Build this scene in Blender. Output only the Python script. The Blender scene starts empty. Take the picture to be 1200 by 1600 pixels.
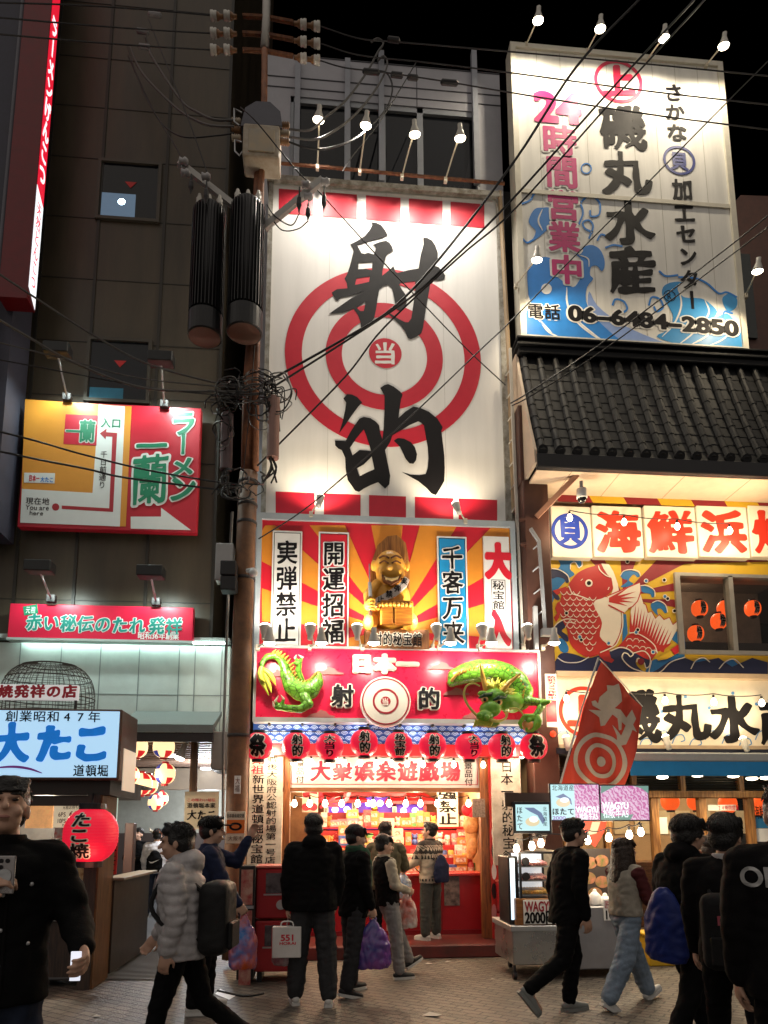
import bpy, bmesh, math, random
import numpy as np
from mathutils import Vector, Matrix, noise as mnoise
R = math.radians
random.seed(7)
S = bpy.context.scene
COL = S.collection
F, CX, CY, EYE = 1100.0, 600.0, 1128.0, 1.55
PITCH, YAW, ROLL = R(8.9), R(5.0), R(-0.2)
cam = bpy.data.cameras.new('camera')
cam_ob = bpy.data.objects.new('camera', cam)
COL.objects.link(cam_ob)
cam.sensor_fit = 'VERTICAL'
cam.sensor_height = 24.0
cam.lens = F / 1600 * 24.0
cam.shift_y = (CY - 800) / 1600
cam.clip_end = 2000
CM = Matrix.Rotation(-YAW, 4, 'Z') @ Matrix.Rotation(R(90) + PITCH, 4, 'X') @ Matrix.Rotation(ROLL, 4, 'Z')
CM = Matrix.Translation((0, 0, EYE)) @ CM
cam_ob.matrix_world = CM
S.camera = cam_ob
CR = CM.to_3x3()
world = bpy.data.worlds.new('World')
S.world = world
world.use_nodes = True
wn = world.node_tree
bg = wn.nodes['Background']
sky = wn.nodes.new('ShaderNodeTexSky')
sky.sky_type = 'NISHITA'
sky.sun_disc = False
sky.sun_elevation = R(-7)
sky.sun_rotation = R(160)
wn.links.new(sky.outputs[0], bg.inputs[0])
bg.inputs[1].default_value = 0.08
sun = bpy.data.lights.new('sun', 'SUN')
sun.energy = 0.85
sun.angle = R(120)
sun.color = (1.0, 0.9, 0.8)
sun_ob = bpy.data.objects.new('sun', sun)
COL.objects.link(sun_ob)
sun_ob.rotation_euler = (R(52), 0, R(-12))
S.view_settings.view_transform = 'Standard'
S.view_settings.look = 'None'
S.view_settings.exposure = 0.3
S.view_settings.gamma = 1.0
S.view_settings.use_curve_mapping = False
S.cycles.use_denoising = True
S.cycles.max_bounces = 6
S.cycles.sample_clamp_indirect = 6.0
def ray(px, py):
	return (CR @ Vector(((px - CX) / F, -(py - CY) / F, -1.0))).normalized()
def at(px, py, Y):
	"""the point of the plane y = Y seen at photo pixel (px, py)"""
	d = ray(px, py)
	t = Y / d.y
	return Vector((0, 0, EYE)) + d * t
def on_ground(px, py, z=0.0):
	d = ray(px, py)
	t = (z - EYE) / d.z
	return Vector((0, 0, EYE)) + d * t
def rect(x0, y0, x1, y1, Y):
	"""world x0, x1, z0, z1 of a facade rectangle given by its mid-edge pixels"""
	xm, ym = (x0 + x1) / 2, (y0 + y1) / 2
	return at(x0, ym, Y).x, at(x1, ym, Y).x, at(xm, y1, Y).z, at(xm, y0, Y).z
def wloc(o):
	v = Vector((0, 0, 0))
	while o:
		v = v + Vector(o.location)
		o = o.parent
	return v
def tag(o, label=None, cat=None, group=None, kind=None):
	if label: o['label'] = label
	if cat: o['category'] = cat
	if group: o['group'] = group
	if kind: o['kind'] = kind
	return o
def empty(name, loc, label=None, cat=None, group=None, rz=0.0):
	o = bpy.data.objects.new(name, None)
	COL.objects.link(o)
	o.location = loc
	o.rotation_euler = (0, 0, rz)
	o.empty_display_size = .1
	return tag(o, label, cat, group)
def put(name, mesh, mat, parent=None, local=False, smooth=False):
	"""link a mesh given in world space as an object under parent"""
	o = bpy.data.objects.new(name, mesh)
	COL.objects.link(o)
	for m in (mat if isinstance(mat, (list, tuple)) else [mat]):
		mesh.materials.append(m)
	if smooth:
		mesh.polygons.foreach_set('use_smooth', [True] * len(mesh.polygons))
	if parent:
		if not local:
			mesh.transform(Matrix.Translation(-wloc(parent)))
		o.parent = parent
	return o
def copy_tree(o, parent=None):
	c = o.copy()
	COL.objects.link(c)
	c.parent = parent
	for ch in [k for k in bpy.data.objects if k.parent == o]:
		copy_tree(ch, c)
	return c
class MB:
	"""collects simple solids into one mesh"""
	def __init__(s):
		s.v, s.f, s.mi, s.cur = [], [], [], 0
	def add(s, vs, fs):
		b = len(s.v)
		s.v += [tuple(v) for v in vs]
		s.f += [tuple(b + i for i in f) for f in fs]
		s.mi += [s.cur] * len(fs)
		return s
	def hexa(s, p):
		return s.add(p, [(0, 3, 2, 1), (4, 5, 6, 7), (0, 1, 5, 4), (1, 2, 6, 5), (2, 3, 7, 6), (3, 0, 4, 7)])
	def box(s, x0, x1, y0, y1, z0, z1, bev=0.0):
		if x0 > x1: x0, x1 = x1, x0
		if y0 > y1: y0, y1 = y1, y0
		if z0 > z1: z0, z1 = z1, z0
		b = min(bev, (x1 - x0) / 3, (y1 - y0) / 3, (z1 - z0) / 3)
		if b <= 0:
			return s.hexa([(x0, y0, z0), (x1, y0, z0), (x1, y1, z0), (x0, y1, z0), (x0, y0, z1), (x1, y0, z1), (x1, y1, z1), (x0, y1, z1)])
		bm = bmesh.new()
		bmesh.ops.create_cube(bm, size=1)
		for v in bm.verts:
			v.co = Vector(((x0 + x1) / 2 + v.co.x * (x1 - x0), (y0 + y1) / 2 + v.co.y * (y1 - y0), (z0 + z1) / 2 + v.co.z * (z1 - z0)))
		bmesh.ops.bevel(bm, geom=bm.edges[:], offset=b, segments=2 if b > .012 else 1, affect='EDGES', profile=.5)
		bm.verts.ensure_lookup_table()
		s.add([v.co for v in bm.verts], [[v.index for v in f.verts] for f in bm.faces])
		bm.free()
		return s
	def prism(s, loop, d):
		"""closed polygon swept along vector d"""
		n = len(loop)
		d = Vector(d)
		a = [Vector(p) for p in loop]
		return s.add(a + [p + d for p in a], [tuple(range(n - 1, -1, -1)), tuple(range(n, 2 * n))] + [(i, (i + 1) % n, n + (i + 1) % n, n + i) for i in range(n)])
	def tube(s, pts, r, n=8, caps=True):
		pts = [Vector(p) for p in pts]
		m = len(pts)
		rs = r if isinstance(r, (list, tuple)) else [r] * m
		up = None
		vs = []
		for i, p in enumerate(pts):
			t = (pts[min(i + 1, m - 1)] - pts[max(i - 1, 0)])
			if t.length < 1e-9: t = Vector((0, 0, 1))
			t.normalize()
			if up is None:
				up = t.orthogonal().normalized()
			else:
				up = up - t * up.dot(t)
				up = up.normalized() if up.length > 1e-6 else t.orthogonal().normalized()
			w = t.cross(up)
			for k in range(n):
				a = 2 * math.pi * k / n
				vs.append(p + (up * math.cos(a) + w * math.sin(a)) * rs[i])
		fs = [(i * n + k, i * n + (k + 1) % n, (i + 1) * n + (k + 1) % n, (i + 1) * n + k) for i in range(m - 1) for k in range(n)]
		if caps:
			fs += [tuple(range(n - 1, -1, -1)), tuple((m - 1) * n + k for k in range(n))]
		return s.add(vs, fs)
	def cyl(s, p0, p1, r0, r1=None, n=16):
		return s.tube([p0, p1], [r0, r0 if r1 is None else r1], n)
	def lathe(s, prof, c, n=24, axis='Z', mtx=None):
		"""profile of (radius, height) turned about an axis through c"""
		c = Vector(c)
		m = len(prof)
		vs = []
		for r, h in prof:
			for k in range(n):
				a = 2 * math.pi * k / n
				v = Vector((r * math.cos(a), r * math.sin(a), h))
				if mtx is not None: v = mtx @ v
				elif axis == 'Y': v = Vector((v.x, v.z, v.y))
				elif axis == 'X': v = Vector((v.z, v.x, v.y))
				vs.append(c + v)
		fs = [(i * n + k, i * n + (k + 1) % n, (i + 1) * n + (k + 1) % n, (i + 1) * n + k) for i in range(m - 1) for k in range(n)]
		fs += [tuple(range(n - 1, -1, -1)), tuple((m - 1) * n + k for k in range(n))]
		return s.add(vs, fs)
	def ell(s, c, rx, ry=None, rz=None, n=16, m=10, rot=None):
		ry = rx if ry is None else ry
		rz = rx if rz is None else rz
		c = Vector(c)
		vs = [Vector((0, 0, rz))]
		for i in range(1, m):
			t = math.pi * i / m
			for k in range(n):
				a = 2 * math.pi * k / n
				vs.append(Vector((rx * math.sin(t) * math.cos(a), ry * math.sin(t) * math.sin(a), rz * math.cos(t))))
		vs.append(Vector((0, 0, -rz)))
		if rot is not None: vs = [rot @ v for v in vs]
		fs = [(0, 1 + k, 1 + (k + 1) % n) for k in range(n)]
		fs += [(1 + i * n + k, 1 + (i + 1) * n + k, 1 + (i + 1) * n + (k + 1) % n, 1 + i * n + (k + 1) % n) for i in range(m - 2) for k in range(n)]
		e = 1 + (m - 1) * n
		fs += [(e, 1 + (m - 2) * n + (k + 1) % n, 1 + (m - 2) * n + k) for k in range(n)]
		return s.add([c + v for v in vs], fs)
	def cone(s, p0, r0, p1, r1, n=12):
		"""tapered capsule"""
		p0, p1 = Vector(p0), Vector(p1)
		d = p1 - p0
		L = max(d.length, 1e-6)
		t = d / L
		pr = []
		for i in range(5):
			a = -math.pi / 2 + math.pi / 2 * i / 4
			pr.append((max(r0 * math.cos(a), 1e-4), r0 * math.sin(a)))
		for i in range(5):
			a = math.pi / 2 * i / 4
			pr.append((max(r1 * math.cos(a), 1e-4), L + r1 * math.sin(a)))
		q = t.to_track_quat('Z', 'Y').to_matrix()
		return s.lathe(pr, p0, n, mtx=q)
	def mesh(s, name='m'):
		me = bpy.data.meshes.new(name)
		me.from_pydata(s.v, [], s.f)
		if any(s.mi): me.polygons.foreach_set('material_index', s.mi)
		me.update()
		bm = bmesh.new()
		bm.from_mesh(me)
		bmesh.ops.recalc_face_normals(bm, faces=bm.faces[:])
		bm.to_mesh(me)
		bm.free()
		return me
	def build(s, name, mat, parent=None, smooth=False, local=False):
		return put(name, s.mesh(name), mat, parent, local, smooth)
def pbox(mb, x0, y0, x1, y1, Y, d, bev=0.0):
	a, b, c, e = rect(x0, y0, x1, y1, Y)
	return mb.box(a, b, Y, Y + d, c, e, bev)
def smooth_by_angle(o, ang=40):
	me = o.data
	me.polygons.foreach_set('use_smooth', [True] * len(me.polygons))
	try:
		bm = bmesh.new(); bm.from_mesh(me)
		for e in bm.edges:
			if len(e.link_faces) == 2 and e.calc_face_angle(0) > R(ang): e.smooth = False
		bm.to_mesh(me); bm.free()
	except Exception:
		pass
	return o
def evaluated(me, mods):
	"""apply modifiers [(type, {props})] to a mesh, giving a new one"""
	o = bpy.data.objects.new('tmp', me)
	COL.objects.link(o)
	for t, pr in mods:
		m = o.modifiers.new(t, t)
		for k, v in pr.items(): setattr(m, k, v)
	dg = bpy.context.evaluated_depsgraph_get()
	dg.update()
	out = bpy.data.meshes.new_from_object(o.evaluated_get(dg))
	bpy.data.objects.remove(o)
	bpy.data.meshes.remove(me)
	return out
def hexc(h):
	"""sRGB hex to linear"""
	h = h.lstrip('#')
	c = [int(h[i:i + 2], 16) / 255 for i in (0, 2, 4)]
	return tuple(x / 12.92 if x <= .04045 else ((x + .055) / 1.055) ** 2.4 for x in c)
MC = {}
def mat(name, col, rough=.6, metal=0.0, emit=0.0, ecol=None, var=.12, scale=6.0, bump=0.0, bscale=60.0, spec=.4, col2=None, trans=0.0, stretch=None):
	if name in MC: return MC[name]
	if isinstance(col, str): col = hexc(col)
	m = bpy.data.materials.new(name)
	m.use_nodes = True
	nt = m.node_tree
	b = nt.nodes['Principled BSDF']
	tc = nt.nodes.new('ShaderNodeTexCoord')
	nz = nt.nodes.new('ShaderNodeTexNoise')
	nz.inputs['Scale'].default_value = scale
	nz.inputs['Detail'].default_value = 6
	nz.inputs['Roughness'].default_value = .65
	if stretch:
		mp = nt.nodes.new('ShaderNodeMapping'); mp.inputs['Scale'].default_value = stretch
		nt.links.new(tc.outputs['Object'], mp.inputs[0]); nt.links.new(mp.outputs[0], nz.inputs['Vector'])
	else: nt.links.new(tc.outputs['Object'], nz.inputs['Vector'])
	rp = nt.nodes.new('ShaderNodeValToRGB')
	c2 = hexc(col2) if isinstance(col2, str) else (col2 or tuple(x * (1 - var) for x in col))
	rp.color_ramp.elements[0].position = .35
	rp.color_ramp.elements[0].color = (*c2, 1)
	rp.color_ramp.elements[1].position = .62
	rp.color_ramp.elements[1].color = (*col, 1)
	nt.links.new(nz.outputs[0], rp.inputs[0])
	nt.links.new(rp.outputs[0], b.inputs['Base Color'])
	mr = nt.nodes.new('ShaderNodeMapRange')
	mr.inputs['To Min'].default_value = max(rough - .1, .02)
	mr.inputs['To Max'].default_value = min(rough + .12, 1)
	nt.links.new(nz.outputs[0], mr.inputs[0])
	nt.links.new(mr.outputs[0], b.inputs['Roughness'])
	b.inputs['Metallic'].default_value = metal
	b.inputs['Specular IOR Level'].default_value = spec
	b.inputs['Transmission Weight'].default_value = trans
	if emit > 0:
		if ecol is None:
			nt.links.new(rp.outputs[0], b.inputs['Emission Color'])
		else:
			b.inputs['Emission Color'].default_value = (*(hexc(ecol) if isinstance(ecol, str) else ecol), 1)
		b.inputs['Emission Strength'].default_value = emit
	if bump > 0:
		n2 = nt.nodes.new('ShaderNodeTexNoise')
		n2.inputs['Scale'].default_value = bscale
		n2.inputs['Detail'].default_value = 4
		nt.links.new(tc.outputs['Object'], n2.inputs['Vector'])
		bp = nt.nodes.new('ShaderNodeBump')
		bp.inputs['Strength'].default_value = bump
		bp.inputs['Distance'].default_value = .02
		nt.links.new(n2.outputs[0], bp.inputs['Height'])
		nt.links.new(bp.outputs[0], b.inputs['Normal'])
	MC[name] = m
	return m
def glass_mat(name, tint=(.02, .025, .03), rough=.03, clear=.75):
	"""window glass: mostly clear with a glossy coat"""
	if name in MC: return MC[name]
	m = bpy.data.materials.new(name)
	m.use_nodes = True
	nt = m.node_tree
	out = nt.nodes['Material Output']
	b = nt.nodes['Principled BSDF']
	b.inputs['Base Color'].default_value = (*tint, 1)
	b.inputs['Roughness'].default_value = rough
	t = nt.nodes.new('ShaderNodeBsdfTransparent')
	mx = nt.nodes.new('ShaderNodeMixShader')
	mx.inputs[0].default_value = clear
	nt.links.new(b.outputs[0], mx.inputs[1])
	nt.links.new(t.outputs[0], mx.inputs[2])
	nt.links.new(mx.outputs[0], out.inputs[0])
	MC[name] = m
	return m
def wood_mat(name, c1, c2, scale=1.0, rough=.55, vertical=True):
	if name in MC: return MC[name]
	m = bpy.data.materials.new(name)
	m.use_nodes = True
	nt = m.node_tree
	b = nt.nodes['Principled BSDF']
	tc = nt.nodes.new('ShaderNodeTexCoord')
	mp = nt.nodes.new('ShaderNodeMapping')
	mp.inputs['Scale'].default_value = (14 * scale, 14 * scale, 1.2 * scale) if vertical else (1.2 * scale, 14 * scale, 14 * scale)
	nz = nt.nodes.new('ShaderNodeTexNoise')
	nz.inputs['Scale'].default_value = 3
	nz.inputs['Detail'].default_value = 8
	nz.inputs['Distortion'].default_value = .8
	rp = nt.nodes.new('ShaderNodeValToRGB')
	rp.color_ramp.elements[0].position = .35
	rp.color_ramp.elements[0].color = (*(hexc(c1) if isinstance(c1, str) else c1), 1)
	rp.color_ramp.elements[1].position = .68
	rp.color_ramp.elements[1].color = (*(hexc(c2) if isinstance(c2, str) else c2), 1)
	nt.links.new(tc.outputs['Object'], mp.inputs[0])
	nt.links.new(mp.outputs[0], nz.inputs['Vector'])
	nt.links.new(nz.outputs[0], rp.inputs[0])
	nt.links.new(rp.outputs[0], b.inputs['Base Color'])
	b.inputs['Roughness'].default_value = rough
	bp = nt.nodes.new('ShaderNodeBump')
	bp.inputs['Strength'].default_value = .15
	bp.inputs['Distance'].default_value = .01
	nt.links.new(nz.outputs[0], bp.inputs['Height'])
	nt.links.new(bp.outputs[0], b.inputs['Normal'])
	MC[name] = m
	return m
def fill2d(loops, ext=.0015):
	"""mesh in the local xy plane from closed loops (holes by even-odd), a little thickness in z"""
	cu = bpy.data.curves.new('f', 'CURVE')
	cu.dimensions = '2D'
	cu.fill_mode = 'BOTH'
	cu.extrude = ext
	for lp in loops:
		if len(lp) < 3: continue
		sp = cu.splines.new('POLY')
		sp.points.add(len(lp) - 1)
		for p, q in zip(sp.points, lp): p.co = (q[0], q[1], 0, 1)
		sp.use_cyclic_u = True
	o = bpy.data.objects.new('f', cu)
	COL.objects.link(o)
	dg = bpy.context.evaluated_depsgraph_get()
	dg.update()
	me = bpy.data.meshes.new_from_object(o.evaluated_get(dg))
	bpy.data.objects.remove(o)
	bpy.data.curves.remove(cu)
	return me
XZ = Matrix(((1, 0, 0, 0), (0, 0, -1, 0), (0, 1, 0, 0), (0, 0, 0, 1)))
def flat(name, loops, Y, m, parent=None, ext=.0015, px=True, T=None):
	"""flat shape on the facade plane Y; loops in photo pixels (or world xz)"""
	L = []
	for lp in loops:
		q = []
		for p in lp:
			if T: p = T(p)
			if px:
				w = at(p[0], p[1], Y)
				q.append((w.x, w.z))
			else: q.append(p)
		L.append(q)
	me = fill2d(L, ext)
	me.transform(Matrix.Translation((0, Y - ext, 0)) @ XZ)
	return put(name, me, m, parent)
def zt(x0, y0, w, out=1200.0):
	k = w / out
	return lambda p: (x0 + p[0] * k, y0 + p[1] * k)
def ribbon(pts, w, taper=False):
	pts = [Vector((p[0], p[1])) for p in pts]
	a, b = [], []
	n = len(pts)
	for i, p in enumerate(pts):
		t = pts[min(i + 1, n - 1)] - pts[max(i - 1, 0)]
		if t.length == 0: t = Vector((1, 0))
		t.normalize()
		k = w / 2 * (math.sin(math.pi * (i + .4) / (n - .2)) ** .5 if taper else 1)
		nn = Vector((-t.y, t.x)) * k
		a.append(tuple(p + nn)); b.append(tuple(p - nn))
	return a + b[::-1]
def circ(cx, cy, rx, ry=None, n=40, a0=0, a1=360):
	ry = rx if ry is None else ry
	return [(cx + rx * math.cos(R(a0 + (a1 - a0) * i / n)), cy + ry * math.sin(R(a0 + (a1 - a0) * i / n))) for i in range(n)]
def spline(pts, k=6, closed=False):
	"""Catmull-Rom through the points"""
	n = len(pts)
	out = []
	P = [np.array(p, float) for p in pts]
	rng = range(n) if closed else range(n - 1)
	for i in rng:
		p0 = P[(i - 1) % n] if closed or i > 0 else P[0] * 2 - P[1]
		p1 = P[i]; p2 = P[(i + 1) % n]
		p3 = P[(i + 2) % n] if closed or i + 2 < n else P[-1] * 2 - P[-2]
		for j in range(k):
			t = j / k
			out.append(tuple(.5 * ((2 * p1) + (-p0 + p2) * t + (2 * p0 - 5 * p1 + 4 * p2 - p3) * t * t + (-p0 + 3 * p1 - 3 * p2 + p3) * t ** 3)))
	if not closed: out.append(tuple(P[-1]))
	return out
GRID = 84
LO, HI = -.30, 1.30
GC = {}
def glyph_sdf(ch):
	"""signed distance (em units, negative inside) of a character on a grid; weight makes level strokes thicken less"""
	if ch in GC: return GC[ch]
	cu = bpy.data.curves.new('t', 'FONT')
	cu.body = ch
	o = bpy.data.objects.new('t', cu)
	COL.objects.link(o)
	dg = bpy.context.evaluated_depsgraph_get(); dg.update()
	me = bpy.data.meshes.new_from_object(o.evaluated_get(dg))
	bpy.data.objects.remove(o); bpy.data.curves.remove(cu)
	V = np.array([v.co[:2] for v in me.vertices]) if len(me.vertices) else np.zeros((0, 2))
	if len(V) == 0:
		GC[ch] = (None, .3); return GC[ch]
	V[:, 1] += .12
	wid = V[:, 0].max() + V[:, 0].min()
	me.calc_loop_triangles()
	T = np.array([t.vertices[:] for t in me.loop_triangles])
	cnt = {}
	for t in T:
		for a, b in ((t[0], t[1]), (t[1], t[2]), (t[2], t[0])):
			pa, pb = tuple(np.round(V[a], 5)), tuple(np.round(V[b], 5))
			k = (pa, pb) if pa < pb else (pb, pa)
			cnt[k] = cnt.get(k, 0) + 1
	E = np.array([[*k[0], *k[1]] for k, c in cnt.items() if c == 1])
	g = np.linspace(LO, HI, GRID)
	GX, GY = np.meshgrid(g, g, indexing='ij')
	P = np.stack([GX.ravel(), GY.ravel()], 1)
	ins = np.zeros(len(P), bool)
	for t in T:
		a, b, c = V[t]
		d = (b[0] - a[0]) * (c[1] - a[1]) - (b[1] - a[1]) * (c[0] - a[0])
		if abs(d) < 1e-9: continue
		s0 = ((b[0] - a[0]) * (P[:, 1] - a[1]) - (b[1] - a[1]) * (P[:, 0] - a[0])) / d
		s1 = ((c[0] - b[0]) * (P[:, 1] - b[1]) - (c[1] - b[1]) * (P[:, 0] - b[0])) / d
		s2 = ((a[0] - c[0]) * (P[:, 1] - c[1]) - (a[1] - c[1]) * (P[:, 0] - c[0])) / d
		ins |= (s0 >= -1e-6) & (s1 >= -1e-6) & (s2 >= -1e-6)
	D = np.full(len(P), 9.0)
	for e in E:
		a = e[:2]; ab = e[2:] - a
		t = np.clip(((P - a) @ ab) / max(ab @ ab, 1e-12), 0, 1)
		q = P - a - t[:, None] * ab
		q[:, 1] *= 1.25
		D = np.minimum(D, (q ** 2).sum(1))
	D = np.sqrt(D)
	D[ins] *= -1
	bpy.data.meshes.remove(me)
	GC[ch] = (D.reshape(GRID, GRID), wid)
	return GC[ch]
CC = {}
def contours(ch, r, brush=0.0):
	key = (ch, round(r, 4), brush)
	if key in CC: return CC[key]
	D, wid = glyph_sdf(ch)
	if D is None: return [], wid
	A = D - r
	if brush > 0:
		g = np.linspace(LO, HI, GRID)
		sd = (ord(ch) * 7) % 97
		n = np.array([[mnoise.noise((x * 3.2 + sd, y * 3.2, sd * .37)) for y in g] for x in g])
		A = A - brush * n
	seg = {}
	h = (HI - LO) / (GRID - 1)
	def ip(i, j, k, l):
		a, b = A[i, j], A[k, l]
		t = a / (a - b) if a != b else .5
		return (LO + (i + (k - i) * t) * h, LO + (j + (l - j) * t) * h)
	s = A < 0
	mixed = np.argwhere((s[:-1, :-1].astype(int) + s[1:, :-1] + s[:-1, 1:] + s[1:, 1:]) % 4 != 0)
	for i, j in mixed:
		i, j = int(i), int(j)
		c = [(i, j), (i + 1, j), (i + 1, j + 1), (i, j + 1)]
		ed = []
		for k in range(4):
			a, b = c[k], c[(k + 1) % 4]
			if s[a] != s[b]: ed.append((min(a, b), max(a, b), s[a]))
		if len(ed) == 2: prs = [(ed[0], ed[1])]
		else: prs = [(ed[0], ed[3]), (ed[2], ed[1])] if s[c[0]] else [(ed[0], ed[1]), (ed[2], ed[3])]
		for a, b in prs:
			seg.setdefault(a[:2], []).append(b[:2]); seg.setdefault(b[:2], []).append(a[:2])
	loops, seen = [], set()
	for st in seg:
		if st in seen: continue
		lp, cur, prev = [], st, None
		while cur is not None and cur not in seen:
			seen.add(cur); lp.append(cur)
			nx = [q for q in seg[cur] if q not in seen]
			cur = nx[0] if nx else None
		pts = [ip(*a, *b) for a, b in lp]
		out = []
		n = len(pts)
		for k in range(n):
			a, b, c = np.array(pts[k - 1]), np.array(pts[k]), np.array(pts[(k + 1) % n])
			if abs((b - a)[0] * (c - a)[1] - (b - a)[1] * (c - a)[0]) > 2e-5 or k % 4 == 0: out.append(pts[k])
		if len(out) > 3: loops.append(out)
	CC[key] = (loops, wid)
	return loops, wid
def layout(text, x0, x1, z0, z1, r=.02, brush=0.0, vert=False, shear=0.0, fill=1.0, fit='em'):
	"""loops (world xz) of text laid into a rectangle: em squares, or the width of each letter with fit='w'"""
	L = []
	n = len(text)
	if fit == 'w' and not vert:
		ws = [glyph_sdf(c)[1] if c != ' ' else .3 for c in text]
		tot = sum(ws)
		x = x0
		sx = (x1 - x0) / tot
		for c, w in zip(text, ws):
			if c != ' ':
				for lp in contours(c, r, brush)[0]:
					L.append([(x + p[0] * sx, z0 + (p[1] - .12) / .72 * (z1 - z0)) for p in lp])
			x += w * sx
		return L
	for i, c in enumerate(text):
		if c == ' ': continue
		if vert:
			h = (z1 - z0) / n
			a0, a1, b0, b1 = x0, x1, z1 - (i + 1) * h, z1 - i * h
		else:
			w = (x1 - x0) / n
			a0, a1, b0, b1 = x0 + i * w, x0 + (i + 1) * w, z0, z1
		ca, cb, ha, hb = (a0 + a1) / 2, (b0 + b1) / 2, (a1 - a0) * fill / 2, (b1 - b0) * fill / 2
		D, wid = glyph_sdf(c)
		off = 0 if wid > .85 else (1 - wid) / 2
		for lp in contours(c, r, brush)[0]:
			q = []
			for p in lp:
				u, v = (p[0] + off - .5) * 2, (p[1] - .5) * 2
				if vert and c in 'ー―': u, v = -v, -u
				v += shear * u
				q.append((ca + u * ha, cb + v * hb))
			L.append(q)
	return L
def letters(text, box, Y, m, parent, r=.02, brush=0.0, vert=False, shear=0.0, fill=.96, fit='em', out=None, outw=.05, name='lettering', gap=.004, wrap=None, layers=None):
	"""paint text on the facade plane just in front of Y; optional outline behind it"""
	b = rect(*box, Y)
	lay = [(m, r, name)]
	if out is not None: lay = [(out, r + outw, 'lettering_outline')] + lay
	res = None
	for k, (mm, rr, nm) in enumerate(lay):
		L = layout(text, *b, rr, brush, vert, shear, fill, fit)
		me = fill2d(L, .001)
		me.transform(Matrix.Translation((0, Y - gap * (k + 1) + .001, 0)) @ XZ)
		if wrap: wrap(me, k)
		res = put(nm, me, mm, parent)
	return res
def light(name, kind, loc, power, col=(1, .85, .65), size=.05, target=None, angle=90, blend=.5, parent=None):
	l = bpy.data.lights.new(name, kind)
	l.energy = power
	l.color = col
	if kind in ('POINT', 'SPOT'): l.shadow_soft_size = size
	if kind == 'SPOT':
		l.spot_size = R(angle); l.spot_blend = blend
	if kind == 'AREA':
		l.shape = 'RECTANGLE'; l.size, l.size_y = size if isinstance(size, tuple) else (size, size)
	o = bpy.data.objects.new(name, l)
	COL.objects.link(o)
	loc = Vector(loc)
	o.location = loc - (wloc(parent) if parent else Vector((0, 0, 0)))
	if parent: o.parent = parent
	if target is not None:
		o.rotation_euler = (Vector(target) - loc).to_track_quat('-Z', 'Y').to_euler()
	return o
def sag(a, b, d, n=14):
	"""hanging line of points from a to b with a dip d"""
	a, b = Vector(a), Vector(b)
	return [a.lerp(b, i / n) - Vector((0, 0, d * 4 * (i / n) * (1 - i / n))) for i in range(n + 1)]
M_black = mat('black paint', '#17161a', .45)
M_ink = mat('black sign ink', '#121013', .62, var=.05, spec=.2)
M_white = mat('white sign paint', (.78, .77, .74), .45, var=.05)
M_red = mat('red sign paint', (.55, .012, .035), .4, var=.08)
M_cream = mat('cream sign board', (.72, .68, .58), .45, var=.06)
M_steel = mat('galvanised steel', (.45, .46, .47), .4, .7, bump=.1)
M_dsteel = mat('dark weathered steel', (.05, .045, .045), .55, .4, bump=.15)
M_grey = mat('grey paint', (.28, .29, .31), .5)
M_rust = mat('rusty brown steel', (.22, .09, .04), .75, .1, col2=(.09, .035, .02), scale=18, bump=.3)
M_bulb = mat('lit bulb glass', (1, .9, .75), .3, emit=14.0, ecol=(1, .86, .62), var=0)
M_bulbw = mat('lit white bulb glass', (1, .95, .85), .3, emit=16.0, ecol=(1, .93, .8), var=0)
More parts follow.
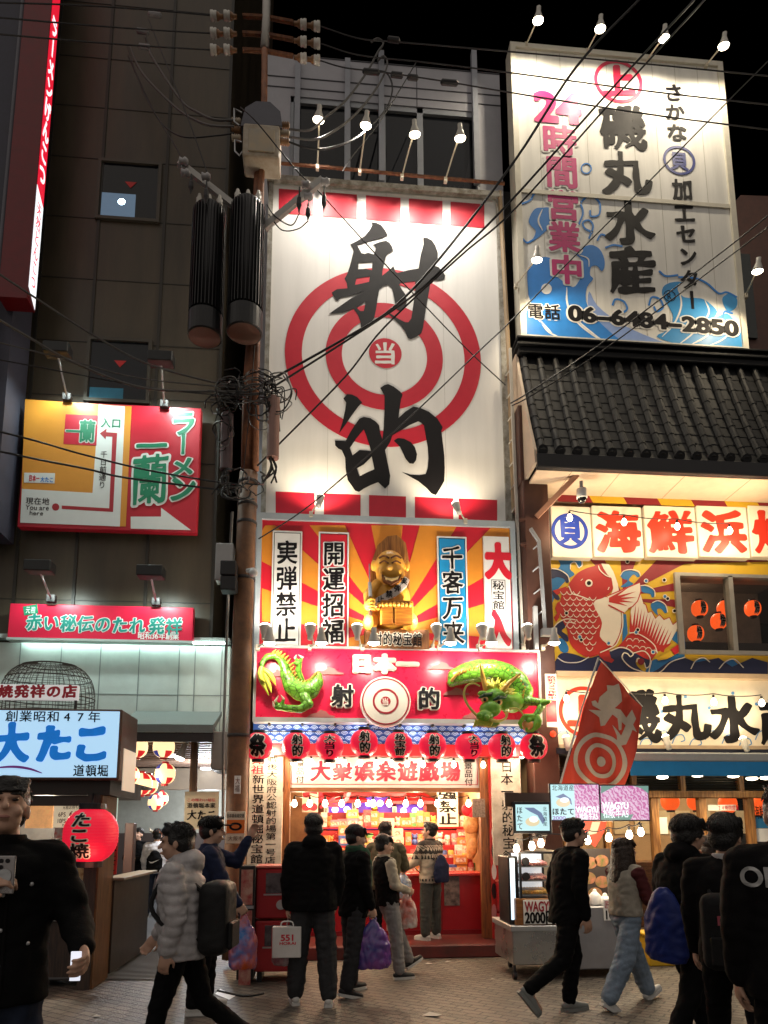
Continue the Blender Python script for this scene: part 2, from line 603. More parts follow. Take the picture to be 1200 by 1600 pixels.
# == the ground
def paver_mat():
	m = bpy.data.materials.new('paving bricks')
	m.use_nodes = True
	nt = m.node_tree; b = nt.nodes['Principled BSDF']
	tc = nt.nodes.new('ShaderNodeTexCoord')
	mp = nt.nodes.new('ShaderNodeMapping'); mp.inputs['Rotation'].default_value = (0, 0, R(38))
	br = nt.nodes.new('ShaderNodeTexBrick')
	br.inputs['Scale'].default_value = 2.6
	br.inputs['Mortar Size'].default_value = .024
	br.inputs['Mortar Smooth'].default_value = .3
	br.inputs['Color1'].default_value = (.20, .17, .14, 1)
	br.inputs['Color2'].default_value = (.12, .105, .088, 1)
	br.inputs['Mortar'].default_value = (.035, .03, .028, 1)
	nt.links.new(tc.outputs['Object'], mp.inputs[0]); nt.links.new(mp.outputs[0], br.inputs['Vector'])
	nz = nt.nodes.new('ShaderNodeTexNoise'); nz.inputs['Scale'].default_value = 1.7; nz.inputs['Detail'].default_value = 9; nz.inputs['Roughness'].default_value = .7
	nt.links.new(tc.outputs['Object'], nz.inputs['Vector'])
	mx = nt.nodes.new('ShaderNodeMixRGB'); mx.blend_type = 'MULTIPLY'; mx.inputs[0].default_value = .75
	rp = nt.nodes.new('ShaderNodeValToRGB'); rp.color_ramp.elements[0].position = .35; rp.color_ramp.elements[0].color = (.28, .27, .26, 1); rp.color_ramp.elements[1].position = .62
	nt.links.new(nz.outputs[0], rp.inputs[0])
	nt.links.new(br.outputs['Color'], mx.inputs[1]); nt.links.new(rp.outputs[0], mx.inputs[2])
	nt.links.new(mx.outputs[0], b.inputs['Base Color'])
	mr = nt.nodes.new('ShaderNodeMapRange'); mr.inputs['To Min'].default_value = .28; mr.inputs['To Max'].default_value = .7
	nt.links.new(nz.outputs[0], mr.inputs[0]); nt.links.new(mr.outputs[0], b.inputs['Roughness'])
	n3 = nt.nodes.new('ShaderNodeTexNoise'); n3.inputs['Scale'].default_value = 55; nt.links.new(tc.outputs['Object'], n3.inputs['Vector'])
	ad = nt.nodes.new('ShaderNodeMath'); ad.operation = 'MULTIPLY_ADD'; ad.inputs[1].default_value = -1.0
	nt.links.new(br.outputs['Fac'], ad.inputs[0]); nt.links.new(n3.outputs[0], ad.inputs[2])
	bp = nt.nodes.new('ShaderNodeBump'); bp.inputs['Strength'].default_value = .7; bp.inputs['Distance'].default_value = .016
	nt.links.new(ad.outputs[0], bp.inputs['Height']); nt.links.new(bp.outputs[0], b.inputs['Normal'])
	return m
tag(MB().add([(-300, -300, 0), (300, -300, 0), (300, 300, 0), (-300, 300, 0)], [(0, 1, 2, 3)]).build('ground', paver_mat()), kind='structure')
# == left building of brown panels
YL = 9.95
brown = mat('brown metal cladding', (.066, .050, .030), .42, .0, var=.4, scale=1.6, stretch=(1.5, 1.5, .25), bump=.03, bscale=12)
seam = mat('dark panel seam', (.02, .017, .012), .5)
mint = mat('pale mint wall panel', (.58, .66, .62), .5, var=.12, scale=3, bump=.05)
lx0, lx1, lz0, lz1 = rect(-420, -340, 352, 1005, YL)
lb = empty('brown_building', (lx0, YL, 0), 'dark brown panelled building carrying the entrance map sign and a red strip sign', 'building')
MB().box(lx0, lx1, YL, 17.0, lz0, lz1 + 8).build('wall', brown, lb)
mb = MB()
for px, py in ((-60, 560), (52, 560), (140, 560), (246, 560), (345, 560)):
	x = at(px, py, YL).x
	mb.box(x - .022, x + .022, YL - .02, YL, lz0, lz1 + 7.99)
for py in (10, 95, 172, 252, 345, 440, 538, 622, 720, 940):
	z = at(200, py, YL).z
	mb.box(lx0, lx1, YL - .007, YL, z - .006, z + .006)
mb.build('panel_joint', seam, lb)
glassd = glass_mat('dark window glass', (.01, .012, .016), .03, .35)
darkroom = mat('dark room behind glass', (.006, .007, .009), .9)
redm = mat('red sticker', (.5, .02, .02), .5)
bluep = mat('blue panel in window', (.02, .16, .25), .5)
bluelit = mat('bluish lit reflection lamp', (.5, .7, .9), .3, emit=14.0, ecol=(.6, .82, 1), var=0)
for (x0, y0, x1, y1), k in (((157, 258, 247, 343), 0), ((140, 535, 231, 626), 1)):
	a, b, c, d = rect(x0, y0, x1, y1, YL)
	f = MB()
	w = .05
	for q in ((a - w, a, c - w, d + w), (b, b + w, c - w, d + w), (a, b, d, d + w), (a, b, c - w, c)):
		f.box(q[0], q[1], YL - .05, YL + .02, q[2], q[3])
	fo = f.build('window', mat('brown window frame', (.06, .052, .04), .4, .3), lb)
	MB().box(a, b, YL - .012, YL - .008, c, d).build('pane', glassd, fo)
	MB().box(a, b, YL - .004, YL - .001, c, d).build('dark_interior', darkroom, fo)
	cx = a + (b - a) * .52; cz = d - (d - c) * .38
	MB().prism([(cx - .09, YL - .02, cz + .05), (cx + .09, YL - .02, cz + .05), (cx, YL - .02, cz - .06)], (0, .004, 0)).build('rescue_sticker', redm, fo)
	if k == 0:
		MB().ell((a + (b - a) * .38, YL - .0145, c + (d - c) * .3), .055, .001, .055).build('ceiling_lamp', bluelit, fo)  # glowing disc on the pane stands in for a lamp's reflection
		f = MB(); f.box(a + .02, a + (b - a) * .62, YL - .0135, YL - .0125, c + .02, c + (d - c) * .45)
		f.build('lit_blind', mat('blind lit bluish', (.1, .16, .22), .6, emit=.16, ecol=(.35, .55, .8)), fo)
	else:
		MB().box(a + .02, a + (b - a) * .6, YL - .0135, YL - .0125, c + .01, c + (d - c) * .2).build('blue_board', bluep, fo)
a, b, c, d = rect(-420, 1003, 358, 1152, 9.9)
MB().box(a, b, 9.9, 10.3, c, d).build('lower_wall', mint, lb)
mb = MB()
for px in (27, 92, 154, 215, 278, 303, 345):
	x = at(px, 1080, 9.9).x
	mb.box(x - .006, x + .006, 9.893, 9.9, c, d)
z = at(200, 1085, 9.9).z
mb.box(a, b, 9.894, 9.9, z - .005, z + .005)
mb.build('lower_joint', mat('pale panel seam', (.25, .3, .29), .6), lb)
z = at(200, 1000, 9.9).z
MB().box(a, b, 9.8, 9.95, z - .03, z + .03).build('ledge', mat('mint ledge', (.4, .47, .45), .5), lb)
MB().box(at(30, 1006, 9.75).x, at(350, 1006, 9.75).x, 9.79, 9.83, z - .06, z - .032).build('tube_lamp', mat('lit tube lamp', (.8, 1, .95), .4, emit=13.0, ecol=(.75, 1, .93), var=0), lb)
nb = empty('slate_building', (lx0 - 1, 9.4, 0), 'dark slate blue building edge at the far left behind the red vertical sign', 'building')
a, b, c, d = rect(-400, -400, 52, 470, 9.6)
MB().box(lx0 - 3, at(45, 200, 9.3).x, 9.3, 9.9, 5.6, 16).build('wall', mat('slate blue wall', (.05, .05, .075), .6, var=.25), nb)
p = at(14, 250, 9.2)
MB().cyl((p.x, 9.2, 5.6), (p.x, 9.2, 15), .035).build('down_pipe', mat('grey pipe', (.12, .12, .15), .5), nb)
ax0 = at(150, 1300, 9.6).x; ax1 = at(350, 1300, 9.6).x
alley_floor = mat('smooth grey alley concrete', (.16, .17, .18), .35, var=.35, scale=2)
tag(MB().box(ax0 - 1.2, ax1, 8.75, 17.5, -.02, .006).build('alley_floor', alley_floor), kind='structure')
aw = empty('alley_building', (ax0, 12, 0), 'dim alley passage with plain grey green back wall behind the hanging lanterns', 'building')
greyg = mat('grey green plaster', (.30, .31, .27), .7, var=.15)
MB().box(ax0 - 2.5, ax1 + 1.5, 17.5, 17.7, 0, 4).build('back_wall', greyg, aw)
MB().box(ax0 - 2.5, ax1 + 1.5, 17.44, 17.5, 0, 1.55).build('wainscot', mat('dark brown wainscot', (.06, .045, .04), .5), aw)
MB().box(ax1, ax1 + .2, 10.3, 17.5, 0, 3.3).build('side_wall', mat('tan plaster', (.3, .24, .17), .7), aw)
MB().box(ax0 - 2.5, ax1 + .2, 10.2, 17.6, 2.95, 3.1).build('ceiling', mat('brown slatted ceiling', (.10, .065, .045), .5), aw)
mb = MB()
for i in range(22):
	y = 10.4 + i * .32
	mb.box(ax0 - 2.5, ax1, y, y + .05, 2.9, 2.95)
mb.build('ceiling_slat', mat('ceiling slat', (.16, .1, .07), .5), aw)
MB().box(ax0 - 2.4, ax1 - .1, 15.2, 15.4, 2.45, 2.95).build('beam', mat('alley beam', (.22, .17, .12), .6), aw)
for x, y in ((ax0 + .3, 12.5), (ax0 + 1.1, 13.8), (ax0 + .5, 15.0), (ax0 - .4, 12.5), (ax0 - .6, 10.8)):
	MB().cyl((x, y, 2.86), (x, y, 2.895), .11).build('downlight', mat('lit downlight', (1, 1, 1), .3, emit=9.0, ecol=(.85, .93, 1), var=0), aw)
light('alley_light', 'POINT', (ax0 + .7, 13.5, 2.7), 170, (.88, .93, 1), .15, parent=aw)
light('alley_light', 'POINT', (ax0 + .4, 16.3, 2.3), 100, (.92, .95, 1), .15, parent=aw)
av = empty('alley_awning', at(262, 1130, 9.3), 'grey metal awning with brackets over the alley mouth', 'awning')
a, b, c, d = rect(190, 1117, 335, 1148, 9.2)
MB().add([(a, 9.85, d + .16), (b, 9.85, d + .16), (b, 9.1, c + .12), (a, 9.1, c + .12), (a, 9.85, d + .1), (b, 9.85, d + .1), (b, 9.1, c + .02), (a, 9.1, c + .02)],
		 [(0, 1, 2, 3), (7, 6, 5, 4), (3, 2, 6, 7), (0, 3, 7, 4), (1, 0, 4, 5), (2, 1, 5, 6)]).build('awning_sheet', mat('grey awning sheet', (.22, .25, .24), .5, .3, bump=.2), av)
MB().box(a, b, 9.12, 9.16, c - .1, c + .02).build('gutter', M_dsteel, av)
MB().box(b - .03, b + .2, 9.2, 9.85, c - .45, c + .05, .01).build('side_curtain', mat('clear vinyl curtain', (.2, .19, .17), .3), av)
mm = MB()
p0, p1, p2, p3 = on_ground(150, 1530, .012), on_ground(245, 1530, .012), on_ground(247, 1484, .012), on_ground(192, 1484, .012)
mm.add([p0, p1, p2, p3], [(0, 1, 2, 3)])
for i in range(26):
	t = i / 26
	q0, q1 = p0.lerp(p3, t), p1.lerp(p2, t)
	mm.box(q0.x, q1.x, q0.y, q0.y + .016, .012, .02)
dm = mm.build('floor_mat', mat('ribbed grey rubber', (.15, .15, .145), .6))
tag(dm, 'ribbed grey entrance mat lying at the alley mouth', 'mat')
# == shooting gallery building (pale upper storey behind the target board)
YB = 10.15
pale = mat('pale grey cladding', (.42, .42, .46), .5, var=.15, scale=1.5, bump=.04)
gb = empty('gallery_building', (at(600, 700, YB).x, YB, 0), 'narrow pale grey building behind the huge target board', 'building')
bx0, bx1 = at(413, 200, YB).x, at(783, 200, YB).x
ztop = at(600, 100, YB).z
zw1, zw0 = at(600, 162, YB).z, at(600, 300, YB).z
wl = MB()
wl.box(bx0, bx1, YB, YB + .25, zw1, ztop)
wl.box(bx0, bx1, YB, YB + .25, 3.9, zw0)
wl.box(bx0, at(453, 200, YB).x, YB, YB + .25, zw0, zw1)
wl.box(at(748, 200, YB).x, bx1, YB, YB + .25, zw0, zw1)
wl.box(bx0, bx0 + .2, YB + .25, 13, 3.9, ztop)
wl.box(bx1 - .2, bx1, YB + .25, 13, 3.9, ztop)
wl.build('wall', pale, gb)
for px in (465, 543, 596, 742):
	x = at(px, 140, YB - .08).x
	MB().box(x - .045, x + .045, YB - .1, YB - .001, at(px, 290, YB).z, at(px, 88 if px > 550 else 100, YB).z).build('post', mat('bluish grey post', (.33, .35, .40), .5), gb)
mb = MB()
for py in (100, 134, 150):
	z = at(600, py, YB).z
	mb.box(bx0, bx1, YB - .01, YB, z - .008, z + .008)
for px in (545, 651):
	x = at(px, 120, YB).x
	mb.box(x - .006, x + .006, YB - .008, YB, zw1, ztop)
mb.build('panel_joint', mat('cladding joint', (.06, .06, .07), .6), gb)
a, b = at(453, 230, YB).x, at(748, 230, YB).x
f = MB()
for px in (453, 543, 598, 657, 748):
	x = at(px, 230, YB).x
	f.box(x - .05, x + .05, YB + .02, YB + .12, zw0, zw1)
f.box(a, b, YB + .02, YB + .12, zw1 - .1, zw1)
fo = f.build('window', mat('light grey window frame', (.35, .37, .40), .45, .2), gb)
MB().box(a, b, YB + .07, YB + .076, zw0, zw1 - .1).build('pane', glassd, fo)
MB().box(a, b, YB + 1.2, YB + 1.25, zw0 - .5, zw1).build('room_wall', mat('dim room wall', (.03, .03, .034), .8), gb)
mb = MB()
for i in range(12):
	x = at(668 + i * 7, 270, YB + .5).x
	mb.box(x - .012, x + .012, YB + .5, YB + .53, zw0, zw0 + .75)
mb.build('railing', mat('pale railing', (.3, .3, .3), .5), gb)
mb = MB()
p = at(590, 250, YB + .6)
mb.box(p.x - .3, p.x + .1, YB + .5, YB + .8, zw0, zw0 + .9, .02)
mb.build('outdoor_unit', mat('beige outdoor unit', (.25, .25, .25), .5), gb)
rb = empty('brick_red_building', at(1190, 450, 11), 'dim reddish brown building edge past the right sign', 'building')
a, b, c, d = rect(1142, 318, 1420, 560, 11)
MB().prism([(a - .3, 11, 6), (b, 11, 6), (b, 11, d + .2), (a + .35, 11, d + .05), (a, 11, d - .35)], (0, 3, 0)).build('wall', mat('dim reddish wall', (.09, .04, .03), .6, var=.3), rb)
mb = MB()
x = at(1168, 460, 10.98).x
mb.box(x - .1, x + .1, 10.95, 11, at(1165, 530, 11).z, at(1165, 400, 11).z)
mb.build('window', mat('dim window', (.015, .02, .02), .2), rb)
for i, (x, y, w) in enumerate(((270 + 400, 1506, .05), (700, 1503, .04), (675, 1586, .09), (1079, 1590, .05), (770, 1530, .03), (150, 1588, .04))):
	g = on_ground(x, y, .006)
	o = MB().add([(g.x - w, g.y, .004), (g.x + w * .3, g.y - w * .7, .012), (g.x + w, g.y + w * .2, .005), (g.x - w * .1, g.y + w * .8, .015)], [(0, 1, 2, 3)]).build('paper_scrap', mat('dirty white paper', (.5, .48, .44), .7))
	tag(o, ['paper scrap at the step edge, left of two', 'paper scrap at the step edge, right of two', 'flat pale paper scrap in the middle of the paving', 'tiny pale scrap under the man with the blue bag', 'tiny scrap between the step and the food cart', 'tiny scrap by the nearest man\'s feet'][i], 'litter', 'paper scraps on the paving')
# == the huge target board
YT = 9.75
tb = empty('target_board', at(605, 815, YT), 'towering white board with red bullseye rings and two giant black brush characters', 'sign')
x0, x1, z0, z1 = rect(421, 300, 782, 818, YT)
MB().box(x0, x1, YT, YT + .3, z0, z1).build('panel', mat('white lit board', (.80, .79, .77), .42, var=.09, scale=1.6, stretch=(2.2, 2.2, .18)), tb)
fr = MB()
fr.box(x0 - .07, x0, YT - .04, YT + .3, z0, z1); fr.box(x1, x1 + .09, YT - .05, YT + .3, z0, z1)
fr.box(x0 - .1, x1 + .1, YT - .08, YT + .3, z1, z1 + .09)
for i in range(1, 4):
	x = x0 + (x1 - x0) * i / 4
	MB().box(x - .0025, x + .0025, YT - .0012, YT, z0, z1).build('sheet_joint', mat('board joint', (.5, .49, .46), .6), tb)
fr.build('frame', mat('weathered grey frame', (.33, .32, .29), .6, .2, col2=(.15, .13, .10), scale=9, bump=.2), tb)
T2 = zt(400, 0, 400); T5 = zt(400, 400, 400)
def bars(name, spans, ytl, ytr, ybl, ybr, xa, xb):
	L = []
	for a, b in spans:
		f = lambda x, p, q: p + (q - p) * (x - xa) / (xb - xa)
		L.append([(a, f(a, ytl, ytr)), (b, f(b, ytl, ytr)), (b, f(b, ybl, ybr)), (a, f(a, ybl, ybr))])
	return L
flat('red_block', [[T2(p) for p in l] for l in bars('', ((107, 268), (312, 473), (515, 677), (717, 874), (912, 1070)), 885, 958, 1000, 1069, 107, 1070)], YT - .003, M_red, tb)
flat('red_block', [[T5(p) for p in l] for l in bars('', ((92, 275), (318, 490), (530, 703), (745, 925), (950, 1130)), 1104, 1144, 1260, 1262, 92, 1130)], YT - .003, M_red, tb)
def wring(px, py, r0, r1, Y):
	c = at(px, py, Y)
	k = abs(at(px + 100, py, Y).x - at(px - 100, py, Y).x) / 200
	L = [circ(c.x, c.z, r1 * k, n=96)]
	if r0: L.append(circ(c.x, c.z, r0 * k, n=96))
	return L
flat('ring', wring(600, 556, 127, 153, YT), YT - .003, M_red, tb, px=False)
flat('ring', wring(601, 556, 66.5, 91.5, YT), YT - .003, M_red, tb, px=False)
flat('bullseye', wring(602, 552, 0, 25.5, YT), YT - .003, M_red, tb, px=False)
letters('当', (582, 534, 621, 571), YT - .003, M_white, tb, r=.028, brush=.02, shear=.06)
A = [(460,42),(505,48),(545,68),(575,105),(605,160),(560,180),(500,195),(430,215),(330,245),(370,318),(400,325),(430,315),(480,330),(500,275),(490,255),(470,245),(530,220),(590,207),(620,225),(640,255),(655,295),(610,320),(590,345),(575,400),(560,470),(555,520),(630,460),(655,435),(675,485),(690,495),(790,470),(880,455),(900,330),(925,240),(922,180),(960,182),(1000,205),(1030,250),(1050,310),(1052,370),(1020,430),(1060,445),(1100,490),(1118,520),(1110,545),(1070,560),(1000,560),(985,580),(975,650),(960,730),(940,850),(920,980),(905,1030),(860,1065),(810,1085),(785,1075),(760,1020),(720,960),(660,905),(590,840),(600,838),(700,905),(760,935),(790,935),(815,900),(830,800),(850,660),(850,570),(800,575),(720,585),(705,600),(730,640),(765,690),(775,760),(750,810),(720,832),(690,825),(670,770),(655,680),(640,625),(605,597),(560,615),(530,640),(515,720),(500,820),(485,895),(450,945),(390,985),(365,980),(360,930),(340,870),(310,830),(300,812),(200,850),(80,860),(180,790),(280,720),(390,655),(300,690),(185,715),(160,742),(140,735),(105,670),(150,640),(245,632),(240,590),(220,545),(240,510),(265,440),(290,340),(300,300),(290,270),(270,240),(330,210),(400,165),(445,110),(466,70)]
H = [[(345,402),(468,395),(465,470),(440,465),(410,458),(340,462)], [(325,545),(385,535),(445,527),(438,575),(312,602)], [(325,805),(405,748),(400,800),(390,835),(360,835)]]
flat('lettering', [A] + H, YT - .007, M_ink, tb, T=zt(500, 340, 210))
B = [[(160,195),(195,155),(240,160),(290,185),(335,235),(300,270),(240,350),(180,440),(120,520),(150,420),(175,310),(185,235)],
 [(505,97),(545,70),(580,62),(630,85),(690,130),(715,160),(700,200),(685,300),(675,380),(740,320),(815,272),(880,285),(960,320),(1040,385),(1090,465),(1078,500),(1090,600),(1105,730),(1110,850),(1105,970),(1060,1050),(1025,1102),(985,1085),(940,1035),(860,970),(770,920),(708,885),(790,910),(870,915),(930,905),(950,850),(958,760),(950,650),(930,540),(915,450),(890,425),(860,410),(780,445),(690,500),(620,540),(600,600),(550,680),(570,780),(598,920),(590,1000),(550,1040),(485,980),(420,1005),(350,1040),(305,1072),(270,1060),(200,960),(182,870),(175,750),(145,680),(110,665),(82,635),(80,590),(140,592),(180,595),(220,520),(270,440),(310,385),(350,370),(410,380),(465,415),(495,450),(505,520),(525,580),(535,490),(545,300),(545,170)],
 [(350,487),(375,545),(420,690),(380,685),(310,680),(245,730),(220,660),(280,570)], [(285,850),(350,815),(425,740),(450,860),(380,890),(310,925)],
 [(632,592),(670,568),(730,575),(790,605),(830,655),(850,720),(840,775),(815,808),(780,805),(745,765),(720,710),(690,650)]]
flat('lettering', B, YT - .007, M_ink, tb, T=zt(510, 590, 200))
# == gallery panel with the carved figure
YG = 9.4
gp = empty('slogan_signboard', at(600, 1010, YG), 'red and orange sunburst panel with four vertical slogan plates above the dragon sign', 'sign')
x0, x1, z0, z1 = rect(404, 815, 802, 1014, YG)
orange = mat('orange sign paint', (.72, .26, .025), .4, var=.06)
crimson = mat('crimson sign paint', (.62, .012, .03), .4, var=.06)
MB().box(x0, x1, YG, YG + .3, z0, z1).build('panel', crimson, gp)
fr = MB()
fr.box(x0 - .04, x0 + .03, YG - .05, YG + .3, z0, z1 + .05); fr.box(x1 - .03, x1 + .04, YG - .05, YG + .3, z0, z1 + .05)
fr.box(x0 + .03, x1 - .03, YG - .05, YG + .3, z1 - .04, z1 + .05)
fr.build('frame', mat('pale blue grey frame', (.42, .48, .52), .5, .2, bump=.1), gp)
C0 = (612, 985)
L = []
def clipray(a):
	dx, dy = math.cos(R(a)), -math.sin(R(a))
	t = 1e9
	if dx > 0: t = min(t, (797 - C0[0]) / dx)
	if dx < 0: t = min(t, (409 - C0[0]) / dx)
	if dy < 0: t = min(t, (821 - C0[1]) / dy)
	if dy > 0: t = min(t, (1010 - C0[1]) / dy)
	return (C0[0] + dx * t, C0[1] + dy * t)
for a, b in ((-4, 16), (30, 46), (58, 75), (84, 101), (114, 128), (138, 152), (162, 176), (-28, -14), (190, 205)):
	pts = [C0] + [clipray(a + (b - a) * i / 6) for i in range(7)]
	L.append(pts)
flat('orange_ray', L, YG - .002, orange, gp)
blue = mat('bright blue sign paint', (.01, .25, .55), .4, var=.05)
silver = mat('brushed silver edge', (.5, .5, .5), .35, .6)
for txt, (a, b, c, d), bgm, tm, om in (('実弾禁止', (424, 829, 471, 1010), M_white, M_ink, None), ('開運招福', (497, 831, 545, 1011), crimson, M_ink, M_white), ('千客万来', (684, 838, 731, 1013), blue, M_ink, M_white)):
	r_ = rect(a, b, c, d, YG - .04)
	MB().box(r_[0], r_[1], YG - .04, YG, r_[2], r_[3], .006).build('slogan_plate', M_white, gp)
	q = rect(a + 2.5, b + 3, c - 2.5, d, YG - .043)
	MB().box(q[0], q[1], YG - .0425, YG - .04, q[2], q[3]).build('slogan_border', M_ink, gp)
	q = rect(a + 3.5, b + 4, c - 3.5, d, YG - .047)
	MB().box(q[0], q[1], YG - .0465, YG - .0425, q[2], q[3]).build('slogan_face', bgm, gp)
	letters(txt, (a + 6, b + 14, c - 6, d - 4), YG - .048, tm, gp, r=.022, brush=.03, vert=True, out=om, outw=.06, shear=.04)
r_ = rect(757, 838, 798, 1013, YG - .04)
MB().box(r_[0], r_[1], YG - .04, YG, r_[2], r_[3], .006).build('slogan_plate', M_white, gp)
letters('大', (758, 848, 799, 905), YG - .041, crimson, gp, r=.09, brush=.02)
letters('入', (760, 952, 797, 1010), YG - .041, crimson, gp, r=.085, brush=.02)
letters('秘宝館', (769, 907, 789, 953), YG - .041, M_ink, gp, r=.012, vert=True)
fl = rect(768, 906, 790, 954, YG - .041)
flat('plate_border', [[(fl[0], fl[2]), (fl[1], fl[2]), (fl[1], fl[3]), (fl[0], fl[3])], [(fl[0] + .008, fl[2] + .008), (fl[1] - .008, fl[2] + .008), (fl[1] - .008, fl[3] - .008), (fl[0] + .008, fl[3] - .008)]], YG - .043, M_ink, gp, px=False)
r_ = rect(570, 983, 671, 1013, YG - .30)
nbd = MB().box(r_[0], r_[1], YG - .30, YG - .08, r_[2], r_[3], .008).build('name_board', wood_mat('name board wood', '#5a3414', '#8a5522'))
tag(nbd, 'wooden plinth board with a white edged name below the carved figure', 'sign')
letters('射的秘宝館', (582, 987, 660, 1010), YG - .30, M_ink, nbd, r=.022, out=M_cream, outw=.06, brush=.02)
# == dragon sign box
YD = 9.15
ds = empty('dragon_sign', at(620, 1128, YD), 'long bright red fascia sign with raised lettering and a round target under a green dragon', 'sign')
x0, x1, z0, z1 = rect(396, 1012, 845, 1130, YD)
hot = mat('glossy red fascia', (.62, .008, .05), .28, var=.05)
MB().box(x0 + .03, x1 - .03, YD + .01, YD + .3, z0 + .03, z1 - .03).build('panel', hot, ds)
fr = MB()
fr.box(x0, x0 + .035, YD - .02, YD + .3, z0, z1); fr.box(x1 - .035, x1, YD - .02, YD + .3, z0, z1)
fr.box(x0 + .035, x1 - .035, YD - .02, YD + .3, z1 - .035, z1); fr.box(x0 + .035, x1 - .035, YD - .02, YD + .3, z0, z0 + .06)
fr.build('frame', mat('silver sign frame', (.55, .55, .54), .35, .5, bump=.1), ds)
def raised(txt, box, m, om, r, ow, par, d0=.04):
	b = rect(*box, YD - d0)
	L = layout(txt, *b, r + ow, .02, fill=.92)
	me = fill2d(L, d0 / 2)
	me.transform(Matrix.Translation((0, YD + .008 - d0 / 2, 0)) @ XZ)
	put('lettering_outline', me, om, par)
	L = layout(txt, *b, r, .02, fill=.92)
	me = fill2d(L, .006)
	me.transform(Matrix.Translation((0, YD - d0, 0)) @ XZ)
	put('lettering', me, m, par)
raised('日本一', (547, 1021, 655, 1053), mat('pale gold face', (.62, .56, .48), .35, .3), M_cream, .05, .055, ds)
raised('射', (516, 1067, 555, 1107), M_ink, M_cream, .03, .055, ds)
raised('的', (651, 1072, 690, 1111), M_ink, M_cream, .03, .055, ds)
c = at(602, 1097, YD - .06)
k = abs(at(650, 1097, YD).x - at(550, 1097, YD).x) / 100
MB().lathe([(38 * k, -.06), (39 * k, -.05), (39 * k, .05), (38 * k, .06)], c, 64, 'Y').build('target_disc', M_cream, ds)
tr = mat('dark red ring paint', (.35, .02, .035), .4)
for r0, r1 in ((34.5, 36.5), (17, 20), (0, 7.5)):
	flat('ring', [circ(c.x, c.z, r1 * k, n=72)] + ([circ(c.x, c.z, r0 * k, n=72)] if r0 else []), YD - .123, tr, ds, px=False)
letters('当', (596, 1090, 608, 1103), YD - .124, M_cream, ds, r=.02)
cl = mat('greyed red cloud', (.35, .12, .11), .5)
for (cx, cy, w) in ((514, 1049, 46), (433, 1052, 26), (501, 1116, 44), (690, 1041, 40), (712, 1081, 42), (738, 1118, 34)):
	L = [[(cx - w / 2, cy + 5), (cx + w / 2, cy + 5), (cx + w / 2, cy + 3), (cx + w * .3, cy + 1), (cx + w * .2, cy - 4), (cx, cy - 7), (cx - w * .15, cy - 2), (cx - w * .35, cy)]]
	flat('cloud', L, YD - .003, cl, ds, ext=.006)
cn = empty('shop_canopy', at(620, 1170, 9.3), 'red beam and blue wave patterned frieze under the dragon sign', 'canopy')
wx0, wx1 = at(395, 1150, 9.32).x, at(846, 1150, 9.32).x
zb1 = at(620, 1136, 9.32).z; zb0 = at(620, 1163, 9.32).z
MB().box(wx0, wx1, 9.32, 9.5, zb0, zb1 + .15).build('frieze', mat('deep blue frieze', (.012, .06, .28), .4), cn)
Lw = []
step = .115; rows = 3
hh = (zb1 - zb0) / (rows + .3)
for rr in range(rows, -1, -1):
	pass
n = int((wx1 - wx0) / step)
for rr in range(rows + 1):
	for i in range(n):
		cx = wx0 + (i + .5 + .5 * (rr % 2)) * step
		if cx > wx1 - .06: continue
		cz = zb0 + rr * hh - hh * .35
		for q in (.98, .66, .34):
			ra, rb_ = step * .5 * q, step * .5 * (q - .17)
			A0 = 12 if q > .5 else 0
			arc = [(cx + ra * math.cos(R(a)), cz + ra * 1.05 * math.sin(R(a))) for a in range(A0 + 12, 169 - A0, 12)]
			arc2 = [(cx + rb_ * math.cos(R(a)), cz + rb_ * 1.05 * math.sin(R(a))) for a in range(168 - A0, A0 + 11, -12)]
			lp = [(p[0], min(max(p[1], zb0 + .002), zb1 + .02)) for p in arc + arc2]
			Lw.append(lp)
flat('wave_pattern', Lw, 9.317, mat('pale wave paint', (.36, .50, .72), .4), cn, px=False)
zr0 = at(620, 1181, 9.30).z
MB().box(wx0, wx1, 9.30, 9.5, zr0, zb0, .004).build('red_beam', mat('red lacquer beam', (.36, .015, .02), .3), cn)
MB().box(wx0, wx1, 9.2, 9.6, zb1 + .15, zb1 + .18).build('soffit', M_dsteel, cn)
for i in range(9):
	x = wx0 + (wx1 - wx0) * (i + .5) / 9
	MB().box(x - .015, x + .015, 9.2, 9.32, zb1, zb1 + .15).build('bracket', M_dsteel, cn)
YH = 9.55
hb = empty('header_board', at(600, 1231, YH), 'silver grey header board with red brush lettering over the shooting counter', 'sign')
r_ = rect(449, 1176, 752, 1231, YH)
MB().box(r_[0], r_[1], YH, YH + .08, r_[2], r_[3]).build('panel', mat('silver grey panel', (.50, .51, .50), .35, .2, var=.05), hb)
q = rect(455, 1181, 746, 1226, YH)
e = .008
flat('border', [[(q[0], q[2]), (q[1], q[2]), (q[1], q[3]), (q[0], q[3])], [(q[0] + e, q[2] + e), (q[1] - e, q[2] + e), (q[1] - e, q[3] - e), (q[0] + e, q[3] - e)]], YH - .003, tr, hb, px=False)
letters('大衆娯楽遊戯場', (484, 1188, 720, 1222), YH - .001, M_red, hb, r=.04, brush=.03, out=M_white, outw=.05, shear=.05, fill=.93)
for bx in ((462, 1186, 476, 1224), (725, 1190, 739, 1228)):
	letters('景品付', bx, YH - .001, M_ink, hb, r=.01, vert=True)
mb = MB()
mb.box(r_[0] - .06, r_[1] + .06, YH - .03, YH + .1, r_[2] - .055, r_[2])
mb.build('timber_sill', wood_mat('honey timber', '#4a2810', '#7a4a20', vertical=False), hb)
plank = mat('aged white plank', (.62, .58, .49), .6, col2=(.36, .32, .26), scale=3.5, bump=.1)
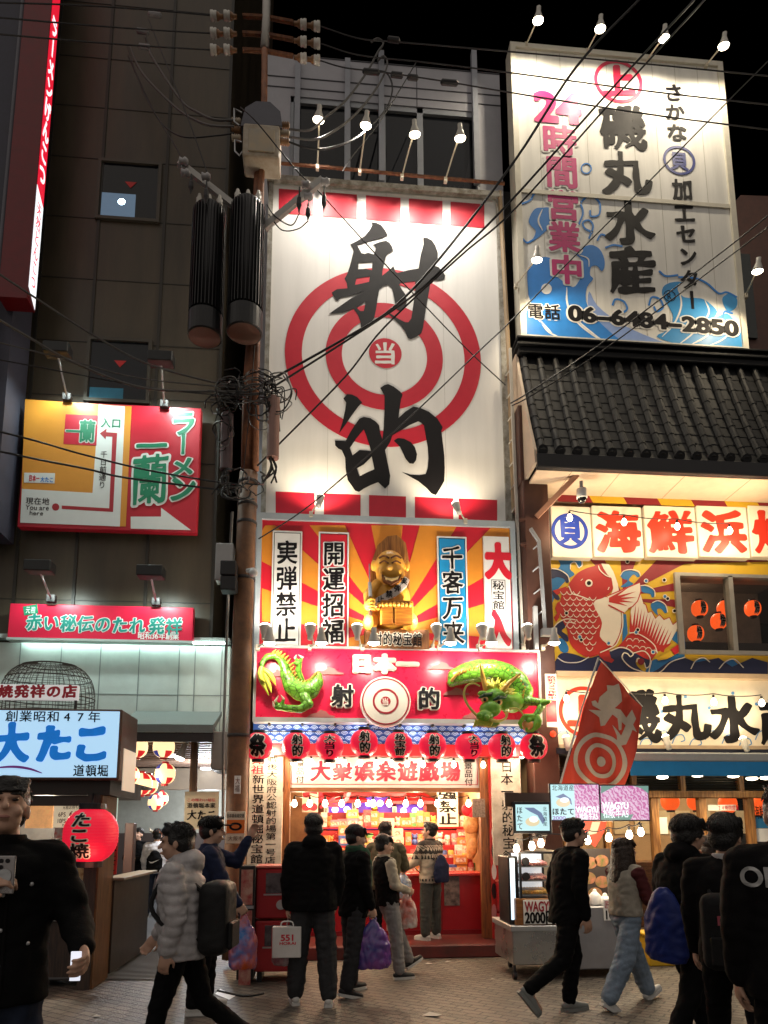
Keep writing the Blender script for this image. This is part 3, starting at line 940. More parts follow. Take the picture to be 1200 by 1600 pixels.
YP = 9.42
for (a, b, c, d), lab in (((388, 1165, 441, 1352), 'tall aged white plank with two columns of brush writing left of the counter'), ((769, 1160, 815, 1352), 'tall aged plank with a column of brush writing right of the counter')):
	o = empty('plank_sign', at((a + c) / 2, d, YP), lab, 'sign')
	r_ = rect(a, b, c, d, YP)
	MB().box(r_[0], r_[1], YP, YP + .06, r_[2], r_[3], .006).build('plank', plank, o)
	if a < 500:
		letters('元祖', (392, 1180, 413, 1210), YP, M_red, o, r=.012, brush=.02, vert=True, fill=1)
		letters('新世界道頓堀秘宝館', (392, 1210, 413, 1350), YP, M_ink, o, r=.012, brush=.02, vert=True)
		letters('戦後大阪府公認射的場第一号店', (415, 1180, 433, 1350), YP, M_ink, o, r=.004, brush=.02, vert=True)
	else:
		letters('日本一射的秘宝館', (783, 1188, 804, 1348), YP, M_ink, o, r=.012, brush=.03, vert=True)
		letters('祭', (800, 1176, 812, 1189), YP, M_red, o, r=.0)
# == the big fish shop sign, upper right
YS = 9.55
ss = empty('fish_centre_sign', at(985, 540, YS), 'huge white roadside board with blue waves, phone number and magenta hours', 'sign')
Ts = zt(800, 0, 400); Ts2 = zt(800, 300, 380)
tl, trr, brr, bl = at(800, 72, YS), at(1122, 104, YS), at(1165, 550, YS), at(819, 527, YS)
sx0, sx1, sz0, sz1 = (tl.x + bl.x) / 2, (trr.x + brr.x) / 2, (bl.z + brr.z) / 2, (tl.z + trr.z) / 2
MB().box(sx0, sx1, YS, YS + .25, sz0, sz1).build('panel', mat('cream white sheet board', (.76, .75, .71), .5, var=.15, scale=1.8, stretch=(2.5, 2.5, .2)), ss)
fr = MB()
for q in ((sx0 - .05, sx0 + .04, sz0 - .05, sz1 + .05), (sx1 - .04, sx1 + .05, sz0 - .05, sz1 + .05)): fr.box(q[0], q[1], YS - .04, YS + .25, q[2], q[3])
fr.box(sx0 + .04, sx1 - .04, YS - .04, YS + .25, sz1 - .04, sz1 + .05); fr.box(sx0 + .04, sx1 - .04, YS - .04, YS + .25, sz0 - .05, sz0 + .04)
zm = at(960, 310, YS).z
fr.box(sx0 + .04, sx1 - .04, YS - .025, YS - .001, zm - .04, zm + .03)
fr.build('frame', mat('cream frame', (.6, .57, .48), .5, .1), ss)
mb = MB()
for i in range(1, 9):
	x = sx0 + (sx1 - sx0) * i / 9
	mb.box(x - .003, x + .003, YS - .0015, YS, sz0 + .05, sz1 - .05)
mb.build('sheet_joint', mat('sheet joint', (.35, .33, .28), .6), ss)
b1 = mat('wave blue paint', (.025, .22, .66), .45, var=.1); b2 = mat('light wave blue paint', (.26, .38, .72), .45); b3 = mat('sky wave blue paint', (.04, .30, .66), .45); navyl = mat('navy line paint', (.015, .03, .22), .45)
flat('wave', [spline([(130,325),(175,322),(195,340),(205,400),(250,440),(300,470),(330,440),(345,400),(340,330),(310,300),(380,262),(430,280),(455,330),(455,375),(440,390),(420,365),(390,370),(385,410),(400,430),(370,470),(365,540),(400,600),(470,670),(560,742),(300,722),(75,702),(68,600),(85,570),(80,500),(75,400),(95,350)], 3, True)], YS - .003, b1, ss, T=Ts2)
flat('wave', [spline([(380,490),(420,560),(520,640),(640,700),(770,755),(640,748),(545,735),(450,660),(380,580)], 3, True)], YS - .0035, b2, ss, T=Ts2)
flat('wave', [spline([(715,715),(770,680),(795,620),(770,560),(742,510),(745,470),(780,448),(835,445),(815,480),(850,520),(930,525),(975,550),(1012,590),(1000,620),(1060,600),(1100,640),(1128,690),(1138,778),(1000,768),(850,758)], 3, True)], YS - .003, b3, ss, T=Ts2)
flat('wave', [spline([(85,130),(112,85),(150,78),(188,85),(186,170),(100,245),(118,195),(88,160)], 4, True)], YS - .003, b1, ss, T=Ts2)
flat('wave', [spline([(1040,520),(1080,500),(1110,530),(1105,570),(1070,590),(1045,560)], 4, True)], YS - .0035, b3, ss, T=Ts2)
W = []
for pts, w in (([(290,580),(330,640),(400,700),(450,735)],9), ([(75,500),(110,600),(200,700)],10), ([(270,470),(275,560),(330,650),(430,730)],10), ([(140,640),(180,690),(230,715)],8), ([(820,470),(835,560),(800,650),(740,715)],9), ([(900,640),(1000,560),(960,520)],0), ([(950,530),(970,600),(900,690),(820,755)],9), ([(1010,640),(960,710),(880,755)],9), ([(1090,650),(1050,720),(960,765)],8), ([(150,85),(130,140),(150,190)],8), ([(380,370),(375,330),(330,310)],6)):
	if w: W.append(ribbon(spline(pts, 6), w, True))
flat('foam_pattern', W, YS - .0065, M_white, ss, T=Ts2)
flat('foam_dot', [circ(170, 478, 26)], YS - .0065, M_white, ss, T=Ts2)
W = []
for pts in ([(45,60),(90,40),(110,10),(150,-5)], [(330,60),(380,20),(430,50),(430,110),(390,120),(385,90)], [(400,200),(360,180),(350,150),(380,140),(400,170),(380,230)], [(330,160),(350,100),(330,40)], [(420,240),(440,210),(470,220)], [(460,275),(500,262),(545,268)], [(495,560),(510,530),(550,540),(568,575),(550,595)], [(725,390),(760,415),(820,410)], [(675,560),(690,520),(730,530),(745,570),(715,590),(700,565)], [(820,420),(900,425),(960,450),(1020,500),(1060,495),(1110,520)], [(1040,620),(1050,590),(1090,600)], [(50,230),(75,250),(105,235)], [(330,240),(300,225),(280,180)]):
	W.append(ribbon(spline(pts, 7), 9))
flat('wave_pattern', W, YS - .005, b1, ss, T=Ts2)
flat('bubble', [circ(348, 790, 26), circ(348, 790, 20)], YS - .005, b1, ss, T=Ts)
magenta = mat('magenta sign paint', (.50, .012, .16), .45, var=.06)
letters('24', (835, 145, 905, 190), YS - .006, magenta, ss, r=.06, fit='w', name='lettering')
def vtxt(txt, boxes, Y, m, par, **k):
	for ch, bx in zip(txt, boxes): letters(ch, bx, Y, m, par, **k)
vtxt('時間営業中', ((845, 194, 902, 245), (850, 242, 905, 296), (852, 296, 907, 346), (855, 345, 908, 396), (858, 397, 913, 446)), YS - .006, magenta, ss, r=.034, out=M_white, outw=.06)
vtxt('磯丸水産', ((933, 164, 1012, 237), (938, 233, 1018, 306), (943, 310, 1022, 384), (947, 383, 1028, 462)), YS - .006, M_ink, ss, r=.036, brush=.055, shear=.1)
vtxt('さかな加工センター', ((1036, 130, 1068, 160), (1038, 161, 1071, 189), (1040, 192, 1075, 222), (1049, 278, 1083, 314), (1052, 317, 1086, 349), (1055, 350, 1090, 382), (1059, 384, 1090, 417), (1061, 420, 1094, 454), (1065, 452, 1098, 486)), YS - .006, M_ink, ss, r=.035, brush=.03, shear=.08, vert=True)
c = at(966, 128, YS); k = abs(at(1000, 128, YS).x - at(900, 128, YS).x) / 100
pinkr = mat('pink red sign paint', (.62, .02, .07), .45)
flat('emblem_ring', [circ(c.x, c.z, 38 * k, n=60), circ(c.x, c.z, 32.5 * k, n=60)], YS - .006, pinkr, ss, px=False)
letters('上', (940, 101, 992, 153), YS - .006, pinkr, ss, r=.06, brush=.03, shear=.12)
c = at(1061, 251, YS)
flat('emblem_ring', [circ(c.x, c.z, 25 * k, n=50), circ(c.x, c.z, 21 * k, n=50)], YS - .006, navyl, ss, px=False)
letters('貝', (1046, 236, 1076, 267), YS - .006, navyl, ss, r=.035, brush=.02)
letters('電話', (823, 474, 876, 500), YS - .008, M_ink, ss, r=.018, out=M_white, outw=.07)
ph = '06-6484-2850'
for i, ch in enumerate(ph):
	x = 888 + i * 22.2; y = 478 + i * 2.1
	letters(ch, (x, y, x + 21, y + 23), YS - .008, M_ink, ss, r=.05, fit='w', out=M_white, outw=.07)
c = at(1046, 463, YS)
flat('registered_ring', [circ(c.x, c.z, 9 * k), circ(c.x, c.z, 8 * k)], YS - .009, M_ink, ss, px=False)
letters('R', (1042, 458, 1050, 468), YS - .009, M_ink, ss, r=.0, fit='w')
# == map sign and strip sign on the brown building
YM = 9.7
ms = empty('map_sign', at(170, 830, YM), 'red and orange entrance map sign with green lettering and a white arrow', 'sign')
x0, x1, z0, z1 = rect(34, 631, 311, 828, YM)
MB().box(x0, x1, YM, YM + .12, z0, z1, .01).build('panel', mat('red map ground', (.50, .012, .03), .4, var=.05), ms)
Tm = zt(0, 400, 400)
org = mat('amber map paint', (.68, .28, .035), .4, var=.05)
Tw = lambda p: (p[0] / 3, 400 + p[1] / 3)
def seg(v): return [Tw(p) for p in v]
flat('map_background', [seg([(118, 672), (617, 705), (590, 1268), (95, 1250)])], YM - .002, org, ms)
wpm = mat('white map paint', (.74, .76, .74), .4, var=.03)
flat('map_road', [seg([(463, 697), (586, 704), (562, 1268), (95, 1250), (103, 1092), (434, 1111)])], YM - .004, wpm, ms)
flat('map_arrow', [seg([(613, 1222), (755, 1222), (755, 1180), (895, 1285), (613, 1278)])], YM - .004, wpm, ms)
flat('logo_patch', [seg([(308, 742), (460, 748), (452, 889), (297, 881)])], YM - .0055, M_red, ms)
flat('map_route', [seg([(290, 1170), (512, 1183), (527, 848), (497, 846), (495, 860), (468, 832), (500, 810), (498, 826), (549, 830), (530, 1200), (290, 1186)])], YM - .0055, mat('dark red route', (.4, .02, .03), .4), ms)
flat('route_dot', [circ(261, 1177, 17)], YM - .0055, MC['dark red route'], ms, T=Tw)
flat('small_plate', [seg([(114, 1016), (258, 1018), (256, 1066), (112, 1062)])], YM - .0055, wpm, ms)
letters('大たこ', (63, 745, 84, 754), YM - .007, b1, ms, r=.03)
letters('日本一', (45, 742, 62, 753), YM - .007, M_red, ms, r=.03)
green = mat('green brush lettering', (.012, .22, .11), .4)
def gl(txt, boxes, Y=YM - .006, vert=True, par=ms, r=.04):
	for ch, bx in zip(txt, boxes): letters(ch, bx, Y, green, par, r=r, brush=.03, vert=vert, out=M_white, outw=.055, shear=.1)
gl('ラーメン', ((266, 640, 308, 683), (270, 675, 303, 713), (264, 712, 306, 748), (262, 740, 308, 786)))
gl('一', ((212, 677, 262, 717),), vert=False)
gl('蘭', ((203, 706, 266, 792),), vert=False, r=.018)
letters('一', (102, 662, 127, 686), YM - .007, green, ms, r=.03, out=M_white, outw=.05)
letters('蘭', (123, 655, 150, 693), YM - .007, green, ms, r=.03, out=M_white, outw=.05)
letters('入口', (157, 653, 190, 669), YM - .006, green, ms, r=.02)
letters('千日前通り', (155, 704, 167, 764), YM - .006, M_ink, ms, r=.0, vert=True)
letters('現在地', (40, 777, 78, 789), YM - .006, M_ink, ms, r=.005)
letters('You are', (40, 789, 77, 797), YM - .006, M_ink, ms, r=.0, fit='w')
letters('here', (46, 798, 68, 805), YM - .006, M_ink, ms, r=.0, fit='w')
st = empty('strip_sign', at(157, 1000, YM), 'narrow red strip sign with green brush lettering under two black floodlights', 'sign')
x0, x1, z0, z1 = rect(13, 946, 302, 999, YM)
MB().box(x0, x1, YM, YM + .1, z0, z1, .008).build('panel', mat('bright red strip', (.60, .01, .045), .35, var=.05), st)
MB().box(x0, x1, YM - .03, YM + .1, z0 - .035, z0 - .002).build('strip_tray', mat('pale tray', (.45, .5, .48), .5), st)
for i, ch in enumerate('赤い秘伝のたれ発祥'):
	x = 40 + i * 26.8 + (4 if i > 6 else 0); y = 958 + i * .9
	letters(ch, (x, y, x + 27, y + 28), YM - .001, mat('teal brush lettering', (.012, .25, .2), .4), st, r=.03, brush=.03, out=M_white, outw=.05, shear=.1)
letters('昭和36年創業', (215, 989, 280, 998), YM - .001, M_white, st, r=.02, fit='w')
flat('badge', [[(36, 948), (58, 944), (60, 958), (38, 962)]], YM - .003, green, st)
letters('元祖', (40, 947, 56, 959), YM - .005, M_white, st, r=.0)
vs = empty('projecting_sign', at(40, 460, 9.0), 'tall dark red projecting sign with one lit white lettered edge at far left', 'sign')
YV = 9.02
ex = at(60, 250, YV).x
zb_ = at(30, 465, YV).z
fx = at(16, 250, YV).x
dark_red = mat('unlit red sign side', (.16, .006, .012), .4, var=.2)
MB().box(fx, ex, YV, YV + .27, zb_, 16.5).build('sign_box', dark_red, vs)
lit = mat('backlit red sign face', (.6, .01, .03), .4, emit=.8, ecol=(.75, .01, .035))
litw = mat('backlit white sign face', (.8, .8, .8), .4, emit=1.0, ecol=(.85, .9, .95))
zsp = at(58, 285, YV).z
def xplane(name, loops, X, m, par):
	me = fill2d(loops, .0015)
	me.transform(Matrix.Translation((X, 0, 0)) @ Matrix(((0, 0, 1, 0), (1, 0, 0, 0), (0, 1, 0, 0), (0, 0, 0, 1))))
	return put(name, me, m, par)
y0, y1 = YV + .02, YV + .26
xplane('lit_face', [[(y0, zsp), (y1, zsp - .15), (y1, 16.4), (y0, 16.4)]], ex + .003, lit, vs)
xplane('lit_face', [[(y0, zb_ + .2), (y1, zb_ + .03), (y1, zsp - .16), (y0, zsp - .01)]], ex + .003, litw, vs)
xplane('lettering', layout('ラーメンげんこつ', y0 + .02, y1 - .02, zsp + .1, 13.6, .04, .02, vert=True), ex + .008, litw, vs)
xplane('lettering', layout('天然とんこつ', y0 + .04, y1 - .05, zb_ + .25, zsp - .2, .0, .02, vert=True), ex + .008, lit, vs)
# == fish shop building at the right
YR = 9.62
fb = empty('fish_shop_building', at(1030, 1000, YR), 'seafood restaurant front with dark tiled roof, fish mural and glass doors at right', 'building')
xL, xR = at(862, 950, YR).x, at(1330, 950, YR).x
tile = mat('charcoal roof tile', (.011, .0115, .013), .6, .0, spec=.2, var=.35, scale=7, bump=.1, bscale=25)
ye, yr = 8.78, 9.5
ze, zr = at(1000, 712, ye).z, at(1000, 566, yr).z
rx0, rx1 = at(840, 700, ye).x, xR + .3
def slope(t):
	"""t 0 at ridge, 1 at eave"""
	return yr + (ye - yr) * t, zr + (ze - zr) * (t * 1.18 - .18 * t * t)
mb = MB()
NC = 10
for i in range(NC):
	y0, z0 = slope(i / NC); y1, z1 = slope((i + 1) / NC + .02)
	mb.hexa([(rx0, y1, z1 - .05), (rx1, y1, z1 - .05), (rx1, y0, z0 - .08), (rx0, y0, z0 - .08), (rx0, y1 - .006, z1 - .004), (rx1, y1 - .006, z1 - .004), (rx1, y0, z0 - .016), (rx0, y0, z0 - .016)])
mb.build('roof', tile, fb)
n = int((rx1 - rx0) / .245)
for i in range(n + 1):
	x = rx0 + .06 + i * .245
	mb = MB()
	for k in range(8):
		a = slope(k / 8); b = slope((k + 1) / 8 + .012)
		mb.tube([(x, a[0] - .01, a[1] + .005), (x, b[0] - .01, b[1] + .012)], [.05, .056], 10)
	e = slope(1.0)
	mb.cyl((x, e[0] + .1, e[1] + .035), (x, e[0] - .05, e[1] - .0), .066, .07, 18)
	ro = mb.build('tile_roll', tile, fb)
	smooth_by_angle(ro, 35)
mb = MB()
mb.box(rx0 - .03, rx1, yr - .12, yr + .2, zr - .04, zr + .07, .02); mb.box(rx0 - .06, rx1, yr - .16, yr + .2, zr + .07, zr + .12, .015); mb.box(rx0 - .03, rx1, yr - .12, yr + .2, zr + .12, zr + .18, .01); mb.box(rx0 - .06, rx1, yr - .17, yr + .2, zr + .18, zr + .22, .01)
mb.build('ridge', tile, fb)
e = slope(1)
zs = at(1000, 742, 8.85).z
MB().box(rx0 - .02, rx1, e[0] - .04, e[0] + .06, zs, e[1] - .04, .01).build('gutter', M_black, fb)
beige = mat('beige soffit board', (.56, .44, .33), .55, var=.1)
so = MB()
so.box(rx0 - .0, rx1, e[0] + .06, YR + .4, zs, zs + .03)
so.build('soffit', beige, fb)
mb = MB()
for px in (880, 952, 1050, 1150):
	x = at(px, 765, 9.2).x
	mb.box(x - .004, x + .004, e[0] + .06, YR, zs - .003, zs)
mb.build('soffit_joint', mat('soffit joint', (.25, .18, .12), .6), fb)
g = [(rx0 - .05, ye - .02, ze - .18)] + [(rx0 - .05, slope(t)[0], slope(t)[1] + .02) for t in (1, .75, .5, .25, 0)] + [(rx0 - .05, yr + .3, zr + .02), (rx0 - .05, yr + .3, ze - .18)]
MB().prism(g, (.04, 0, 0)).build('gable_board', beige, fb)
wx0, wx1, wz0, wz1 = rect(1059, 903, 1330, 1022, YR)
zt0, zb0 = zs + .02, at(1000, 1168, YR).z
W = MB()
W.box(xL, xR, YR + .012, YR + .3, wz1, zt0); W.box(xL, wx0, YR + .012, YR + .3, wz0, wz1); W.box(xL, xR, YR + .012, YR + .3, zb0, wz0)
maroon = mat('maroon mural paint', (.22, .012, .02), .45, var=.1); yel = mat('yellow mural paint', (.58, .36, .02), .45, var=.08)
navy = mat('navy mural paint', (.018, .022, .07), .4, var=.1); mblue = mat('blue mural paint', (.02, .15, .38), .4, var=.1)
fred = mat('fish red paint', (.42, .025, .02), .45, var=.1); fwhite = mat('mural white paint', (.68, .62, .54), .45, var=.05)
W.build('wall', mat('plastered shop wall', (.3, .2, .15), .6), fb)
mx0, mx1, mz0, mz1 = rect(862, 869, 1330, 1058, YR)
flat('mural_board', [[(mx0, mz0), (mx1, mz0), (mx1, mz1), (mx0, mz1)], [(wx0, wz0), (mx1 + .1, wz0), (mx1 + .1, wz1), (wx0, wz1)]] if False else [[(mx0, mz0), (mx1, mz0), (mx1, wz0), (wx0, wz0), (wx0, wz1), (mx1, wz1), (mx1, mz1), (mx0, mz1)]], YR + .01, yel, fb, px=False, ext=.004)
Tm = zt(860, 860, 210)
lim = at(862, 900, YR).x
def mflat(name, loops, lay, m):
	"""painted shape on the mural, clipped to the board"""
	L = []
	for lp in loops:
		q = []
		for p in lp:
			p = Tm(p); w = at(p[0], p[1], YR)
			x, z = max(w.x, mx0 + .002), min(max(w.z, mz0 + .002), mz1 - .002)
			q.append((x, z))
		L.append(q)
	mes = []
	for i, lp in enumerate(L):
		me = fill2d([lp], .0004)
		me.transform(Matrix.Translation((0, YR - .0005 - lay * .0016 - (i % 7) * .00012, 0)) @ XZ)
		mes.append(me)
	bm = bmesh.new()
	for me in mes:
		bm.from_mesh(me); bpy.data.meshes.remove(me)
	me = bpy.data.meshes.new(name); bm.to_mesh(me); bm.free()
	return put(name, me, m, fb)
mflat('mural_ray', [[(650, 400), (310, 40), (460, 40)], [(650, 400), (622, 40), (785, 40)], [(650, 400), (990, 40), (1940, 40), (1940, 100), (1200, 120), (1140, 150)], [(650, 400), (1135, 285), (1135, 360)], [(650, 430), (1140, 440), (1140, 512)]], 0, maroon)
mflat('wave_pattern', [spline([(10,470),(10,180),(60,170),(90,130),(70,80),(110,45),(200,40),(260,70),(278,130),(250,158),(235,135),(215,110),(180,125),(175,170),(215,215),(150,260),(60,360)], 3, True),
	spline([(625,325),(660,300),(690,270),(650,255),(625,225),(650,190),(720,178),(780,195),(798,230),(775,240),(745,215),(715,240),(700,270),(740,300),(690,325)], 3, True),
	spline([(800,320),(860,320),(920,360),(928,410),(905,420),(890,390),(840,380),(805,360)], 3, True), spline([(905,470),(960,455),(1020,490),(1040,550),(1020,560),(985,520),(950,530),(960,580),(915,540),(895,500)], 3, True),
	[(650, 570), (675, 570), (690, 740), (640, 830)], spline([(60,800),(110,790),(160,860),(150,910),(90,900)], 3, True), spline([(850,1100),(900,990),(1000,960),(1180,900),(1140,840),(1080,790),(1090,740),(1160,720),(1195,760),(1195,960),(1100,1000),(980,1090)], 3, True), spline([(1250, 1100), (1280, 1000), (1350, 960), (1420, 1000), (1380, 1100)], 3, True), spline([(1500, 1100), (1560, 1000), (1640, 980), (1700, 1100)], 3, True)], 1, mblue)
mflat('wave_pattern', [spline([(10,250),(10,165),(80,180),(150,230),(165,280),(140,290),(120,255),(60,240)], 3, True), spline([(10,360),(60,390),(85,430),(60,445),(30,420)], 3, True),
	spline([(20,700),(70,650),(140,620),(215,625),(230,655),(200,655),(160,650),(130,690),(100,720),(150,760),(160,810),(130,810),(80,760)], 3, True),
	spline([(60,1115),(60,960),(120,915),(220,930),(330,965),(450,935),(520,960),(530,900),(600,870),(680,880),(735,920),(830,905),(885,960),(885,1030),(850,1050),(830,990),(780,960),(760,1000),(790,1050),(860,1095),(960,1110)], 3, True),
	[(860, 1115), (960, 1060), (1060, 990), (1200, 960), (1300, 1000), (1500, 960), (1620, 1040), (1800, 960), (1940, 1000), (1940, 1130)]], 2, navy)
cream = fwhite
mflat('fish_body', [spline([(130,340),(95,420),(78,500),(85,580),(120,650),(150,720),(165,800),(200,870),(270,930),(345,955),(440,925),(545,880),(590,830),(625,740),(638,640),(625,550),(600,500),(530,460),(490,400),(300,320)], 3, True),
	[(690,760),(760,740),(850,785),(925,850),(950,915),(900,985),(830,960),(740,905),(680,880),(590,870),(640,820)], [(420,915),(520,890),(540,960),(570,980),(545,1005),(480,985),(440,950)], [(60,470),(90,450),(80,600),(50,640),(30,600),(60,560),(40,520)], [(20,360),(150,320),(110,370),(60,400)]], 3, fred)
mflat('fish_belly', [spline([(400,450),(500,418),(600,500),(628,560),(632,650),(612,750),(565,840),(530,850),(440,770),(460,650),(420,560),(390,500)], 3, True), [(455,120),(520,125),(560,190),(600,300),(610,360),(540,395),(560,340),(545,250),(500,215)]], 4, fwhite)
mflat('fish_head', [spline([(160,320),(185,270),(240,205),(310,165),(390,140),(455,122),(475,165),(510,220),(542,250),(550,300),(555,345),(520,390),(480,420),(430,438),(350,446),(290,420),(235,398),(185,385)], 3, True)], 5, mat('deep fish red paint', (.36, .018, .018), .42, var=.08))
mflat('fish_fin', [[(508,408),(795,288),(805,370),(775,455),(735,500),(690,525),(655,562),(515,490)], [(715,540),(730,500),(800,390),(825,470),(850,490),(870,560),(900,545),(935,610),(970,575),(1010,620),(1060,600),(1090,665),(1160,605),(1120,720),(1060,830),(990,900),(940,905),(850,785),(760,740),(700,740)]], 6, fwhite)
st_ = []
for q in ((700, 330), (760, 370), (765, 420), (740, 465), (690, 500)): st_.append([(520, 425), (520, 465), q])
for i in range(13):
	t = i / 12; b = (735 + t * 260, 735 + t * 175 - 40 * math.sin(t * 3)); tp = (760 + t * 320, 480 + t * 240)
	st_.append([(b[0] - 16, b[1]), (b[0] + 12, b[1] + 8), tp])
st_ += [ribbon([(825,470),(850,490),(870,560),(900,545),(935,610),(970,575),(1010,620),(1060,600),(1090,665),(1160,605)], 9), ribbon([(508,408),(795,288),(805,370),(775,455),(735,500),(690,525)], 10), ribbon([(515,490),(655,562)], 12)]
mflat('fin_ray', st_, 7, fred)
mflat('fin_base', [spline([(715,560),(730,690),(800,720),(900,800),(985,850),(1080,830),(960,905),(850,800),(760,745),(705,745)], 3, True)], 8, fred)
sc = []
for r_ in range(11):
	for c_ in range(7):
		x, y = 115 + c_ * 58 + (r_ % 2) * 29, 390 + r_ * 50
		if x > 420 - abs(r_ - 4) * 6 or y > 470 + x * 1.4 or (y < 430 and x > 250): continue
		if x < 80 + max(0, r_ - 4) * 14: continue
		sc.append(ribbon([(x - 30, y - 22), (x - 18, y), (x, y + 10), (x + 18, y), (x + 30, y - 22)], 8, True))
for x, y in ((700, 800), (760, 800), (810, 815), (700, 860), (760, 865), (820, 870), (870, 880)):
	sc.append(ribbon([(x - 28, y + 12), (x - 10, y - 10), (x + 15, y - 8), (x + 32, y + 14)], 7, True))
sc += [ribbon([(160,320),(190,390),(290,420),(350,446)], 9), ribbon(spline([(425,140),(440,180),(490,225),(540,243)], 4), 8), ribbon([(455,122),(475,165),(510,220)], 7), ribbon([(268,272),(285,258)], 6), ribbon([(510,355),(522,330)], 6), ribbon(spline([(640,560),(640,690),(600,810),(560,860),(440,915)], 5), 10), ribbon(spline([(700,740),(760,740),(850,785),(925,850),(950,920)], 5), 9), ribbon(spline([(60,960),(130,1000),(250,1000),(340,955)], 5), 9), ribbon(spline([(530,900),(620,868),(690,885),(735,925),(710,950),(685,925),(650,920),(640,970),(720,1050),(850,1095)], 5), 10), ribbon(spline([(735,920),(830,900),(885,960),(880,1030),(850,1050),(830,1000),(780,965),(765,1000)], 5), 9), ribbon(spline([(900,985),(880,1100),(980,1085),(1070,1000),(1200,955)], 5), 9), ribbon(spline([(20,700),(70,645),(140,615),(220,622)], 5), 9), ribbon(spline([(130,690),(165,645),(225,660)], 5), 7), ribbon(spline([(70,80),(115,42),(210,36),(268,70),(282,130),(252,162)], 5), 8), ribbon(spline([(175,170),(180,125),(215,108),(250,160)], 5), 7), ribbon(spline([(10,165),(80,178),(150,225),(168,285)], 5), 8), ribbon(spline([(905,470),(960,452),(1022,488),(1042,555)], 5), 7), ribbon(spline([(800,318),(860,318),(922,358),(930,415)], 5), 7), ribbon(spline([(620,230),(650,188),(720,174),(785,193),(800,232)], 5), 7), ribbon(spline([(1250,1060),(1290,990),(1360,960),(1420,1000)], 5), 9), ribbon(spline([(1500,1060),(1560,995),(1640,975),(1720,1050)], 5), 9)]
mflat('line_pattern', sc, 9, fwhite)
mflat('fish_tail_tip', [[(940,970),(1075,895),(1110,935),(1030,975),(960,985)]], 9, yel)
mflat('fish_tail_tip', [[(1065,890),(1130,845),(1165,860),(1160,895),(1100,940)]], 9, mat('bright red mural paint', (.55, .02, .03), .4))
mflat('fish_eye', [circ(340, 295, 33)], 10, fwhite)
mflat('fish_pupil', [circ(340, 295, 19)], 11, M_ink)
bub = ((355, 55), (683, 104), (1012, 268), (1042, 434), (1103, 543), (775, 712), (272, 803), (140, 563))
mflat('bubble_ring', [circ(x, y, 20) for x, y in bub + ((850, 275), (1018, 415), (762, 735), (516, 832), (912, 910), (258, 775), (650, 65))], 10, fwhite)
mflat('bubble_dot', [circ(x, y, 13) for x, y in bub], 11, M_ink)
mflat('bubble_dot', [circ(x, y, 13) for x, y in ((850, 275), (1018, 415), (762, 735), (516, 832), (912, 910), (258, 775), (650, 65))], 11, mblue)
mflat('wave_eye', [circ(805, 995, 30)], 10, maroon)
f = MB()
for q in ((wx0 - .03, wx0 + .05, wz0 - .03, wz1 + .03), (at(1143, 960, YR).x - .035, at(1143, 960, YR).x + .035, wz0, wz1)): f.box(q[0], q[1], YR - .05, YR + .1, q[2], q[3])
f.box(wx0 + .05, xR, YR - .05, YR + .1, wz1 - .02, wz1 + .03); f.box(wx0 + .05, xR, YR - .06, YR + .1, wz0 - .03, wz0 + .03)
fo = f.build('window', mat('grey aluminium frame', (.32, .30, .27), .4, .5), fb)
MB().box(wx0, xR, YR + .04, YR + .046, wz0, wz1).build('pane', glass_mat('clear window glass', (.02, .02, .02), .02, .85), fo)
rm = MB()
rm.box(wx0 - .5, xR, YR + 2.2, YR + 2.3, wz0 - .8, wz1 + .6); rm.box(wx0 - .6, wx0 - .5, YR + .3, YR + 2.2, wz0 - .8, wz1 + .6); rm.box(wx0 - .5, xR, YR + .3, YR + 2.2, wz1 + .55, wz1 + .6)
rm.build('upper_room', mat('upper room wall', (.14, .10, .075), .6, var=.3), fb)
MB().box(wx0, xR, YR + .3, YR + .45, wz0 - .3, wz0 + .25).build('upper_counter', mat('dark counter', (.03, .02, .018), .5), fb)
light('room_light', 'POINT', (wx0 + 1.0, YR + 1.4, wz1 + .3), 32, (1, .75, .5), .1, parent=fb)
for k, (a, c, ch) in enumerate(((862, 924, '貝'), (927, 1004, '海'), (1009, 1088, '鮮'), (1091, 1169, '浜'), (1172, 1252, '焼'))):
	o = empty('letter_plate', at((a + c) / 2, 869, YR - .12), ['cream lightbox plate with a blue circled shell character', 'cream lightbox plate with the red sea character beside the blue circle', 'cream lightbox plate with the red fresh character, middle of its row', 'cream lightbox plate with the red beach character above the mural window', 'cream lightbox plate with the red grill character cut by the picture edge'][k], 'sign', 'lightbox plates over the mural')
	r_ = rect(a, 791, c, 871, YR - .12)
	MB().box(r_[0], r_[1], YR - .12, YR + .01, r_[2], r_[3], .008).build('plate', mat('cream lit plate', (.72, .64, .52), .4, emit=.10, ecol=(1, .78, .5), var=.08), o)
	if k == 0:
		c0 = at(890, 830, YR - .12)
		kk = abs(at(940, 830, YR - .12).x - at(840, 830, YR - .12).x) / 100
		flat('emblem_ring', [circ(c0.x, c0.z, 28.5 * kk, n=60), circ(c0.x, c0.z, 23 * kk, n=60)], YR - .123, mat('royal blue paint', (.02, .05, .36), .4), o, px=False)
		letters(ch, (870, 806, 911, 853), YR - .121, MC['royal blue paint'], o, r=.05, brush=.03)
	else:
		letters(ch, (a + 3, 796, c - 3, 866), YR - .121, mat('orange red letter', (.60, .03, .012), .4, var=.05), o, r=.05, brush=.045, shear=.05)
vx0, vx1, vz0, vz1 = rect(862, 774, 1330, 792, YR - .1)
L1 = [[], []]
nn = 9
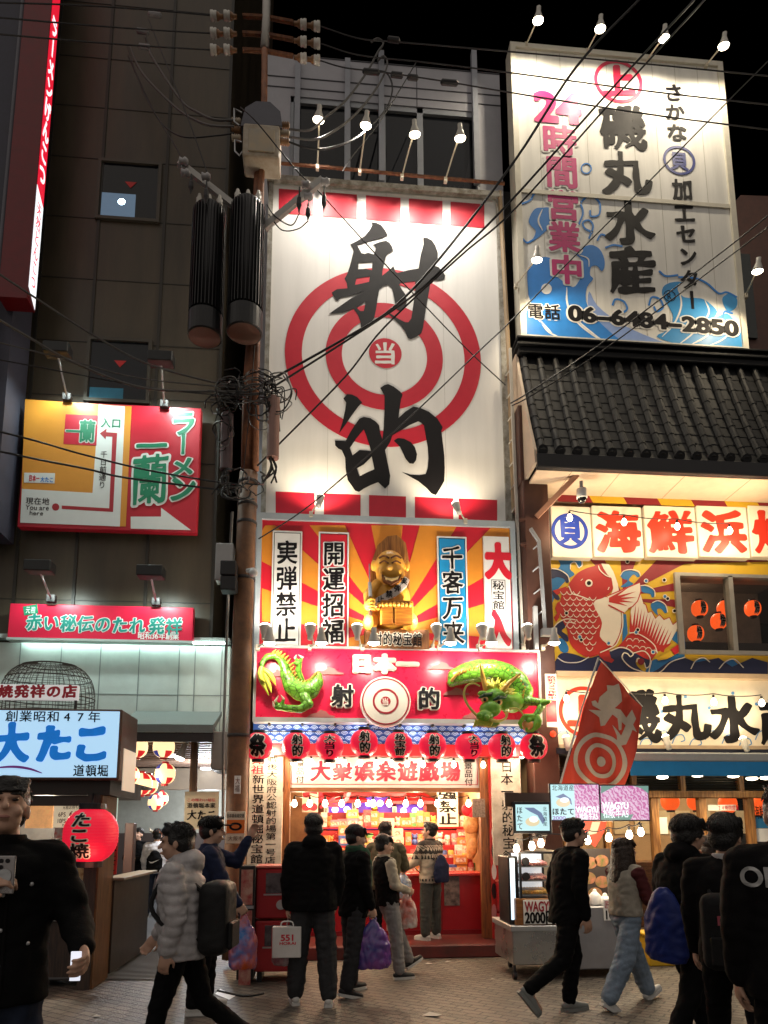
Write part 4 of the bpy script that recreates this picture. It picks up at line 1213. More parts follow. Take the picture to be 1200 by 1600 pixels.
for i in range(nn):
	a, b = vx0 + (vx1 - vx0) * i / nn, vx0 + (vx1 - vx0) * (i + 1) / nn
	L1[i % 2].append([(a + .1, vz0), (b + .1, vz0), (b, vz1), (a, vz1)])
for k in (0, 1):
	for l_ in L1[k]: flat('valance_flap', [l_], YR - .1, (maroon, yel)[k], fb, px=False, ext=.004)
YN = 9.5
nm = empty('name_fascia', at(1030, 1165, YN), 'long cream fascia with bold black shop name lit by hanging bulbs', 'sign')
r_ = rect(868, 1062, 1330, 1166, YN)
MB().box(r_[0], r_[1], YN, YN + .12, r_[2], r_[3]).build('panel', mat('cream fascia', (.70, .62, .50), .45, var=.08), nm)
fr = MB(); fr.box(r_[0], r_[1], YN - .12, YN + .12, r_[3], r_[3] + .07); fr.box(r_[0], r_[1], YN - .1, YN + .12, r_[2] - .07, r_[2])
fr.build('frame', mat('tan fascia frame', (.45, .33, .22), .5), nm)
c0 = at(912, 1112, YN); kk = abs(at(960, 1112, YN).x - at(860, 1112, YN).x) / 100
orr = mat('orange red letter', (.60, .03, .012), .4)
flat('emblem_ring', [circ(c0.x, c0.z, 39 * kk, n=60), circ(c0.x, c0.z, 33 * kk, n=60)], YN - .003, orr, nm, px=False)
letters('上', (886, 1085, 938, 1138), YN - .002, orr, nm, r=.07, brush=.03)
for ch, bx in zip('磯丸水産', ((952, 1078, 1034, 1165), (1030, 1082, 1110, 1160), (1106, 1084, 1184, 1162), (1182, 1088, 1260, 1166))):
	letters(ch, bx, YN - .002, M_ink, nm, r=.042, brush=.06, shear=.1)
W = []
for i in range(16):
	x = 880 + i * 26; y = 1150 + (i % 3) * 6
	W.append(ribbon(spline([(x - 12, y + 6), (x - 6, y - 6), (x + 4, y - 8), (x + 8, y), (x + 2, y + 3)], 4), 1.6))
W += [circ(960 + i * 37, 1078 + (i * 17) % 40, 2.6) for i in range(9)]
flat('wave_doodle', W, YN - .0015, mat('pale blue doodle', (.1, .25, .5), .4), nm)
YA = 8.95
an = empty('blue_awning', at(1100, 1210, YA), 'rolled blue awning with grey cassette under the shop name fascia', 'awning')
a, b, c, d = rect(985, 1176, 1330, 1190, YA)
MB().box(a, b, YA, YA + .2, c, d, .02).build('cassette', mat('grey white cassette', (.42, .44, .44), .45), an)
z3 = at(1100, 1212, YA).z
MB().box(a, b, YA + .01, YA + .03, z3, c).build('valance', mat('bright blue canvas', (.02, .26, .62), .6, var=.1), an)
MB().box(a, b, YA + .03, YN + .1, c - .02, c + .01).build('awning_cloth', MC['bright blue canvas'], an)
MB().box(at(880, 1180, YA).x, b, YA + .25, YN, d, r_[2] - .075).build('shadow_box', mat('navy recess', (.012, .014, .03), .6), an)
YW = 9.5
timber = wood_mat('honey door timber', '#6b4420', '#a87842', vertical=True)
sf = MB()
zbm0, zbm1 = at(1100, 1247, YW).z, at(1100, 1236, YW).z
xs0, xs1 = at(880, 1300, YW).x, xR
sf.box(xs0, xs1, YW - .06, YW + .1, zbm0, zbm1, .008)
for px in (1024, 1099, 1174, 1250, 950, 884):
	x = at(px, 1300, YW).x
	sf.box(x - .05, x + .05, YW - .04, YW + .06, 0, zbm0)
ztop_ = at(1100, 1210, YW).z
for px in (990, 1066, 1157, 1250):
	x = at(px, 1225, YW).x
	sf.box(x - .035, x + .035, YW - .03, YW + .06, zbm1, ztop_ + .1)
sf.box(xs0, xs1, YW - .03, YW + .05, 0, .12)
dr = sf.build('door_frame', timber, fb)
MB().box(xs0, xs1, YW + .02, YW + .026, .12, zbm0).build('pane', MC['clear window glass'], dr)
mb = MB()
for i in range(9):
	z = zbm1 + .015 + i * (ztop_ - zbm1 + .06) / 9
	mb.add([(xs0, YW, z), (xs1, YW, z), (xs1, YW + .05, z + .022), (xs0, YW + .05, z + .022)], [(0, 1, 2, 3)])
mb.box(xs0, xs1, YW + .06, YW + .07, zbm1, ztop_ + .1)
mb.build('louvre', mat('dark bronze louvre', (.07, .06, .045), .35, .5), fb)
rm = MB()
rm.box(xs0 - .3, xs1, 13.5, 13.6, 0, 3.2); rm.box(xs0 - .4, xs0 - .3, 9.7, 13.5, 0, 3.2); rm.box(xs0 - .3, xs1, 9.7, 13.5, 2.75, 2.8)
rm.build('dining_room', mat('warm dining room wall', (.5, .36, .22), .6, var=.2, scale=2), fb)
mb = MB()
mb.box(xs0 + .2, xs1, 11.5, 12.1, 0, 1.05, .01)
mb.build('dining_counter', wood_mat('counter timber', '#4a2c16', '#74502c', vertical=False), fb)
for i, px in enumerate((905, 1060, 1130, 1190)):
	p = at(px, 1300, 11)
	light('dining_light', 'POINT', (p.x, 11 + (i % 2) * .8, 2.55), 48, (1, .74, .42), .12, parent=fb)
mb = MB()
for i in range(14):
	x = xs0 + .3 + i * .42
	mb.box(x, x + .3, 13.46, 13.5, 1.5, 1.95)
mb.build('menu_strip', mat('cream menu strips', (.65, .58, .42), .5), fb)
for px, py, w, h, m in ((1035, 1290, 16, 26, M_cream), (1128, 1262, 44, 9, M_cream), (1190, 1285, 30, 18, mat('blue notice', (.03, .2, .4), .5)), (1190, 1305, 30, 20, M_white)):
	q = rect(px - w / 2, py - h / 2, px + w / 2, py + h / 2, YW + .015)
	MB().box(q[0], q[1], YW + .013, YW + .017, q[2], q[3]).build('door_notice', m, dr)
flat('notice_text', layout('24時間営業', *rect(1122, 1258, 1155, 1266, YW), .0), YW + .011, M_red, dr, px=False)
flat('notice_text', layout('海鮮丼', *rect(1180, 1258, 1202, 1280, YW), .01), YW + .011, M_ink, dr, px=False)
flat('notice_ring', [circ(1118, 1311, 8, n=30), circ(1118, 1311, 6.8, n=30)], YW + .011, M_white, dr)
colm = mat('brown painted steel', (.085, .036, .026), .45, .15, var=.25, scale=4, bump=.05)
YC = 9.22
cl_ = empty('steel_column', at(850, 1490, YC), 'brown painted steel column with warning stickers between the two shops', 'column')
cx0, cx1 = at(823, 900, YC).x, at(862, 900, YC).x
MB().box(cx0, cx1, YC, YC + .35, 0, at(840, 750, YC).z, .01).build('shaft', colm, cl_)
MB().box(cx0 - .02, cx0 + .13, YC + .05, YC + .4, at(840, 750, YC).z - .02, at(830, 630, YC).z, .01).build('upper_shaft', colm, cl_)
for py in (812, 850):
	z = at(840, py, YC).z
	MB().box(cx0 - .07, cx0 + .02, YC - .02, YC + .06, z - .015, z + .015).build('bracket', colm, cl_)
MB().tube([at(838, 808, YC - .02), at(902, 742, 8.95)], .05, 4).build('brace', mat('pinkish brown steel', (.30, .15, .10), .5), cl_)
r_ = rect(853, 1053, 871, 1136, YC - .004)
stk = MB().box(r_[0], r_[1], YC - .004, YC - .001, r_[2], r_[3]).build('warning_sticker', M_cream, cl_)
q = rect(854, 1094, 870, 1128, YC - .006)
MB().box(q[0], q[1], YC - .0065, YC - .004, q[2], q[3]).build('sticker_block', M_red, stk)
letters('防犯カメラ作動中', (855, 1056, 869, 1093), YC - .004, M_red, stk, r=.03, vert=True)
c0 = at(864, 1147, YC)
mb = MB(); mb.ell(c0, .045, .03, .045)
mb.build('beacon', mat('red beacon lens', (.6, .03, .01), .2, emit=.5, ecol=(1, .1, .03)), cl_)
q = rect(840, 1225, 850, 1250, YC)
ld = empty('wall_ladder', at(815, 1010, 9.45), 'narrow pale steel ladder rail with slanted rungs beside the brown column', 'ladder')
mb = MB()
mb.tube([at(797, 545, 9.45), at(803, 700, 9.45), at(810, 860, 9.45), at(817, 1012, 9.45)], .028, 4)
mb.build('rail', mat('pale painted rail', (.5, .47, .42), .5), ld)
for i in range(13):
	y = 575 + i * 35.5
	x = 798 + (y - 545) * .0435
	MB().tube([at(x, y, 9.45), at(x - 9, y + 12, 9.7)], .011, 6).build('rung', MC['pale painted rail'], ld)
l2 = empty('wall_ladder', at(852, 985, 9.15), 'short grey ladder rail with bent top fixed on the brown column face', 'ladder')
mb = MB()
mb.tube([at(829, 826, 9.15), at(842, 846, 9.13), at(846, 900, 9.13), at(852, 990, 9.13)], .03, 4)
mb.build('rail', M_grey, l2)
MB().box(*[f_ for f_ in (at(846, 988, 9.15).x, at(861, 988, 9.15).x)], 9.1, 9.2, at(853, 992, 9.1).z, at(853, 981, 9.1).z).build('foot_box', mat('light grey box', (.4, .42, .45), .5), l2)
for (x, y) in ((843, 850), (842, 885), (844, 920), (847, 955)):
	MB().tube([at(x, y, 9.13), at(x - 10, y + 8, 9.2)], .011, 6).build('rung', M_grey, l2)
ch_ = empty('grey_channel', at(836, 1010, 9.1), 'short upright galvanised channel standing on the dragon sign corner', 'bracket')
MB().tube([at(836, 948, 9.1), at(838, 1015, 9.1)], .04, 4).build('channel', M_steel, ch_)
cd = MB()
cd.tube([at(781, 300, 9.7), at(795, 560, 9.7), at(803, 800, 9.7)], .035, 8)
tag(cd.build('conduit_pipe', mat('tan conduit', (.35, .25, .15), .5)), 'tan conduit pipe running up the right edge of the target board', 'pipe')
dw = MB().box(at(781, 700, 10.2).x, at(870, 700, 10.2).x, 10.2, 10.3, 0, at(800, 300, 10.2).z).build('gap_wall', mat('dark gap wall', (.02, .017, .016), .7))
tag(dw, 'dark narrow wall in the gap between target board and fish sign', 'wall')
sc_ = empty('security_camera', at(908, 770, 8.95), 'white dome security camera hanging under the tiled eave', 'camera')
p = at(908, 752, 8.95)
MB().cyl(p, p - Vector((0, 0, .1)), .025).build('stem', M_grey, sc_)
q = p - Vector((0, 0, .1))
MB().lathe([(.03, 0), (.07, -.02), (.075, -.14), (.07, -.16)], q, 20).build('housing', mat('white plastic', (.6, .6, .6), .35), sc_, smooth=True)
MB().ell(q - Vector((0, 0, .16)), .065).build('dome', mat('black dome', (.01, .01, .012), .08), sc_, smooth=True)
# == inside the shooting gallery
wood = wood_mat('gallery timber', '#5b3214', '#935a2a')
redlac = mat('red lacquer', (.33, .012, .02), .3, var=.12)
gs = empty('gallery_shop', at(600, 1500, 9.6), 'open fronted shooting gallery room with red counter and lit timber walls', 'shop')
gx0, gx1 = at(440, 1300, 9.6).x, at(772, 1300, 9.6).x
zc = at(600, 1233, 9.6).z
sh = MB()
sh.box(gx0 - .1, gx1 + .1, 12.3, 12.4, 0, 3); sh.box(gx0 - .1, gx0, 9.6, 12.3, 0, 3); sh.box(gx1, gx1 + .1, 9.6, 12.3, 0, 3); sh.box(gx0, gx1, 9.6, 12.3, 2.75, 2.85)
sh.build('wall', mat('warm timber wall', (.42, .22, .10), .5, col2=(.25, .12, .05), scale=3), gs)
MB().box(gx0, gx1, 9.9, 12.3, .0, .16).build('inner_floor', mat('dark gallery floor', (.1, .06, .05), .5), gs)
y0 = on_ground(600, 1499).y
tag(MB().box(at(436, 1490, y0).x, at(806, 1490, y0).x, y0, 9.95, 0, .155, .012).build('entrance_step', mat('dark red step', (.14, .022, .02), .45, col2=(.07, .02, .018), scale=3)), 'low dark red entrance step along the shooting counter', 'step')
YK = 9.92
ct = empty('shooting_counter', at(610, 1470, YK), 'long red panelled shooting counter with a poster', 'counter')
k0, k1 = at(452, 1420, YK).x, at(768, 1420, YK).x
zk = at(600, 1366, YK).z
MB().box(k0, k1, YK, YK + .45, .155, zk - .03).build('counter_body', redlac, ct)
MB().box(k0 - .02, k1 + .02, YK - .06, YK + .5, zk - .03, zk + .012, .008).build('counter_top', mat('red counter top', (.45, .03, .03), .25), ct)
mb = MB()
for px in (456, 560, 612, 688, 763):
	x = at(px, 1420, YK).x
	mb.box(x - .03, x + .03, YK - .02, YK - .001, .17, zk - .031, .004)
mb.box(k0 + .01, k1 - .01, YK - .018, YK - .002, .16, .22)
mb.build('panel_frame', mat('darker red lacquer', (.2, .008, .014), .3), ct)
q = rect(694, 1369, 718, 1415, YK - .01)
po = MB().box(q[0], q[1], YK - .01, YK - .004, q[2], q[3]).build('poster', mat('grey photo poster', (.22, .17, .15), .4, col2=(.05, .04, .04), scale=14), ct)
q = rect(604, 1378, 620, 1455, YK - .01)
MB().box(q[0], q[1], YK - .01, YK - .004, q[2], q[3]).build('poster', mat('pale photo poster', (.45, .42, .4), .4, col2=(.08, .07, .08), scale=10), ct)
for a, c in ((441, 452), (752, 768)):
	r_ = rect(a, 1165, c, 1470, 9.5)
	MB().box(r_[0], r_[1], 9.5, 9.62, .155, r_[3], .006).build('post', wood, gs)
r_ = rect(766, 1170, 778, 1470, 9.48)
rp = MB().box(r_[0], r_[1], 9.46, 9.5, .155, r_[3]).build('picture_strip', mat('red picture strip', (.5, .03, .025), .4), gs)
for i, (y, m) in enumerate(((1215, M_white), (1262, mat('pink print', (.6, .3, .3), .5)), (1302, M_white), (1330, M_dsteel), (1362, M_white), (1392, M_black), (1425, MC['pink print']))):
	q = rect(768, y - 13, 776, y + 13, 9.455)
	flat('print', [circ((q[0] + q[1]) / 2, (q[2] + q[3]) / 2, (q[1] - q[0]) * .48, (q[3] - q[2]) * .48, 14)], 9.457, m, rp, px=False)
q = rect(738, 1248, 758, 1277, 9.45)
MB().box(q[0], q[1], 9.45, 9.458, q[2], q[3]).build('notice', mat('brown notice', (.3, .22, .17), .5, col2=(.12, .09, .07), scale=40), gs)
def board(name, box, Y, m, par, txt=None, tm=M_ink, d=.03, r=.02, vert=True, **k):
	q = rect(*box, Y)
	o = MB().box(q[0], q[1], Y, Y + d, q[2], q[3], .004).build(name, m, par)
	if txt: letters(txt, (box[0] + 1.5, box[1] + 2, box[2] - 1.5, box[3] - 2), Y, tm, o, r=r, vert=vert, brush=.02, **k)
	return o
board('slogan_board', (683, 1228, 716, 1292), 11.6, M_cream, gs, '強禁止', r=.03)
board('big_winner_board', (472, 1236, 497, 1269), 11.2, M_cream, gs)
flat('winner_blossom', [circ(x, y, 6.2, 5.5, 18) for x, y in ((479, 1241), (490, 1241))] + [circ(x, y, 6.4, 6, 18) for x, y in ((478, 1261), (490, 1261))], 11.195, M_red, gs)
c0 = at(523, 1236, 11.3)
flat('ring_banner', [circ(c0.x, c0.z, .26, n=40), circ(c0.x, c0.z, .2, n=40)], 11.3, M_red, gs, px=False)
MB().tube([at(500, 1262, 11.32), at(523, 1246, 11.32)], .03, 4).build('banner_pole', M_red, gs)
shx0, shx1 = at(497, 1330, 11.3).x, at(742, 1330, 11.3).x
rows = [(11.75, 1292), (11.5, 1321), (11.25, 1346), (10.95, 1366)]
ps = empty('prize_rack', (0.5, 11.4, .16), 'stepped bright red prize rack filling the back of the gallery', 'shelf')
rz = []
for i, (y, py) in enumerate(rows):
	z = at(620, py, y).z
	rz.append((y, z))
	MB().box(shx0, shx1, y - .13, y + .13, z - .03, z).build('shelf', mat('bright red shelf', (.55, .02, .025), .35), ps)
	MB().box(shx0, shx1, y + .1, y + .13, z, z + .24).build('riser', mat('red riser', (.4, .02, .025), .5), ps)
	if i < 2: pass
for k, (px, w, y0_) in enumerate(((533, 62, 1250), (585, 78, 1240), (640, 62, 1252))):
	o = empty('toy_shrine', at(px, 1290, 12.0), ['red roofed toy shrine left of the golden figure at the back', 'middle red roofed toy shrine with a golden figure', 'red roofed toy shrine with purple glow, right of the golden figure'][k], 'shrine')
	a = at(px - w / 2, y0_, 11.95); b = at(px + w / 2, y0_, 11.95); zt_ = at(px, y0_ - 14, 11.95).z
	MB().add([(a.x - .1, 11.8, a.z), (b.x + .1, 11.8, a.z), (b.x - .05, 12.1, zt_), (a.x + .05, 12.1, zt_), (a.x - .1, 11.8, a.z - .05), (b.x + .1, 11.8, a.z - .05), (b.x - .05, 12.1, zt_ - .06), (a.x + .05, 12.1, zt_ - .06)],
			 [(0, 1, 2, 3), (7, 6, 5, 4), (0, 4, 5, 1), (1, 5, 6, 2), (2, 6, 7, 3), (3, 7, 4, 0)]).build('roof', mat('shrine red', (.5, .015, .03), .4), o)
	mb = MB()
	zz_ = at(px, 1296, 11.95).z
	for x in (a.x + .08, b.x - .08): mb.box(x - .025, x + .025, 11.93, 12.0, zz_, a.z - .05)
	mb.build('pillar', MC['shrine red'], o)
	pc = (mat('purple shrine backing', (.12, .03, .35), .5, emit=.25, ecol=(.25, .08, .8)))
	MB().box(a.x + .1, b.x - .1, 12.05, 12.1, zz_, a.z - .05).build('backing', pc, o)
	for s_ in (-1, 1):
		MB().ell(((a.x + b.x) / 2 + s_ * .1, 12.0, a.z - .16), .055).build('glow_lamp', mat('violet white lamp', (.8, .75, 1), .3, emit=5.0, ecol=(.72, .66, 1), var=0), o, smooth=True)
	bd = board('vertical_plate', (px - w / 2 + 4, y0_ + 8, px - w / 2 + 11, 1290), 11.9, M_cream, o, '射的', r=.0)
	if k == 1:
		g = MB(); c = ((a.x + b.x) / 2, 11.95, zz_ + .02)
		g.lathe([(.12, 0), (.13, .04), (.09, .08), (.1, .16), (.07, .24), (.05, .27)], c, 16); g.ell((c[0], c[1], c[2] + .33), .06); g.ell((c[0], c[1], c[2] + .4), .03)
		g.build('gold_figure', mat('gold leaf', (.8, .5, .08), .25, .8), o, smooth=True)
pcols = [('orange', (.75, .25, .03)), ('yellow', (.75, .5, .06)), ('red', (.6, .02, .03)), ('pink', (.75, .22, .3)), ('cream', (.75, .65, .5)), ('blue', (.04, .1, .45)), ('green', (.1, .35, .06)), ('white', (.75, .72, .7))]
pm = {n: mat('prize ' + n, c, .35, var=.3, scale=30, col2=tuple(min(1, x * .5 + .12) for x in c)) for n, c in pcols}
band = mat('prize label', (.75, .65, .55), .4, col2=(.5, .05, .05), scale=45)
PR = {}
def prize(kind, colr):
	"""first of a kind is built, later ones are copies sharing its mesh"""
	if (kind, colr) in PR: return copy_tree(PR[(kind, colr)])
	o = empty('prize_' + {'box': 'box', 'tall': 'carton', 'toy': 'toy', 'can': 'can'}[kind], (0, 0, 0))
	mb = MB()
	if kind == 'box':
		mb.box(-.06, .06, -.035, .035, 0, .085, .003).build('packet', pm[colr], o); MB().box(-.045, .045, -.0385, -.0355, .02, .06).build('label', band, o)
	elif kind == 'tall':
		mb.box(-.035, .035, -.03, .03, 0, .15, .003).build('packet', pm[colr], o); MB().box(-.028, .028, -.0335, -.0305, .04, .10).build('label', band, o)
	elif kind == 'can':
		mb.lathe([(.028, 0), (.032, .004), (.032, .1), (.026, .112), (.026, .115)], (0, 0, 0), 14).build('can', pm[colr], o, smooth=True); MB().lathe([(.0326, .03), (.0326, .07)], (0, 0, 0), 14).build('label', band, o)
	else:
		mb.ell((0, 0, .045), .045, .04, .045, 12, 8); mb.ell((0, -.005, .11), .038, .034, .036, 12, 8)
		for s_ in (-1, 1): mb.ell((s_ * .03, 0, .145), .014, .01, .016, 8, 6); mb.ell((s_ * .05, -.01, .05), .016, .016, .03, 8, 6)
		mb.build('figure', pm[colr], o, smooth=True)
	PR[(kind, colr)] = o
	return o
tiers = ('top', 'second', 'third', 'lowest')
for i, (y, z) in enumerate(rz):
	x = shx0 + .08
	while x < shx1 - .06:
		kind = random.choice(('box', 'box', 'tall', 'tall', 'toy', 'can'))
		colr = random.choices([c[0] for c in pcols], (6, 5, 5, 4, 4, 1.5, 1.5, 3))[0]
		o = prize(kind, colr)
		s_ = random.uniform(1.35, 1.9) * (.75 if kind == 'toy' else 1)
		o.location = (x, y - .06 + random.uniform(-.03, .03), z)
		o.rotation_euler = (0, 0, random.uniform(-.3, .3))
		o.scale = (s_, s_, s_)
		w = {'box': 'flat box', 'tall': 'upright carton', 'toy': 'round toy figure', 'can': 'small can'}[kind]
		tag(o, f'{colr} {w} prize standing on the {tiers[i]} red shelf of the gallery', 'prize', f'{colr} {w} prizes on the {tiers[i]} shelf')
		if kind == 'box' and random.random() < .55:
			o2 = prize('box', random.choice(('orange', 'yellow', 'cream', 'red')))
			o2.location = (x, y - .06, z + .085 * s_); o2.scale = o.scale
			c2 = o2.children[0].data.materials[0].name.split()[-1]
			tag(o2, f'{c2} flat box prize stacked upon another box on the {tiers[i]} red shelf', 'prize', f'{c2} boxes stacked on the {tiers[i]} shelf')
		x += random.uniform(.085, .13) * (1.4 if kind == 'box' else 1)
hg = empty('wood_carving', at(735, 1345, 10.6), 'carved pale wooden panel with a red cloth hanging at the right wall of the gallery', 'carving')
p = at(735, 1300, 10.6)
mb = MB(); mb.cone(p + Vector((0, 0, -.35)), .06, p + Vector((.02, 0, .2)), .12); mb.ell(p + Vector((0, -.05, .1)), .12, .1, .14); mb.ell(p + Vector((.02, -.04, -.2)), .08, .07, .16)
mb.build('figure', mat('pale carved wood', (.6, .33, .14), .4, col2=(.35, .16, .06), scale=10), hg, smooth=True)
mb = MB(); mb.ell(p + Vector((-.04, -.06, .33)), .1, .06, .1); mb.ell(p + Vector((.02, -.06, .26)), .08, .06, .12)
mb.build('red_cloth', mat('red cloth', (.55, .01, .03), .6), hg, smooth=True)
# == lamps
def string_bulb(p, label, group, s=1.0, white=False):
	o = empty('string_bulb', p, label, 'light bulb', group)
	p = Vector(p)
	MB().lathe([(.006, .07), (.016, .065), (.016, .035), (.02, .03), (.02, .02)], p + Vector((0, 0, 0)), 10).build('socket', M_black, o)
	MB().lathe([(.001, -.075 * s), (.02 * s, -.07 * s), (.035 * s, -.045 * s), (.036 * s, -.03 * s), (.026 * s, 0), (.018, .02)], p, 12).build('glass', M_bulbw if white else M_bulb, o, smooth=True)
	return o
def wire(name, pts, r, m, label, cat='cable', group=None):
	o = MB().tube(pts, r, 6).build(name, m)
	return tag(o, label, cat, group)
M_wire = mat('black rubber cable', '#1b1a1c', .5)
M_wireg = mat('grey weathered cable', (.10, .095, .09), .55)
def bulb_row(xs, y0, y1, Y, lab, grp, s=1.0, each=None):
	pts = []
	for i, x in enumerate(xs):
		p = at(x, y0 + (y1 - y0) * i / max(len(xs) - 1, 1), Y)
		string_bulb(p, lab, grp, s)
		pts.append(p + Vector((0, 0, .085)))
	L = []
	for a, b in zip(pts, pts[1:]): L += sag(a, b, .03, 5)[:-1]
	L.append(pts[-1])
	return L
g1 = bulb_row([460, 484, 508, 534, 559, 583, 608, 634, 657, 683, 707, 732], 1252, 1252, 9.75, 'bare warm bulb in the lower row hanging inside the counter opening', 'bulbs inside the counter opening', 1.05)
wire('bulb_cable', g1, .006, M_wire, 'thin black cable carrying the lower row of bulbs in the counter opening')
g1 = bulb_row([458, 486, 513, 538, 563, 588, 612, 636, 661, 685, 709, 755], 1188, 1192, 9.42, 'bare warm bulb in the upper row before the silver header board', 'bulbs before the header board', .95)
wire('bulb_cable', g1, .006, M_wire, 'thin black cable carrying the upper row of bulbs before the header board')
for x, y in ((425, 1172), (815, 1176)):
	string_bulb(at(x, y, 9.35), 'bare warm bulb shining on the ' + ('left' if x < 600 else 'right') + ' plank sign beside the outer lantern', None, 1.1)
	light('bulb_light', 'POINT', at(x, y, 9.1), 36, (1, .8, .52), .04)
for i, px in enumerate((470, 530, 590, 650, 710)):
	light('bulb_light', 'POINT', at(px, 1257, 9.8), 16, (1, .76, .46), .05)
	light('bulb_light', 'POINT', at(px, 1196, 9.15), 9, (1, .78, .5), .05)
for px in (540, 640, 700):
	light('gallery_light', 'POINT', at(px, 1236, 11.0), 40, (1, .76, .45), .12)
g2 = bulb_row([885, 960, 1039, 1115, 1190], 1088, 1095, 9.2, 'bare warm bulb on the drooping string before the shop name fascia', 'bulbs before the shop name fascia', 1.1)
wire('bulb_cable', g2, .007, M_wire, 'drooping black bulb cable before the shop name fascia')
g3 = bulb_row([890, 975, 1058, 1140], 806, 826, 9.3, 'bare warm bulb on the string before the cream lightbox plates', 'bulbs before the lightbox plates', 1.1)
wire('bulb_cable', g3, .007, M_wire, 'drooping black bulb cable before the cream lightbox plates')
for px in (890, 975, 1058, 1140, 1190): light('bulb_light', 'POINT', at(px, 818, 9.0), 17, (1, .78, .48), .05)
for px in (885, 960, 1039, 1115, 1190): light('bulb_light', 'POINT', at(px, 1098, 8.95), 12, (1, .78, .46), .05)
def lamp_head(o, p, d, r=.075, m=None, bulb=None):
	"""white reflector lamp with its base at p, shining along d"""
	d = Vector(d).normalized()
	q = d.to_track_quat('Z', 'Y').to_matrix()
	MB().lathe([(.02, -.16), (.035, -.155), (.036, -.09), (.045, -.07), (r * .85, 0), (r, .03)], p, 18, mtx=q).build('lamp_head', m or mat('white lamp shell', (.6, .58, .53), .35), o, smooth=True)
	MB().lathe([(r * .97, .031), (r * .9, .05), (r * .5, .068), (.004, .074)], p, 18, mtx=q).build('bulb', bulb or M_bulb, o, smooth=True)
def sign_lamp(name, p, base, d, label, group, power, tgt, col=(1, .82, .56), ang=110, r=.075, armr=.012, bulb=None, bend=None):
	p, base = Vector(p), Vector(base)
	o = empty(name, base, label, 'lamp', group)
	pts = spline([tuple(base), tuple(bend or base.lerp(p, .5)), tuple(p)], 5)
	MB().tube(pts, armr, 8).build('arm', mat('cream painted arm', (.55, .5, .4), .45), o)
	MB().box(base.x - .025, base.x + .025, base.y - .03, base.y + .03, base.z - .05, base.z + .03, .005).build('clamp', MC['cream painted arm'], o)
	lamp_head(o, p, d, r, bulb=bulb)
	light('lamp_light', 'SPOT', p + Vector(d).normalized() * .1, power, col, .05, tgt, ang, .6, o)
	return o
RY = 9.45
rail = wire('lamp_rail', [at(411, 253, RY), at(520, 262, RY), at(640, 274, RY), at(788, 287, RY)], .028, M_rust, 'rusty horizontal pipe rail carrying four lamps over the target board', 'rail')
for i, (bx, by, rx_, ry_) in enumerate(((498, 183, 496, 261), (572, 192, 562, 268), (648, 206, 628, 276), (719, 212, 696, 281))):
	p = at(bx, by, 8.95); b = at(rx_, ry_, RY)
	tg = Vector((b.x + .1, YT, 7.6))
	sign_lamp('board_lamp', p, b, (0.08 * (1 if i > 1 else -1), .35, -1), ['first', 'second', 'third', 'last'][i] + ' from the utility pole of four cream lamps on the rusty rail', 'lamps over the target board', 104, tg, col=(1, .92, .8), ang=120, r=.085, bend=b.lerp(p, .55) + Vector((.01, -.05, .05)))
for i, (bx, by, rx_, ry_) in enumerate(((841, 28, 822, 70), (938, 41, 917, 80), (1038, 56, 1012, 92), (1131, 68, 1103, 102))):
	p = at(bx, by, 8.95); b = at(rx_, ry_, YS - .02)
	sign_lamp('roof_lamp', p, b, (0, .3, -1), ['lamp nearest the left top corner of the fish sign', 'second lamp from the left above the red circle of the fish sign', 'third lamp from the left above the fish sign', 'lamp nearest the right top corner of the fish sign'][i], 'lamps on top of the fish sign', 84, (b.x, YS, p.z - 1.4), ang=172, col=(1, .86, .64), r=.085, bend=b.lerp(p, .5))
for i, (bx, by, rx_, ry_) in enumerate(((839, 402, 806, 446), (1184, 420, 1165, 462))):
	p = at(bx, by, 8.9); b = at(rx_, ry_, YS - .02)
	sign_lamp('side_lamp', p, b, (.0, .3, -1), ['lamp on a thin arm over the blue wave of the fish sign', 'lamp on an arm at the lower right edge of the fish sign'][i], None, 62, (b.x + (.9 if i == 0 else -.9), YS, 8.7), ang=125, r=.08)
for i, (bx, by) in enumerate(((500, 779), (713, 790))):
	p = at(bx, by, 9.2); b = at(bx - 14 + 28 * i, by + 24, 9.35)
	sign_lamp('uplight', p, b, (.1 - .3 * i, .45, 1), ['cream uplight under the left lower corner of the target board', 'cream uplight under the right lower corner of the target board'][i], 'uplights under the target board', 45, (p.x, YT, 6.9), ang=120, r=.06)
for i, bx in enumerate((414, 485, 558, 682, 753, 824)):
	p = at(bx, 983, 8.78); b = at(bx + (6 if i < 3 else -6), 1010, 9.2)
	sign_lamp('panel_uplight', p, b, (.0, .35, 1), ['outer white uplight at the left end below the slogan panel', 'white uplight below the black on white slogan plate', 'white uplight just left of the name board', 'white uplight just right of the name board', 'white uplight below the plate with red blossoms', 'white uplight before the brown column'][i], 'uplights under the slogan panel', 62 if i in (2, 3) else 40, (at(612, 920, YG - .3) if i in (2, 3) else (p.x, YG, 5.3)), ang=130, r=.075, col=(1, .9, .75), bulb=M_bulbw)
for i, bx in enumerate((421, 502, 584, 704, 768, 866)):
	p = at(bx, 1000, 8.58); b = at(bx - 18, 1011, 9.12)
	sign_lamp('fascia_downlight', p, b, (.0, .15, -1), ['downlight over the dragon tail at the left end of the red fascia', 'downlight over the dragon body on the red fascia', 'downlight just left of the raised white characters', 'downlight just right of the raised white characters', 'downlight over the dragon head', 'downlight beside the brown column, over the dragon claw'][i], 'downlights over the red fascia', 34, (p.x, YD, 3.6), ang=125, r=.075, col=(1, .9, .74), bulb=M_bulbw)
